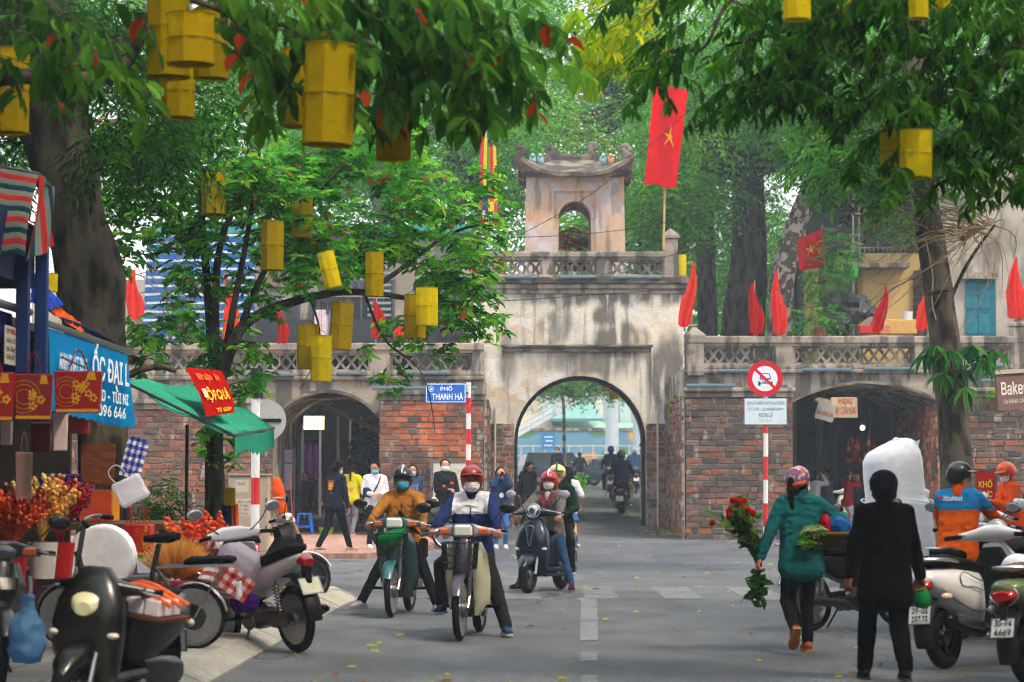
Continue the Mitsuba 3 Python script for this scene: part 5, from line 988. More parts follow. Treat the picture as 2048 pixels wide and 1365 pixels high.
def underbone(label, pos, rot, body, shield, seat=K_, style='cub', group=None, name='motorbike', basket=None, pl=None, lean=0, mirror=K_, light=S(225, 228, 220), trim=None, tail_up=.0, rack=False, alloy=False, indicator=True, fender=None, tail=None, cover=None, ridden=False):
    t = Thing(name, label, 'motorbike', group, tf=T().translate([float(pos[0]), float(pos[1]), float(pos[2]) if len(pos) > 2 else 0.0]).rotate([0, 0, 1], rot).rotate([1, 0, 0], lean))
    R, rt = .285, .036; xf, xr = .625, -.60; trim = body if trim is None else trim; fender = body if fender is None else fender; cover = CH if cover is None else cover
    wf = wheel(t, xf, R, rt * .9, not alloy, body if False else None); wr_ = wheel(t, xr, R, rt * 1.12, not alloy)
    t.add('front_hub_brake', move(lathe([(0, -.07), (.075, -.065), (.082, .01), (0, .02)], 20, 'y'), (xf, 0, R)), 'metal', S(130, 128, 124))
    for s in (-1, 1):
        t.add('fork_leg', tube([(xf - .01, s * .075, R), (xf - .075, s * .072, .50), (.40, s * .060, .82)], [.020, .022, .024], 10), 'metal', S(110, 108, 106))
        t.add('fork_link', tube([(xf + .03, s * .078, R + .01), (xf - .06, s * .085, R + .14)], .013, 8), 'metal', S(150, 148, 144))
    t.add('front_fender', arc_fender(xf, R, R + .035, .062, 25, 150), 'paint', fender)
    t.add('steering_head', loft([(.58, .52, 0, .055, .075, 2.5), (.70, .47, 0, .075, .085, 2.5), (.84, .425, 0, .075, .080, 2.5), (.93, .40, 0, .05, .06, 2.5)], 18, 'z'), 'paint', trim)
    if style == 'cub':
        for s in (-1, 1):
            def fn(u, v, s=s):
                z = .20 + .68 * v; y = .065 + u * np.interp(v, [0, .06, .18, .5, .85, 1], [.05, .095, .13, .145, .125, .075])
                x = .40 - .26 * (1 - v) ** 1.3 - .17 * (u ** 2.2) - .03 * np.sin(v * PI) * (1 - u); return np.stack([x, s * y, z], -1)
            g_ = grid(fn, 14, 22); t.add('leg_shield', thick(g_, .012), 'paint', shield, 50)
    else:
        for s in (-1, 1):
            def fn(u, v, s=s):
                z = .30 + .60 * v; y = .06 + u * np.interp(v, [0, .1, .3, .7, 1], [.03, .08, .13, .15, .08])
                x = np.interp(v, [0, .4, .75, 1], [.10, .36, .50, .46]) - .22 * u ** 1.6; return np.stack([x, s * y, z], -1)
            t.add('leg_shield', thick(grid(fn, 12, 18), .012), 'paint', shield, 50)
        t.add('front_cowl', loft([(.80, .50, 0, .04, .11, 3), (.72, .53, 0, .05, .10, 3), (.60, .50, 0, .05, .07, 3)], 16, 'z'), 'paint', shield)
    # handlebar cover with headlamp
    hz_ = .985
    t.add('handlebar_cover', loft([(-.27, .33, hz_ - .005, .026, .028, 2.5), (-.17, .36, hz_, .040, .042, 3), (-.08, .385, hz_ + .005, .055, .060, 3.5), (.08, .385, hz_ + .005, .055, .060, 3.5), (.17, .36, hz_, .040, .042, 3), (.27, .33, hz_ - .005, .026, .028, 2.5)], 18, 'y'), 'paint', cover)
    if style == 'cub':
        hl = t.add('headlight', bx(.42, .475, -.088, .088, hz_ - .052, hz_ + .058, .02), 'lens', light); hl.add('surround', bx(.40, .455, -.1, .1, hz_ - .064, hz_ + .07, .02), 'paint', S(60, 60, 64))
    else:
        hl = t.add('headlight', loft([(.40, 0, hz_ - .01, .095, .06, 2.2), (.45, 0, hz_ - .02, .085, .05, 2.2), (.478, 0, hz_ - .03, .045, .03, 2.2)], 18), 'lens', light)
    if indicator:
        for s in (-1, 1):
            t.add('indicator', bx(.385, .415, s * .175 - .055, s * .175 + .055, hz_ - .034, hz_ + .026, .012), 'lens', AMB); t.add('indicator_rim', bx(.37, .405, s * .10 - .022, s * .10 + .022, hz_ - .034, hz_ + .026, .008), 'lens', S(225, 224, 216))
    handlebar(t, .36, hz_ + .005, CH); mirrors(t, .32, hz_ + .02, mirror, .34, .19, 'square')
    # frame, engine, seat and tail
    t.add('frame', loft([(.40, 0, .62, .045, .07, 2.5), (.22, 0, .48, .055, .075, 2.5), (.02, 0, .47, .065, .08, 2.5), (-.12, 0, .56, .085, .12, 3)], 16), 'paint', trim)
    tu = tail_up
    t.add('side_cover', loft([(.02, 0, .58, .08, .10, 3), (-.15, 0, .59, .115, .14, 3), (-.40, 0, .64 + tu * .3, .12, .10, 3), (-.62, 0, .68 + tu * .7, .11, .07, 2.6), (-.84, 0, .71 + tu, .07, .045, 2.4)], 22), 'paint', body)
    t.add('seat', seat_mesh([(.06, .72, .06, .02), (.02, .745, .10, .045), (-.15, .755, .13, .052), (-.35, .765 + tu * .2, .135, .052), (-.55, .79 + tu * .6, .125, .048), (-.72, .80 + tu * .9, .10, .04), (-.77, .79 + tu, .06, .02)]), 'rubber', seat)
    for s in (-1, 1):
        t.add('rear_shock', cat([tube([(xr + .02, s * .13, R + .02), (xr + .07, s * .13, .62)], .014, 8)] + [move(ringtorus(.028, .007, 14, 6, axis='z'), (xr + .03 + .035 * k / 7, s * .13, .38 + k * .028)) for k in range(8)]), 'metal', S(120, 120, 124))
        t.add('foot_peg', tube([(.06, s * .10, .28), (.06, s * .30, .285)], .016, 8), 'rubber', K_)
        t.add('swing_arm', tube([(-.12, s * .09, .30), (xr, s * .10, R)], .020, 8), 'metal', S(80, 78, 76))
    t.add('engine', cat([loft([(.16, 0, .31, .06, .07, 3), (.08, 0, .30, .10, .10, 3), (-.06, 0, .29, .12, .115, 3), (-.17, 0, .29, .08, .08, 3)], 18), tube([(.12, 0, .31), (.33, 0, .34)], .055, 12)] + [tube([(.17 + .025 * k, 0, .317 + .0035 * k), (.178 + .025 * k, 0, .318 + .0035 * k)], .075, 14) for k in range(6)]), 'metal', S(96, 92, 88))
    t.add('crankcase', move(lathe([(0, 0), (.10, 0), (.115, -.03), (.10, -.05), (0, -.06)], 22, 'y'), (-.03, .10, .29)), 'metal', S(140, 136, 128)); t.add('chain_case', loft([(-.08, .115, .31, .025, .06, 3), (-.30, .12, .31, .02, .05, 3), (-.62, .12, .30, .022, .07, 3), (-.68, .12, .30, .015, .04, 3)], 14), 'metal', S(118, 112, 106))
    exhaust(t, -.30, -.86, -.15, .24, .31 + tu * .5, .042, S(120, 116, 112))
    t.add('rear_fender', arc_fender(xr, R + .03, R + .07, .075, 70, 185), 'plastic', K_)
    tl = t.add('tail_light', loft([(-.80, 0, .70 + tu, .075, .045, 2.6), (-.86, 0, .69 + tu, .07, .045, 2.6), (-.90, 0, .675 + tu, .05, .03, 2.6)], 16), 'lens', tail if tail is not None else S(160, 16, 22))
    plate(t, -.90, .52 + tu * .6, *(pl or ('', ''))[:2], tilt=28, yellow=bool(pl and len(pl) > 2)); t.add('plate_bracket', bx(-.89, -.80, -.03, .03, .50 + tu * .6, .66 + tu, .01), 'plastic', K_)
    if not ridden: t.add('side_stand', tube([(-.05, .12, .24), (-.12, .26, .01)], .012, 7), 'metal', S(90, 88, 86))
    if rack: t.add('rear_rack', cat([tube(smoothline([(-.50, s * .10, .80), (-.72, s * .11, .84 + tu), (-.95, s * .08, .84 + tu)], 4), .010, 7) for s in (-1, 1)] + [tube([(x, -.10, .84 + tu), (x, .10, .84 + tu)], .007, 6) for x in (-.7, -.8, -.9)]), 'metal', CH)
    if basket is not None:
        b0, b1, z0, z1 = .46, .74, .645, .885; L = []
        for k in range(5): z = z0 + (z1 - z0) * k / 4; e = .02 * k / 4; L.append(tube([(b0, -.13 - e, z), (b1 + e, -.13 - e, z), (b1 + e, .13 + e, z), (b0, .13 + e, z), (b0, -.13 - e, z)], .0035 if k < 4 else .008, 5))
        for k in range(15): y = -.13 + .26 * k / 14; L.append(tube([(b0, y, z0), (b1, y, z0), (b1 + .02, y * 1.15, z1)], .0026, 4)); L.append(tube([(b0, y, z0), (b0, y * 1.15, z1)], .0026, 4))
        for k in range(10): x = b0 + (b1 - b0) * k / 9; L += [tube([(x, s * .13, z0), (x, s * .15, z1)], .0026, 4) for s in (-1, 1)]
        t.add('basket', cat(L), 'plastic', basket, False); t.add('basket_stay', tube([(.50, 0, .64), (.46, 0, .55)], .012, 6), 'metal', S(70, 70, 72))
    return t
def scooter(label, pos, rot, body, apron=None, seat=K_, group=None, name='scooter', pl=None, lean=0, chrome=False, light=S(228, 230, 226), mirror=None, apron_light=False, trim=K_, bar_z=1.03, tail=None, seat_top=.80, emblem=None, mirr=True):
    t = Thing(name, label, 'scooter', group, tf=T().translate([float(pos[0]), float(pos[1]), float(pos[2]) if len(pos) > 2 else 0.0]).rotate([0, 0, 1], rot).rotate([1, 0, 0], lean))
    R, rt = .245, .055; xf, xr = .64, -.60; apron = body if apron is None else apron; mirror = body if mirror is None else mirror
    wheel(t, xf, R, rt, False); wheel(t, xr, R, rt * 1.08, False)
    t.add('front_fender', cat([loft([(xf + .22, 0, R + .08, .03, .03, 2.2), (xf + .15, 0, R + .15, .075, .06, 2.4), (xf + .02, 0, R + .19, .095, .075, 2.4), (xf - .12, 0, R + .20, .095, .075, 2.4), (xf - .22, 0, R + .16, .06, .06, 2.4)], 20)]), 'paint', apron)
    for s in (-1, 1): t.add('fork_leg', tube([(xf - .01, s * .095, R), (xf - .10, s * .09, .46)], .022, 8), 'metal', S(150, 150, 152))
    t.add('apron', loft([(.24, .32, 0, .06, .13, 2.6), (.32, .40, 0, .085, .18, 2.8), (.46, .46, 0, .105, .215, 2.8), (.62, .47, 0, .11, .225, 2.6), (.76, .45, 0, .105, .205, 2.5), (.87, .415, 0, .085, .145, 2.4), (.95, .385, 0, .06, .085, 2.3)], 28, 'z'), 'paint', apron, 60)
    t.add('apron_back', loft([(.26, .27, 0, .03, .12, 3), (.5, .35, 0, .04, .195, 3), (.75, .34, 0, .04, .185, 3), (.92, .33, 0, .035, .08, 3)], 20, 'z'), 'plastic', trim)
    for s in (-1, 1): t.add('indicator', move(ell((0, 0, 0), (.045, .075, .026)), (.505, s * .155, .56), rz=s * -38), 'lens', S(222, 214, 205), True)
    if emblem is not None: t.add('chrome_emblem', cat([tube(smoothline([(.567, s * .055, .84), (.582, s * .03, .73), (.585, s * .012, .60)], 4), .007, 6) for s in (-1, 1)] + [tube([(.585, -.012, .60), (.585, .012, .60)], .007, 6), tube([(.56, -.055, .84), (.565, 0, .86), (.56, .055, .84)], .006, 6)]), 'metal', CH)
    t.add('handlebar_cover', loft([(-.28, .32, bar_z - .02, .024, .026, 2.3), (-.16, .36, bar_z - .01, .05, .045, 2.4), (-.06, .39, bar_z, .085, .068, 2.4), (.06, .39, bar_z, .085, .068, 2.4), (.16, .36, bar_z - .01, .05, .045, 2.4), (.28, .32, bar_z - .02, .024, .026, 2.3)], 20, 'y'), 'paint', body, 60)
    t.add('steering_neck', tube([(.40, 0, .90), (.385, 0, bar_z)], .05, 12), 'paint', body)
    if apron_light:
        hl = t.add('headlight', loft([(.49, 0, .74, .12, .085, 2.2), (.545, 0, .73, .10, .07, 2.2), (.58, 0, .71, .05, .04, 2.2)], 20), 'lens', light)
    else:
        hl = t.add('headlight', move(lathe([(.0, .055), (.045, .045), (.078, .02), (.084, 0), (.084, -.06), (0, -.06)], 24, 'x'), (.44, 0, bar_z + .015)), 'lens', light); hl.add('bezel', move(ringtorus(.088, .012, 26, 8, axis='z'), (.452, 0, bar_z + .015), ry=90), 'metal', CH); hl.add('reflector', move(lathe([(0, .01), (.03, .008), (.042, 0), (0, 0)], 16, 'x'), (.492, 0, bar_z + .015)), 'metal', S(150, 154, 160))
    handlebar(t, .34, bar_z - .01, CH, .35)
    if mirr: mirrors(t, .30, bar_z + .02, mirror, .32, .20)
    t.add('floorboard', bx(-.16, .36, -.17, .17, .26, .32, .03), 'plastic', trim); t.add('floor_side', bx(-.18, .30, -.15, .15, .20, .262, .03), 'paint', body)
    t.add('body', loft([(-.06, 0, .50, .10, .22, 3), (-.14, 0, .53, .15, .24, 2.8), (-.32, 0, .56, .205, .22, 2.4), (-.55, 0, .60, .22, .185, 2.3), (-.74, 0, .65, .185, .13, 2.3), (-.88, 0, .69, .12, .075, 2.3), (-.93, 0, .70, .06, .03, 2.2)], 28), 'paint', body, 60)
    if chrome:
        for s in (-1, 1):
            q = smoothline([(-.16, s * .185, .44), (-.35, s * .222, .425), (-.6, s * .226, .47), (-.84, s * .15, .62)], 6); t.add('chrome_strip', tube(q, .008, 6), 'metal', CH)
            t.add('chrome_strip', tube(smoothline([(-.26, s * .20, .66), (-.45, s * .216, .70), (-.62, s * .20, .72), (-.63, s * .207, .66), (-.45, s * .226, .62), (-.28, s * .212, .60), (-.26, s * .20, .66)], 5), .006, 5), 'metal', CH)
        t.add('grab_rail', tube(smoothline([(-.55, .15, .82), (-.80, .13, .845), (-.92, 0, .85), (-.80, -.13, .845), (-.55, -.15, .82)], 6), .012, 8), 'metal', CH)
    st = seat_top
    t.add('seat', seat_mesh([(-.04, st - .06, .08, .02), (-.10, st - .04, .14, .05), (-.28, st - .02, .165, .06), (-.45, st, .165, .062), (-.60, st + .03, .15, .055), (-.78, st + .03, .11, .04), (-.84, st + .02, .06, .02)]), 'rubber', seat, 50)
    t.add('engine', cat([loft([(-.16, .06, .30, .08, .09, 3), (-.40, .10, .28, .075, .10, 3), (-.62, .13, .26, .06, .10, 3), (-.74, .13, .26, .04, .06, 3)], 18)]), 'metal', S(84, 84, 86))
    e = t.add('exhaust', loft([(-.22, -.16, .27, .03, .03, 2), (-.30, -.17, .28, .058, .062, 2.3), (-.55, -.175, .33, .062, .070, 2.3), (-.80, -.175, .38, .056, .060, 2.3), (-.84, -.175, .385, .03, .03, 2)], 18), 'metal', S(70, 70, 74)); e.add('heat_shield', loft([(-.34, -.205, .315, .034, .045, 2.3), (-.55, -.212, .35, .036, .052, 2.3), (-.76, -.207, .392, .032, .042, 2.3)], 16), 'metal', CH)
    t.add('rear_fender', arc_fender(xr, R + .04, R + .09, .085, 95, 200), 'plastic', trim)
    tl = t.add('tail_light', loft([(-.83, 0, .66, .11, .055, 2.4), (-.905, 0, .655, .10, .052, 2.4), (-.945, 0, .645, .07, .032, 2.4)], 20), 'lens', tail if tail is not None else S(190, 20, 26)); tl.add('tail_light_rim', tube(smoothline([(-.90, .115, .655), (-.90, .06, .718), (-.90, -.06, .718), (-.90, -.115, .655), (-.90, -.06, .594), (-.90, .06, .594), (-.90, .115, .655)], 4), .008, 6), 'metal', CH if chrome else trim)
    for s in (-1, 1): t.add('rear_indicator', move(ell((0, 0, 0), (.05, .03, .028)), (-.80, s * .165, .56), rz=s * 30), 'lens', S(214, 190, 170), True)
    plate(t, -.945, .43, *(pl or ('', ''))[:2], tilt=16); t.add('plate_bracket', bx(-.93, -.80, -.04, .04, .38, .60, .015), 'plastic', trim)
    if mirr and not chrome and emblem is None: t.add('centre_stand', tube([(-.20, .10, .22), (-.26, .13, .01), (-.26, -.13, .01), (-.20, -.10, .22)], .012, 6), 'metal', S(70, 70, 70))
    return t
def axle_pose(front, rear):
    """Place and heading from the two tyre contacts (photo pixels)."""
    a, b = ground(*front), ground(*rear); d = a - b; return (a + b) / 2, math.degrees(math.atan2(d[1], d[0]))
NAVY, CREAM = S(24, 36, 78), S(206, 206, 176)
BK1 = ((-.39, 22.45), -97.6); BK2 = ((-1.2, 26.0), -96.7); BK3 = ((.43, 31.1), -111)
cub = underbone('old motorbike with cream leg shields and black wire front basket, coming head on', *BK1, S(40, 36, 50), CREAM, basket=S(20, 20, 22), ridden=True, fender=S(66, 58, 76), cover=S(160, 150, 166))
grn = underbone('dark green motorbike with black front basket holding a green bag', *BK2, S(20, 62, 64), S(18, 52, 56), basket=S(24, 26, 26), ridden=True, fender=S(36, 100, 106), cover=S(60, 96, 104), pl=None)
vsp = scooter('navy blue scooter with round headlight and chrome trim carrying two riders', *BK3, S(13, 25, 54), light=S(225, 228, 232), mirror=S(180, 176, 196), emblem=1, trim=S(20, 22, 28))
# parked on the left
underbone('parked white and black motorbike with blank cream number plate and spoked wheels', (-2.16, 20.9), 126, S(214, 212, 214), S(206, 208, 212), style='sport', tail_up=.10, pl=('', '', 1), light=S(210, 214, 216), mirror=S(150, 160, 170), trim=K_, lean=-6, cover=S(190, 196, 204))
underbone('parked black motorbike with white seat cowl behind the white one', (-3.0, 28.2), 18, S(226, 220, 232), K_, style='sport', tail_up=.12, trim=K_, alloy=True, lean=-5, cover=S(226, 226, 230))
scooter('black scooter with pale almond headlight parked nearest the camera at bottom left', (-2.46, 14.85), -103, S(12, 12, 14), apron_light=True, bar_z=.84, seat_top=.72, light=S(226, 222, 176), trim=S(18, 18, 20), lean=-4, mirr=False, pl=('29-X3', '1184'))
underbone('black motorbike cut by the left edge beside the black scooter', (-3.72, 17.0), -70, S(14, 15, 18), S(14, 15, 18), style='sport', lean=-4, mirror=K_, cover=S(28, 30, 34), light=S(60, 70, 76))
# parked on the right
scooter('white scooter with chrome trim and number plate, between black clad person and green scooter', (3.72, 19.15), 52, S(222, 222, 224), chrome=True, pl=('29-G1', '157.73'), trim=S(30, 30, 32), lean=-4, mirr=False)
scooter('olive green scooter with brown seat and red tail light at the bottom right corner', (4.10, 17.55), 47, S(92, 112, 72), chrome=True, pl=('30-F4', '4669'), seat=S(96, 76, 60), trim=S(30, 32, 28), lean=-4, mirr=False)
underbone('black motorbike with smoky screen parked facing left beyond the green scooter', (5.15, 22.2), -150, S(14, 15, 18), S(14, 15, 18), style='sport', light=S(220, 200, 140), lean=-5, mirror=S(220, 222, 226), tail_up=.06, alloy=True)
scooter('scooter with white and black front parked just beyond the white scooter', (4.95, 24.4), -140, S(24, 24, 28), apron=S(206, 206, 212), trim=K_, lean=-5, mirror=S(214, 216, 220), seat=K_)
underbone('dark motorbike mostly hidden behind the dark coated person', (3.35, 23.6), 40, S(18, 18, 22), K_, style='sport', pl=None, lean=-5, rack=True)
underbone('red motorbike parked beside the standing orange jacketed man', (6.5, 31.0), -160, S(170, 26, 30), S(170, 26, 30), style='sport', mirror=S(210, 212, 216), lean=-5)
underbone('black motorbike under the orange and blue jacketed rider', (4.2, 22.4), 62, S(16, 16, 20), K_, style='sport', rack=True)
scooter('blue and black scooter parked at the right edge beyond the black motorbike', (5.6, 23.8), -130, S(30, 44, 90), trim=K_, lean=-5, mirror=S(220, 222, 226))
scooter('black scooter parked close beyond the green scooter at the right edge', (4.75, 19.4), 55, S(20, 20, 24), lean=-4, mirr=False)
underbone('dark grey motorbike standing between the white scooter and the rider in orange', (4.95, 20.5), 58, S(40, 42, 48), K_, style='sport', lean=-5, mirror=S(200, 202, 206), tail_up=.08, light=S(210, 206, 190))
underbone('dark red motorbike at the right edge behind the smoky screened one', (5.7, 23.4), -140, S(110, 20, 26), K_, style='sport', lean=-5, mirror=S(210, 212, 216))
underbone('motorbike parked on the brick pavement behind the girl in stripes', (-1.95, 48.6), 10, S(60, 62, 70), S(50, 52, 60), style='sport', lean=-6, mirror=K_)
scooter('white scooter parked in the lane behind the red tunic', (wx_(1662) * 1.18, 65.5), -60, S(206, 210, 206), lean=-5, trim=S(60, 60, 64))
underbone('blue motorbike parked inside the gate arch at its left', (.35, 66.8, zroad(66.8)), 80, S(34, 50, 130), S(30, 44, 110), style='sport', lean=-6)
# ------------------------------------------------------------------ people (local: x forward, y left, z up)
BALL = trimesh.creation.icosphere(subdivisions=2).vertices
BALL1 = trimesh.creation.icosphere(subdivisions=1).vertices
def hull(*s, n=2):
    B = BALL if n == 2 else BALL1
    return MF.hull_points(np.vstack([B * np.asarray(r) + np.asarray(p) for p, r in s]))
def merge(ms, edge=.03, it=6, wob=0, freq=8, seed=0):
    m = MF.batch_boolean(ms, m3.OpType.Add)
    if edge: m = m.refine_to_length(edge)
    m = tm(m); m.merge_vertices()
    if it: trimesh.smoothing.filter_taubin(m, .5, .53, it)
    if wob: m = wobble(m, wob, freq, seed)
    return m
def ik(a, b, l1, l2, hint):
    a, b = np.asarray(a, float), np.asarray(b, float); d = b - a; L = np.linalg.norm(d); mx = (l1 + l2) * .999
    if L > mx: b = a + d / L * mx; d = b - a; L = mx
    x = (l1 * l1 - l2 * l2 + L * L) / (2 * L); h = math.sqrt(max(l1 * l1 - x * x, 0)); u = d / L; n = np.asarray(hint, float); n = n - u * (n @ u); n /= np.linalg.norm(n) + 1e-9
    return a + u * x + n * h, b
def basis(d, up):
    d = unit(np.asarray(d, float)); s = unit(np.cross(up, d)); return np.stack([d, s, np.cross(d, s)], 1)     # columns: forward, left, up
def hand(w, d, up, side, curl=.5, k=1.0, spread=.12):
    """Palm, four fingers of different lengths and a thumb; d along the hand, up = back of the hand, side +1 for the left."""
    Bm = basis(d, up); P = lambda x, y, z: np.asarray(w) + Bm @ (A(x, y * side, z) * k)
    ms = [hull((P(0, .0, 0), .020 * k), (P(.035, .026, 0), .014 * k), (P(.035, -.026, 0), .014 * k), (P(.085, .030, 0), .011 * k), (P(.085, -.030, 0), .011 * k))]
    for y, L in ((-.030, .078), (-.010, .088), (.011, .084), (.031, .066)):
        p, a = P(.085, y, 0), 0.0; r = .0095 * k; sp = y * spread / .03
        for j, l in enumerate((.46, .31, .23)):
            a += curl * (1.0, 1.1, .8)[j]; q = p + Bm @ (A(math.cos(a), sp * side * .5, -math.sin(a)) * L * l * k); ms.append(hull((p, r), (q, r * .92), n=1)); p, r = q, r * .92
    p = P(.020, -.026, -.004); q = P(.055, -.058, -.012 - .012 * curl); e = P(.085, -.056 + .022 * curl, -.020 - .028 * curl)
    ms += [hull((p, .013 * k), (q, .0105 * k), n=1), hull((q, .0105 * k), (e, .009 * k), n=1)]
    return ms
SKIN, SKIN2, HAIR = S(186, 132, 98), S(206, 152, 120), S(20, 17, 16)
def person(label, pos, rot, pel=(0, .88), lean=0.0, twist=0.0, hands=None, feet=None, head=(0, 0), curl=.5, elbow=((-.5, .6, -.5), (-.5, -.6, -.5)), knee=(1, 0, .15), k=1.0, top=None, topkind='jacket', legs=None, legkind='trousers', shoes=S(40, 40, 42),
           hair=('short', HAIR), helmet=None, mask=None, skin=SKIN, sleeve=1.0, split=None, cat_='person', seed=0, group=None, handdir=None, footdir=None, detail=1, cap=None, eyes=True, belly=0.0, hem=.0, stripe=None, scarf=None, sole=None, open_=None, wrist=None):
    t = Thing('person', label, cat_, group, tf=T().translate([float(pos[0]), float(pos[1]), float(pos[2]) if len(pos) > 2 else 0.0]).rotate([0, 0, 1], float(rot)).scale(float(k)))
    p0 = A(pel[0], 0, pel[1]); la = math.radians(lean); up = A(math.sin(la), 0, math.cos(la)); fw = A(math.cos(la), 0, -math.sin(la)); tw = math.radians(twist)
    f2 = A(math.cos(tw) * fw[0], math.sin(tw), fw[2] * math.cos(tw)); f2 = unit(f2); lf = unit(np.cross(up, f2))
    neck = p0 + up * .50; ch = p0 + up * .33; sh = [neck - up * .05 + lf * s * .165 for s in (1, -1)]; hp = [p0 + A(0, s * .09, -.02) for s in (1, -1)]
    hands = hands or [(.06, .24, .80), (.06, -.24, .80)]; feet = feet or [(0, .10, .075), (0, -.10, .075)]
    el, wr_, kn, an = [], [], [], []
    for i in (0, 1):
        e, w = ik(sh[i], hands[i], .275, .245, elbow[i]); el.append(e); wr_.append(w); q, a = ik(hp[i], feet[i], .42, .41, knee if not isinstance(knee, list) else knee[i]); kn.append(q); an.append(a)
    # head frame
    hy, hp_ = math.radians(head[0]), math.radians(head[1]); hd = A(math.cos(hy) * math.cos(hp_), math.sin(hy) * math.cos(hp_), math.sin(hp_)); hb = basis(hd, A(0, 0, 1)); hc = neck + up * .135 + A(.015, 0, .012)
    H = lambda x, y, z: hc + hb @ A(x, y, z)
    ms = [hull((neck - up * .04, .056), (hc - A(0, 0, .05), .052))]
    ms += [hull((H(-.015, 0, .03), .088), (H(.015, 0, .035), .080), (H(.02, .03, -.01), .055), (H(.02, -.03, -.01), .055)), hull((H(.02, .03, -.01), .050), (H(.02, -.03, -.01), .050), (H(.052, .018, -.088), .028), (H(.052, -.018, -.088), .028), (H(.0, 0, -.05), .05))]
    ms += [hull((H(.088, 0, .012), .010), (H(.104, 0, -.024), .012), (H(.088, .012, -.03), .009), (H(.088, -.012, -.03), .009), n=1)] + [hull((H(-.005, s * .078, .01), (.020, .012, .030)), (H(-.005, s * .078, -.02), .010), n=1) for s in (1, -1)]
    ms += [hull((H(.080, .014, -.058), .009), (H(.080, -.014, -.058), .009), (H(.084, 0, -.055), .009), n=1), hull((H(.076, .035, .035), .012), (H(.076, -.035, .035), .012), n=1)]
    ms += [hull((sh[0], .05), (sh[1], .05), (p0 + up * .1, .09)), hull((p0 + up * .12, .09), (hp[0], .07), (hp[1], .07))]
    for i, s in ((0, 1), (1, -1)):
        ms += [hull((sh[i], .044), (el[i], .036)), hull((el[i], .036), (wr_[i], .024)), hull((hp[i], .07), (kn[i], .048)), hull((kn[i], .047), (an[i], .032))]
        fd = A(1, 0, 0) if footdir is None else A(*footdir[i]); ms.append(hull((an[i] - A(0, 0, .02), .032), (an[i] + fd * .10 - A(0, 0, .045), .024)))
        d = (wr_[i] - el[i]) if handdir is None or handdir[i] is None else A(*handdir[i][0]); ub = A(0, 0, 1) if handdir is None or handdir[i] is None else A(*handdir[i][1])
        ms += hand(wr_[i], d, ub, s, curl if not isinstance(curl, tuple) else curl[i])
    t.body(merge(ms, .022 if detail else .05, 3), 'skin', skin, True)
    # clothes
    if top is not None:
        fat = {'jacket': 1.03, 'coat': 1.12, 'shirt': .96, 'tshirt': .94}.get(topkind, 1.0); hm = hem
        T_ = lambda s, u_, f_: p0 + up * u_ + lf * s + f2 * f_
        tor = [hull((sh[0] + up * .005, .070 * fat), (sh[1] + up * .005, .070 * fat), (T_(.10, .34, .02), .098 * fat), (T_(-.10, .34, .02), .098 * fat), (neck - up * .01, .065)),
               hull((T_(.10, .34, .02), .098 * fat), (T_(-.10, .34, .02), .098 * fat), (T_(.085, .12, .015 + belly), .10 * fat), (T_(-.085, .12, .015 + belly), .10 * fat)),
               hull((T_(.085, .12, .015 + belly), .10 * fat), (T_(-.085, .12, .015 + belly), .10 * fat), (T_(.10, -.05 - hm, 0), .112 * fat), (T_(-.10, -.05 - hm, 0), .112 * fat))]
        for i in (0, 1):
            q = el[i] + (wr_[i] - el[i]) * (max(sleeve - .5, 0) * 2 * .96)
            if sleeve > .5: tor += [hull((sh[i], .072 * fat), (el[i], .056 * fat)), hull((el[i], .056 * fat), (q, .043 * fat))]
            else: tor += [hull((sh[i], .072 * fat), (sh[i] + (el[i] - sh[i]) * (sleeve * 2), .060 * fat))]
        m = merge(tor, .024 if detail else .05, 7, .013 if topkind in ('jacket', 'coat') else .009, 13, seed)
        if split is not None:                                   # a yoke or upper panel of another colour, cut from the same cloth
            n_, o_, c2, nm = split; q = p0 + up * o_
            t.add('jacket' if topkind in ('jacket', 'coat') else 'shirt', trimesh.intersections.slice_mesh_plane(m, -np.asarray(n_, float), q), 'cloth', top, True)
            yk = trimesh.intersections.slice_mesh_plane(m, np.asarray(n_, float), q)
            for s in (1, -1):
                if nm == 'yoke': t.add('shoulder', trimesh.intersections.slice_mesh_plane(yk, lf * s, neck + lf * s * .175), 'cloth', top, True); yk = trimesh.intersections.slice_mesh_plane(yk, -lf * s, neck + lf * s * .175)
            t.add(nm, yk, 'cloth', c2, True)
        else: t.add('jacket' if topkind in ('jacket', 'coat') else 'shirt', m, 'cloth', top, True)
        c = t.add('collar', merge([MF.batch_boolean([hull((neck + up * .045, .066), (neck - up * .015, .082)), hull((neck + up * .12 + f2 * .03, .058), (neck - up * .03, .060))], m3.OpType.Subtract)], .03, 2), 'cloth', (split[2] if split is not None and split[3] == 'collar_panel' else top) * .85, True)
        if topkind in ('jacket', 'coat'): t.add('zip', tube([T_(0, u_, .115 * fat + (.005 if u_ > .1 else 0) + belly * .8) for u_ in (.0, .1, .2, .3, .40)], .006, 5), 'plastic', top * .35)
        if topkind in ('jacket',):
            for i in (0, 1): d = unit(wr_[i] - el[i]); t.add('cuff', tube([wr_[i] - d * .035, wr_[i] + d * .004], .043, 12), 'cloth', top * .7)
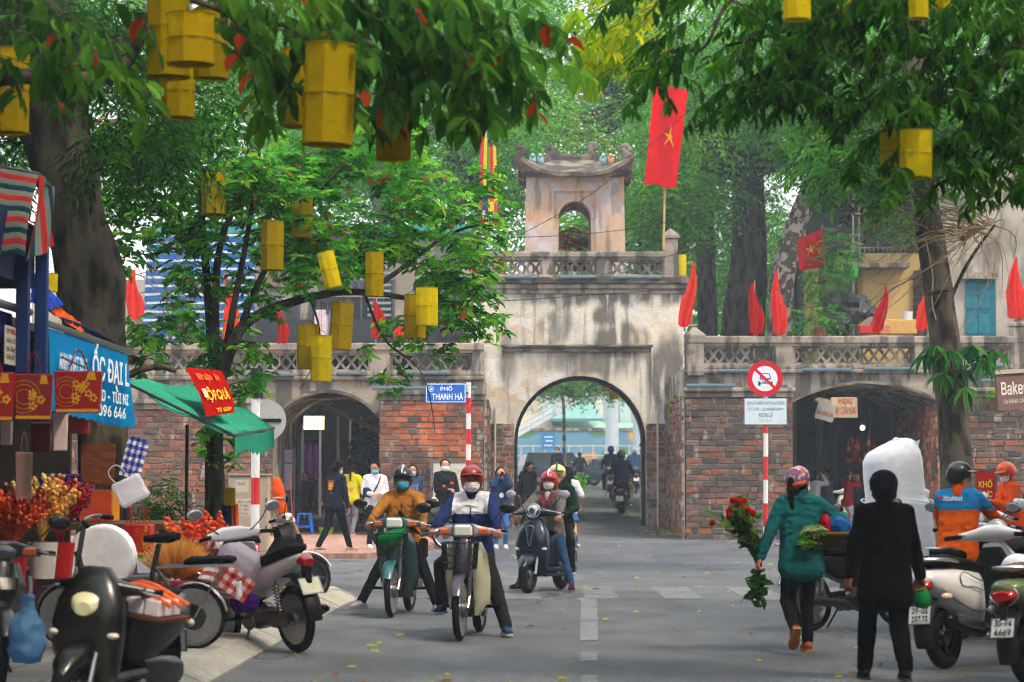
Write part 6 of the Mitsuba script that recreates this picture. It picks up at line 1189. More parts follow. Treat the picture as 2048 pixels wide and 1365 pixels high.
    if legs is not None:
        if legkind in ('trousers', 'jeans', 'wide'):
            w = {'trousers': 1.0, 'jeans': .92, 'wide': 1.22}[legkind]; tr = [hull((p0 + up * .04, .092), (p0 + A(0, .05, .02), .09), (p0 - A(0, .05, -.02), .09), (hp[0], .085), (hp[1], .085))]
            for i in (0, 1): tr += [hull((hp[i], .092), (kn[i], .064 * w)), hull((kn[i], .064 * w), (an[i] + A(0, 0, .02), .050 * w))]
            t.add('trousers', merge(tr, .026 if detail else .05, 6, .010, 13, seed + 1), 'cloth', legs, True)
        else:                                                      # skirt or dress: a flared tube round both legs
            b = float(legkind.split('_')[1]); cz = (an[0] + an[1]) / 2; secs = []
            for j, u_ in enumerate(np.linspace(0, 1, 9)):
                z = p0[2] + .05 + (b - p0[2] - .05) * u_; c = p0 + (cz - p0) * u_ * .5; secs.append((z, c[0], c[1], .105 + .05 * u_, .135 + .085 * u_, 2.2))
            m = loft(secs, 28, 'z', True); a = np.arctan2(m.vertices[:, 1], m.vertices[:, 0]); m.vertices[:, :2] *= (1 + .05 * np.sin(a * 9) * np.clip((p0[2] - m.vertices[:, 2]) * 2, 0, 1))[:, None]; t.add('skirt', wobble(m, .008, 6, seed), 'cloth', legs, True)
    if shoes is not None:
        for i in (0, 1):
            fd = A(1, 0, 0) if footdir is None else unit(A(*footdir[i])); Bf = basis(fd, A(0, 0, 1)); Q = lambda x, y, z: an[i] + Bf @ A(x, y, z)
            s_ = t.add('shoe', merge([hull((Q(-.05, 0, -.035), .036), (Q(0, 0, .0), .042), (Q(.06, 0, -.03), .040)), hull((Q(.03, 0, -.03), .040), (Q(.15, .012, -.047), .028), (Q(.15, -.018, -.047), .026))], .025, 3), 'cloth', shoes, True)
            pr = Polygon(np.array([(-.095, -.03), (-.095, .03), (0, .034), (.10, .048), (.165, .03), (.18, 0), (.165, -.03), (.10, -.046), (0, -.034)])).buffer(.004)
            mm = prism(pr, .022, 'z', -.078); mm.vertices = an[i] + mm.vertices @ Bf.T; s_.add('sole', mm, 'rubber', sole if sole is not None else S(190, 186, 176), 40)
    # head gear
    hk, hcol = hair if hair else (None, None)
    if hk and helmet is None or hk in ('long', 'tied', 'curls'):
        hs = []
        if helmet is None: hs.append(MF.batch_boolean([hull((H(-.022, 0, .040), (.104, .100, .100)), (H(-.03, 0, .0), (.094, .094, .08))), hull((H(.16, 0, -.06), (.10, .11, .085)), (H(.13, 0, .0), (.062, .058, .058)))], m3.OpType.Subtract))
        if hk == 'long': hs += [hull((H(-.065, 0, .03), .072), (H(-.085, .035, -.22), .055), (H(-.085, -.035, -.22), .055)), hull((H(-.085, .035, -.20), .05), (H(-.085, -.035, -.20), .05), (H(-.08, 0, -.40), .035))] + [hull((H(.0, s * .085, .03), .028), (H(.02, s * .088, -.14), .026), (H(.045, s * .09, -.27), .018)) for s in (1, -1)]
        if hk == 'tied': hs += [hull((H(-.12, 0, .03), .035), (H(-.15, 0, -.06), .034)), hull((H(-.15, 0, -.06), .034), (H(-.14, 0, -.26), .014))]
        if hk == 'curls': hs += [hull((H(-.03, s * .088, -.01), .036), (H(-.01, s * .10, -.09), .034)) for s in (1, -1)] + [hull((H(-.08, .04, -.02), .05), (H(-.08, -.04, -.10), .045))]
        if hk == 'bob': hs += [hull((H(-.05, s * .07, .02), .045), (H(-.02, s * .08, -.10), .032)) for s in (1, -1)] + [hull((H(-.08, .04, 0), .05), (H(-.08, -.04, 0), .05), (H(-.085, .03, -.10), .04), (H(-.085, -.03, -.10), .04))]
        t.add('hair', merge(hs, .022, 2, .006, 30, seed), 'matte', hcol, True)
    if helmet is not None:
        hcol2, band, visor = (helmet + (None, None))[:3] if isinstance(helmet, tuple) else (helmet, None, None)
        sh_ = tm(MF.batch_boolean([hull((H(-.012, 0, .050), (.128, .116, .106)), (H(-.03, 0, .01), (.118, .112, .09))), hull((H(.24, 0, -.10), (.16, .16, .155)), (H(.06, 0, -.15), (.17, .16, .15)))], m3.OpType.Subtract).refine_to_length(.03)); sh_.merge_vertices(); trimesh.smoothing.filter_taubin(sh_, .5, .53, 4)
        h = t.add('helmet', sh_, 'paint', hcol2, True)
        vg = lambda u, v: np.moveaxis(np.stack([hc[j] + hb[j, 0] * (.085 + .075 * v - .055 * (2 * u - 1) ** 2) + hb[j, 1] * (u - .5) * .205 + hb[j, 2] * (.074 - .014 * v - .014 * (2 * u - 1) ** 2) for j in range(3)]), 0, -1)
        h.add('visor', thick(grid(vg, 14, 4), .006), 'paint', visor if visor is not None else hcol2 * .7, True)
        if band is not None:
            rb = [H(.128 * math.cos(a) - .014, 0.004, .050 + .112 * math.sin(a)) for a in np.linspace(.25, PI - .1, 16)]; h.add('stripe', tube(rb, .010, 6, flat=2.5), 'paint', band)
        for s in (1, -1): h.add('chin_strap', tube(smoothline([H(-.01, s * .098, .0), H(.02, s * .085, -.07), H(.05, s * .01, -.125)], 5), .006, 5), 'cloth', S(30, 30, 32))
    if cap is not None:
        cm = tm(MF.batch_boolean([hull((H(-.012, 0, .048), (.108, .100, .096))), hull((H(0, 0, -.16), (.3, .3, .19)))], m3.OpType.Subtract)); h = t.add('cap', cm, 'cloth', cap, 40)
        vg = lambda u, v: np.moveaxis(np.stack([hc[j] + hb[j, 0] * (.080 + .085 * v - .055 * (2 * u - 1) ** 2) + hb[j, 1] * (u - .5) * .17 + hb[j, 2] * (.052 - .02 * v) for j in range(3)]), 0, -1); h.add('brim', thick(grid(vg, 12, 4), .006), 'cloth', cap * .8, True)
    if mask is not None:
        e = trimesh.creation.icosphere(subdivisions=4); v = e.vertices * A(.082, .074, .078); c = v[e.faces].mean(1); keep = (c[:, 0] > .012) & (c[:, 2] > -.062) & (c[:, 2] < .034)
        e = trimesh.Trimesh(v, e.faces[keep], process=True); e.vertices[:, 0] *= 1.22; e.vertices = e.vertices + A(.018, 0, -.046); e.vertices[:, 0] += .002 * np.sin(e.vertices[:, 2] * 260); e.vertices = hc + e.vertices @ hb.T
        mk_ = t.add('mask', thick(e, .003), 'cloth', mask, True)
        for s in (1, -1): mk_.add('ear_loop', tube([H(.055, s * .066, -.02), H(.0, s * .088, .005), H(.05, s * .066, -.075)], .0025, 4), 'cloth', mask)
    if eyes:
        for s in (1, -1):
            t.add('eye', move(ell((0, 0, 0), (.006, .014, .0065), 1), H(.083, s * .032, .012)), 'lens', S(24, 18, 16), True); t.add('eyebrow', tube([H(.086, s * .016, .034), H(.083, s * .05, .036)], .004, 5), 'matte', HAIR)
    t.joint = dict(neck=neck, hc=hc, H=H, hb=hb, wr=wr_, el=el, sh=sh, p0=p0, up=up, f2=f2, lf=lf, an=an, kn=kn, k=k)
    return t
def held(parent, name, mesh, bsdf, col, label, category, smooth=30, group=None):
    """Something held or worn that is a thing of its own, modelled in its holder's frame."""
    t = Thing(name, label, category, group, tf=parent.tf); t.body(mesh, bsdf, col, smooth); return t
def strap(P, w, th=.006):
    q = smoothline(P, 6); return tube(q, w / 2, 8, flat=.25)
GH = [((.12, .0, -.35), (0, 0, 1))]
RH = dict(hands=[(.30, .315, 1.035), (.30, -.315, 1.035)], handdir=[((.75, .05, -.35), (.25, .0, 1)), ((.75, -.05, -.35), (.25, 0, 1))], curl=.95, elbow=((-.5, .8, -.6), (-.5, -.8, -.6)))
WHITE = S(232, 234, 238)
def bike_pos(b): return (b[0][0], b[0][1], 0.0)
r1 = person('man in blue jacket with white shoulders, red helmet and white mask riding the cream motorbike', bike_pos(BK1), BK1[1], pel=(-.20, .87), lean=7, feet=[(.02, .36, .075), (.05, -.27, .30)], footdir=[(.95, .35, 0), (1, -.1, 0)], knee=[(1, .45, .6), (1, -.35, .6)], **RH, top=S(36, 50, 100), split=((.30, 0, 1), .355, S(226, 226, 232), 'yoke'), legs=S(40, 38, 42), legkind='wide', shoes=S(40, 62, 92), helmet=(S(150, 22, 28), None, S(110, 18, 24)), mask=S(236, 232, 232), skin=S(172, 108, 76), k=.955, belly=.015, hem=.03, head=(8, 0), seed=1)
J = r1.joint; r1.add('sleeve_print', move(text('SPORT', .03, .002, True, .1), (0, 0, 0), rz=100) if False else ell(J['sh'][0] + A(.075, .03, -.06), (.004, .03, .012), 1), 'plain', S(200, 80, 90), True)
r2 = person('man in mustard jacket with black helmet and blue mask riding the green motorbike', bike_pos(BK2), BK2[1], pel=(-.20, .87), lean=5, feet=[(-.02, .42, .075), (.02, -.48, .075)], footdir=[(.9, .5, 0), (.9, -.6, 0)], knee=[(1, .55, .5), (1, -.6, .5)], **RH, top=S(166, 110, 46), legs=S(26, 27, 34), legkind='trousers', shoes=S(214, 208, 214), helmet=(S(26, 26, 34), S(220, 220, 228), S(30, 26, 40)), mask=S(66, 168, 196), skin=S(168, 110, 80), k=.95, seed=2, head=(0, 2))
J = r2.joint; held(r2, 'shoulder_bag', cat([strap([J['neck'] + A(.05, -.10, -.02), J['p0'] + A(.155, -.0, .25), J['p0'] + A(.14, .12, .10), J['p0'] + A(.02, .20, .0)], .045), strap([J['neck'] + A(-.02, -.12, .02), J['p0'] + A(-.14, 0, .25), J['p0'] + A(-.02, .2, .0)], .045), bx(-.31, -.11, .19, .27, .62, .86, .03)]), 'cloth', S(34, 24, 22), 'dark brown shoulder bag worn across the mustard jacket', 'bag')
r3 = person('woman in taupe coat with maroon lapels and red helmet steering the blue scooter', bike_pos(BK3), BK3[1], pel=(-.20, .87), lean=3, feet=[(.02, .40, .075), (.04, -.38, .075)], footdir=[(.95, .35, 0), (.95, -.45, 0)], knee=[(1, .4, .5), (1, -.45, .5)], **RH, top=S(112, 104, 100), topkind='coat', legs=S(48, 78, 112), legkind='jeans', shoes=S(78, 34, 48), hair=('curls', S(120, 58, 24)), helmet=(S(186, 30, 40), S(226, 224, 226), S(150, 40, 50)), mask=S(238, 238, 236), skin=SKIN2, k=.93, seed=3, hem=.10, sole=S(60, 40, 44), head=(10, 0))
J = r3.joint
for s in (1, -1): r3.add('lapel', thick(grid(bilin(J['neck'] + A(.06, s * .07, .02), J['neck'] + A(.135, s * .10, -.10), J['neck'] + A(.155, s * .015, -.24), J['neck'] + A(.105, s * .025, -.05)), 3, 3), .010), 'cloth', S(132, 52, 74), True)
r3.add('blouse', ell(J['neck'] + A(.075, 0, -.08), (.04, .05, .10)), 'cloth', S(206, 196, 190), True)
for i in (0, 1): r3.add('lace', cat([tube([J['an'][i] + A(.03 + .025 * j, -.025, .01 - .012 * j), J['an'][i] + A(.03 + .025 * j, .025, .01 - .012 * j)], .006, 5) for j in range(4)]), 'cloth', S(226, 46, 96))
r3b = person('pillion passenger in yellow helmet and dark clothes behind the woman on the scooter', bike_pos(BK3), BK3[1], pel=(-.58, .93), lean=8, feet=[(-.30, .27, .30), (-.30, -.27, .30)], knee=[(1, .5, .4), (1, -.5, .4)], hands=[(-.25, .18, 1.05), (-.25, -.18, 1.05)], top=S(30, 50, 40), legs=S(28, 28, 32), shoes=S(30, 32, 40), helmet=(S(206, 206, 130), S(30, 40, 40), S(40, 50, 50)), mask=None, k=.95, seed=4, head=(14, 0))
# people standing and walking on the left
G = lambda px, py: ground(px, py)
def stand(px, py): q = G(px, py); return (q[0], q[1], .10 if px < 870 and py < 1118 else 0.0)
q = G(668, 1116)
w1 = person('man in black jacket with bright tiger print and cap walking right, looking down', (q[0], 43.6, .1), 42, lean=6, feet=[(-.30, .08, .10), (.30, -.08, .075)], knee=(1, 0, .1), hands=[(.22, .17, .86), (.14, -.23, .82)], top=S(34, 38, 50), legs=S(26, 28, 36), shoes=S(176, 130, 106), cap=S(34, 34, 34), mask=S(190, 200, 206), head=(-5, -22), seed=5, k=1.0)
J = w1.joint
for j, (dy, dz, sx, sz, c) in enumerate(((0, .0, .09, .06, S(220, 120, 40)), (-.05, .07, .03, .03, S(210, 60, 50)), (.05, .07, .03, .03, S(210, 60, 50)), (0, .06, .05, .03, S(40, 110, 120)), (0, -.07, .07, .022, S(230, 160, 40)), (0, -.02, .04, .02, S(240, 200, 120)))):
    w1.add('print', move(ell((0, 0, 0), (.006, sx, sz), 1), J['p0'] + J['up'] * (.32 + dz) - J['f2'] * (.118 + .001 * j) + J['lf'] * dy), 'cloth', c, True)
q = G(703, 1056); w2 = person('woman in yellow top and grey trousers with tied hair walking away from us', ((703 - 1024) * 54.4 / F, 54.4, .1), 80, feet=[(.16, .08, .075), (-.20, -.08, .12)], hands=[(.12, .16, 1.02), (.12, -.16, 1.02)], top=S(204, 196, 30), topkind='shirt', legs=S(110, 112, 120), legkind='jeans', shoes=S(150, 96, 74), hair=('tied', HAIR), k=1.0, seed=6, lean=2)
q = stand(750, 1108); w3 = person('young man in white shirt with dark cross strap and blue mask, looking aside', (q[0], 45.6, .1), -75, lean=4, hands=[(.20, .06, 1.04), (.20, -.05, 1.02)], top=S(226, 226, 236), topkind='shirt', sleeve=.95, legs=S(34, 36, 44), shoes=S(220, 220, 224), mask=S(120, 180, 214), hair=('short', HAIR), head=(-30, -12), seed=7, k=1.0)
J = w3.joint; held(w3, 'sling_bag', cat([strap([J['neck'] + A(.06, .09, -.01), J['p0'] + A(.15, 0, .28), J['p0'] + A(.12, -.13, .08)], .04), bx(.03, .13, -.24, -.06, .98, 1.16, .02)]), 'cloth', S(40, 48, 70), 'dark blue sling bag across the white shirt', 'bag')
q = stand(826, 1095); w4 = person('long haired girl in striped blue shirt and white mask with folded arms', (q[0], 49.6, .1), -85, hands=[(.17, -.04, 1.02), (.19, .05, 1.0)], top=S(64, 86, 124), topkind='shirt', legs=S(96, 130, 170), legkind='jeans', shoes=S(210, 210, 214), mask=S(230, 232, 238), hair=('long', S(34, 24, 24)), skin=SKIN2, seed=8, k=.97)
J = w4.joint
for j in range(7): w4.add('stripe', tube([J['p0'] + A(.128 + (.012 if z > .2 else 0), -.11 + j * .036, z) for z in (.0, .14, .26, .36)], .005, 4, flat=1.5), 'cloth', S(200, 206, 220))
q = stand(886, 1100); w5 = person('young man in black jacket with orange patches and white mask beside the notice board', (q[0], 49.5, .1), -70, hands=[(.10, .24, .84), (.22, -.02, 1.06)], top=S(32, 34, 38), legs=S(34, 40, 62), shoes=S(60, 60, 70), mask=S(236, 238, 244), hair=('short', S(28, 22, 20)), skin=SKIN2, head=(-12, 0), seed=9, k=1.04)
J = w5.joint
for dz, dy in ((.30, .10), (.16, .13), (.24, -.06), (.05, .11)): w5.add('patch', move(ell((0, 0, 0), (.012, .035, .03), 1), J['p0'] + A(.125, dy, dz)), 'cloth', S(226, 96, 34), True)
held(w5, 'backpack', wobble(bx(-.30, -.12, -.15, .15, .95, 1.36, .06), .01, 6), 'cloth', S(40, 34, 30), 'dark backpack on the man beside the notice board', 'bag')
q = G(1002, 1093); w6 = person('photographer in dark blue top and jeans raising a camera to the face', (q[0], 48.8, 0), -82, hands=[(.20, .06, 1.50), (.20, -.07, 1.49)], handdir=[((.4, -.35, .8), (.2, .9, .2)), ((.4, .35, .8), (.2, -.9, .2))], elbow=((.2, .5, -1), (.2, -.5, -1)), top=S(38, 58, 92), topkind='coat', hem=.14, legs=S(58, 108, 166), legkind='jeans', shoes=S(216, 210, 200), hair=('bob', HAIR), skin=SKIN2, seed=10, k=1.0)
J = w6.joint; w6.add('print', ell(J['p0'] + A(.15, .0, .2), (.012, .05, .055), 1), 'cloth', S(216, 220, 226), True)
cm = held(w6, 'photo_camera', cat([bx(.15, .22, -.07, .07, 1.475, 1.565, .012), move(lathe([(.034, 0), (.036, .07), (.03, .07), (.03, .05), (0, .05)], 18, 'x'), (.22, 0, 1.515)), bx(.16, .21, -.025, .025, 1.565, 1.59, .008)]), 'plastic', S(30, 30, 32), 'black camera held up by the photographer', 'camera')
q = G(1128, 1108); w7 = person('long haired woman in white blouse and denim dress walking away with tall green stems', (q[0] + .05, 45.2, 0), 82, feet=[(.14, .09, .075), (-.12, -.09, .09)], hands=[(.10, .20, .9), (.16, -.22, .94)], top=S(226, 222, 226), topkind='tshirt', sleeve=.42, legs=S(56, 98, 160), legkind='skirt_0.62', shoes=S(40, 42, 50), hair=('long', S(30, 22, 22)), skin=SKIN2, seed=11, k=1.0)
J = w7.joint; w7.add('pinafore', merge([hull((J['p0'] + A(0, .09, .26), .105), (J['p0'] + A(0, -.09, .26), .105), (J['p0'] + A(0, .09, .0), .12), (J['p0'] + A(0, -.09, .0), .12))], .03, 4, .005), 'cloth', S(56, 98, 160), True); w7.add('underskirt', loft([(.28, 0, 0, .16, .19, 2.2), (.66, 0, 0, .13, .17, 2.2)], 24, 'z'), 'cloth', S(206, 166, 124), True)
def bouquet(name, label, cat_, base, d, stems, L, spread, stemcol, leafcol, blooms, r, tf=None, lw=.03, wrap=None):
    """Stems fanning from a bundle, leaves along them and blooms at their ends: every stem with its bloom a part."""
    t = Thing(name, label, cat_, tf=tf if tf is not None else T()); d = unit(np.asarray(d, float)); base = np.asarray(base, float); lv = [[], [], [], []]
    for i in range(stems):
        e = unit(d + r.normal(size=3) * spread); l = L * r.uniform(.7, 1.1); q = smoothline([base - d * L * .25 * r.uniform(.6, 1), base + r.normal(size=3) * .012, base + (d + e) * .5 * l * .55, base + e * l], 5); t.add('stem', tube(q, np.linspace(.005, .003, len(q)), 5), 'plain', stemcol, True)
        for u in np.linspace(.4, .95, 7):
            p = q[int(u * (len(q) - 1))]; lv[0].append(p); lv[1].append(unit(r.normal(size=3) + e * .8)); lv[2].append(unit(r.normal(size=3))); lv[3].append(lw * r.uniform(1.2, 2.4))
        if blooms: blooms(t, q[-1], e, r, i)
    if leafcol is not None:
        n = len(lv[0]); m, k = leafset(lv[0], np.array(lv[1]), np.array(lv[2]), np.array(lv[3]) * 1.6, np.array(lv[3]), 'oval'); t.add('leaves', m, 'leaf', np.repeat(leafcolors(n, leafcol, r), k, 0), False)
    if wrap is not None: t.add('wrap', move(lathe([(.02, -.2), (.05, 0), (.12, .25), (.115, .25), (.045, 0)], 16), base), 'film', wrap)
    return t
def spike(t, p, e, r, i):
    for j in range(6): q = p - e * .05 * j; t.add('bloom', move(ell((0, 0, 0), (.016, .012, .03), 1), q + r.normal(size=3) * .012), 'leaf', S(110, 170, 70) if j < 4 else S(200, 90, 60), True)
tfw = w7.tf; bouquet('gladioli', 'tall bunch of green gladiolus stems carried by the woman in denim', 'flowers', J['wr'][1] + A(.06, 0, 0), (.1, -.12, 1), 9, .62, .12, S(90, 150, 70), [S(80, 150, 70), S(110, 170, 80)], spike, np.random.default_rng(90), tfw, .03)
# two women walking away on the right
q = G(1590, 1300)
w8 = person('woman in teal jacket and patterned head wrap walking away with roses and a full basket', (q[0] + .02, 20.4, 0), 96, lean=3, feet=[(-.24, .12, .22), (.16, -.09, .075)], footdir=[(.75, 0, -.75), (1, 0, 0)], hands=[(-.02, .40, .80), (.30, -.46, 1.22)], elbow=((-.6, .8, -.4), (-.6, -.5, -.7)), curl=(.95, .75), knee=(1, 0, .1), top=S(22, 92, 96), legs=S(22, 22, 26), legkind='trousers', shoes=S(150, 88, 44), hair=('tied', HAIR), mask=S(232, 232, 234), head=(-46, 4), skin=S(190, 120, 84), seed=12, k=.94, hem=.08, sole=S(196, 130, 76))
J = w8.joint; H = J['H']
hw = merge([MF.batch_boolean([hull((H(-.018, 0, .052), (.118, .108, .100)), (H(-.05, 0, .02), (.098, .10, .085))), hull((H(.18, 0, -.10), (.12, .14, .13)), (H(.05, 0, -.14), (.17, .16, .10)))], m3.OpType.Subtract), hull((H(-.13, 0, -.01), .03), (H(-.16, 0, -.05), .02))], .02, 3, .006, 20)
def f_scarf(p, n, uv):
    a, b, w = voronoi(p.x * 42 + p.y * 30, p.z * 42); return mix(mix((.16, .10, .22), (.55, .5, .55), smoothstep(.4, .6, w)), (.5, .09, .10), smoothstep(.72, .8, w))
bs('scarf_print', prin(base_color=proc(f_scarf), roughness=.8)); w8.add('head_wrap', hw, 'scarf_print', None, True); w8.add('wrap_edge', tube(smoothline([H(-.05, .10, .0), H(-.13, .04, -.02), H(-.14, -.03, -.01), H(-.06, -.10, .01)], 5), .016, 8), 'cloth', S(226, 96, 34))
def rose(t, p, e, r, i):
    if i % 2 == 0:
        b = t.add('bloom', wobble(ell(p, (.026, .026, .030)), .006, 40, i), 'thin_cloth', S(190, 20, 34) * r.uniform(.8, 1.15), True)
        for j in range(4): a = j * PI / 2; b.add('petal', wobble(move(ell((0, 0, 0), (.024, .010, .026), 1), p + A(math.cos(a) * .016, math.sin(a) * .016, .004), rz=math.degrees(a) + 90), .003, 60, j), 'thin_cloth', S(206, 26, 40), True)
bouquet('roses', 'bunch of red roses with leafy stems carried in the left hand', 'flowers', J['wr'][0] + A(.05, .03, -.03), (.0, .30, 1), 26, .58, .19, S(60, 86, 44), [S(44, 84, 46), S(62, 104, 52), S(36, 66, 40), S(96, 120, 56)], rose, np.random.default_rng(91), w8.tf, .036)
rr = np.random.default_rng(92); bouquet('rose_leaves', 'dark leafy stem ends below the hand that holds the roses', 'leaves', J['wr'][0] + A(.05, .0, -.06), (.0, .1, -1), 12, .36, .16, S(60, 80, 44), [S(40, 76, 44), S(54, 90, 48)], None, rr, w8.tf, .034)
# flat basket on the right arm
bc_ = J['wr'][1] + A(-.20, .16, -.21); bt_ = Thing('basket', 'shallow woven basket of cut flowers and bags carried on the right arm', 'basket', tf=w8.tf)
bw = lathe([(.20, -.07), (.30, .06), (.315, .06), (.30, .045), (.20, -.055), (.0, -.055)], 28); bw.vertices[:, 1] *= 1.15; bt_.add('bowl', move(bw, bc_), 'matte', S(84, 62, 32))
bt_.add('rim', move(ringtorus(.31, .016, 30, 7, axis='z'), bc_ + A(0, 0, .06)), 'matte', S(104, 80, 40))
for i, (dx, dy, dz, s, c, lb, bsd) in enumerate(((0, .02, .13, (.13, .10, .09), S(40, 120, 200), 'blue plastic bag lying in the flower basket', 'film'), (-.02, .15, .13, (.10, .05, .10), S(206, 40, 60), 'red plastic bag lying in the flower basket', 'film'), (.05, -.16, .10, (.12, .08, .06), S(90, 160, 220), 'pale blue plastic bag at the far side of the basket', 'film'))):
    held(w8, 'plastic_bag', wobble(move(ell((0, 0, 0), s, 3), bc_ + A(dx - .13, dy - .06, dz)), .03, 14, i), bsd, c, lb, 'bag', 50)
m_, c_ = sprays([(bc_ + A(-.22, .20, .07), (.10, .13, .06)), (bc_ + A(-.24, .26, -.01), (.07, .10, .06))], 90, .1, 7, .055, .024, [S(110, 150, 70), S(206, 220, 170), S(80, 130, 60)], rr, 'oval', whorl=True); ct_ = Thing('cut_flowers', 'pale green cut flowers spilling over the basket edge', 'flowers', tf=w8.tf); ct_.body(m_, 'leaf', c_, False)
held(w8, 'rope_bundle', cat([tube(smoothline([bc_ + A(-.05, .08 + .012 * j, .16), bc_ + A(-.16, .10 + .01 * j, .10), bc_ + A(-.20, .11 + .01 * j, -.04)], 5), .005, 5) for j in range(5)]), 'plain', S(206, 190, 130), 'pale straw strings hanging over the basket edge', 'string')
q = G(1754, 1352)
w9 = person('person in black clothes and knitted hat seen from behind, nearest on the right', (q[0], 17.6, 0), 91, lean=4, feet=[(.20, .14, .075), (-.20, -.12, .10)], hands=[(-.10, .33, .74), (.10, -.32, .72)], top=S(9, 8, 9), topkind='coat', hem=.16, legs=S(8, 8, 10), legkind='wide', shoes=S(34, 28, 28), hair=None, skin=S(120, 70, 54), head=(-4, 0), seed=13, k=.915, eyes=False, sole=S(60, 50, 46), curl=.8)
J = w9.joint; H = J['H']; w9.add('knitted_hat', merge([hull((H(-.018, 0, .050), (.122, .116, .108)), (H(-.05, 0, .0), (.100, .104, .085)))], .02, 2, .004, 40), 'cloth', S(22, 23, 32), True); w9.add('hat_band', move(ringtorus(.098, .014, 26, 8, axis='z'), H(-.02, 0, .0)), 'cloth', S(20, 20, 28)); w9.add('hair', merge([hull((H(-.06, .05, -.04), .05), (H(-.06, -.05, -.04), .05), (H(-.06, 0, -.09), .045))], .03, 2, .006, 30), 'matte', HAIR, True)
bg = Thing('plastic_bag', 'small green net bag of fruit in the right hand of the black clad person', 'bag', tf=w9.tf); c = J['wr'][1] + A(.02, -.02, -.16)
bg.add('net', wobble(lathe([(.0, -.10), (.05, -.09), (.075, -.03), (.06, .03), (.025, .08), (.012, .13), (.03, .16)], 18), .008, 25), 'film', S(30, 170, 90), 50); bt = scene[bg.key + '__net']; bt['to_world'] = w9.tf @ T().translate(list(map(float, c)))
for i, (dx, dy, dz) in enumerate(((.02, .02, -.05), (-.025, .01, -.045), (0, -.03, -.04), (.01, 0, .0))): bg.add('fruit', ell(c + A(dx, dy, dz), .030, 2), 'plastic', S(150, 110, 40), True)
# riders and people on the right
w10 = person('rider in orange jacket with blue shoulders and black helmet seen from behind', (4.2, 22.4, 0), 62, pel=(-.2, .87), lean=10, feet=[(.05, .30, .10), (.05, -.30, .10)], knee=[(1, .4, .5), (1, -.4, .5)], **RH, top=S(226, 92, 22), split=((0, 0, 1), .335, S(40, 130, 190), 'shoulder_panel'), legs=S(40, 44, 60), shoes=S(40, 40, 44), helmet=(S(34, 34, 38), None, S(20, 20, 22)), head=(-70, -4), seed=14, k=.98, hem=.06)
J = w10.joint; w10.add('lettering', move(text('XtraNext', .045, .003, True, .19), (0, 0, 0)), 'plain', S(235, 240, 245), False, tf=T().translate(list(map(float, J['neck'] - J['up'] * .10 - J['f2'] * .128 + A(0, .115, 0)))).rotate([0, 0, 1], -90).rotate([1, 0, 0], -8)); w10.add('logo', ell(J['neck'] - J['up'] * .075 - J['f2'] * .125 + A(0, .15, 0), (.006, .024, .018), 1), 'plain', S(226, 60, 40), True)
w11 = person('delivery man in orange jacket, orange helmet and white mask standing by the red sign', (6.72, 32.2, 0), -165, lean=8, hands=[(.30, .06, 1.14), (.32, -.06, 1.12)], top=S(228, 84, 26), legs=S(44, 46, 56), shoes=S(60, 60, 64), helmet=(S(230, 84, 34), None, S(210, 80, 40)), mask=S(226, 226, 230), head=(6, -22), seed=15, k=1.0)
# in the right lane
q = wx_(1625); w12 = person('woman in white shirt photographing in the lane, back to us', (7.35, 58.6, 0), 40, hands=[(.24, .10, 1.52), (.26, -.08, 1.52)], elbow=((.2, .6, -.8), (.2, -.6, -.8)), top=S(214, 214, 220), topkind='shirt', legs=S(120, 112, 104), shoes=S(60, 60, 60), hair=('bob', HAIR), seed=16, k=.97)
w13 = person('woman in red long tunic over white trousers taking a picture in the lane', (8.12, 58.2, 0), 5, hands=[(.24, .05, 1.46), (.26, -.06, 1.46)], elbow=((.2, .5, -.8), (.2, -.5, -.8)), top=S(176, 16, 26), topkind='shirt', sleeve=.8, legs=S(228, 214, 232), legkind='wide', shoes=S(200, 190, 190), hair=('bob', HAIR), skin=SKIN2, seed=17, k=.97); J = w13.joint
for s in (1, -1): w13.add('tunic_panel', thick(grid(bilin(J['p0'] + A(s * .125, .13, .06), J['p0'] + A(s * .125, -.13, .06), J['p0'] + A(s * .17, -.19, -.68), J['p0'] + A(s * .17, .19, -.68)), 6, 10), .01), 'cloth', S(176, 16, 26), True)
for i, (px, Y, c, lb, ro) in enumerate(((1655, 61, S(120, 126, 134), 'shopper in grey clothes between the two photographers in the lane', 200), (1712, 60.5, S(36, 36, 44), 'shopper in dark clothes right of the red tunic, arm raised', 150), (1738, 66, S(40, 36, 40), 'shopper in dark clothes under the lane bulb', 250))):
    person(lb, (wx_(px) * Y / YW, Y, 0), ro, top=c, legs=S(36, 36, 42), hands=[(.3, .12, 1.4), (.1, -.25, .85)], seed=20 + i, detail=0, k=.98)
for i, (px, Y, c, lb, ro) in enumerate(((612, 63.5, S(40, 42, 60), 'dark clothed shopper in the left lane behind the stool', 260), (634, 66, S(60, 50, 60), 'shopper deep inside the left lane', 240))):
    person(lb, ((px - 1024) * Y / F, Y, 0), ro, top=c, legs=S(36, 36, 42), seed=24 + i, detail=0, k=.95)
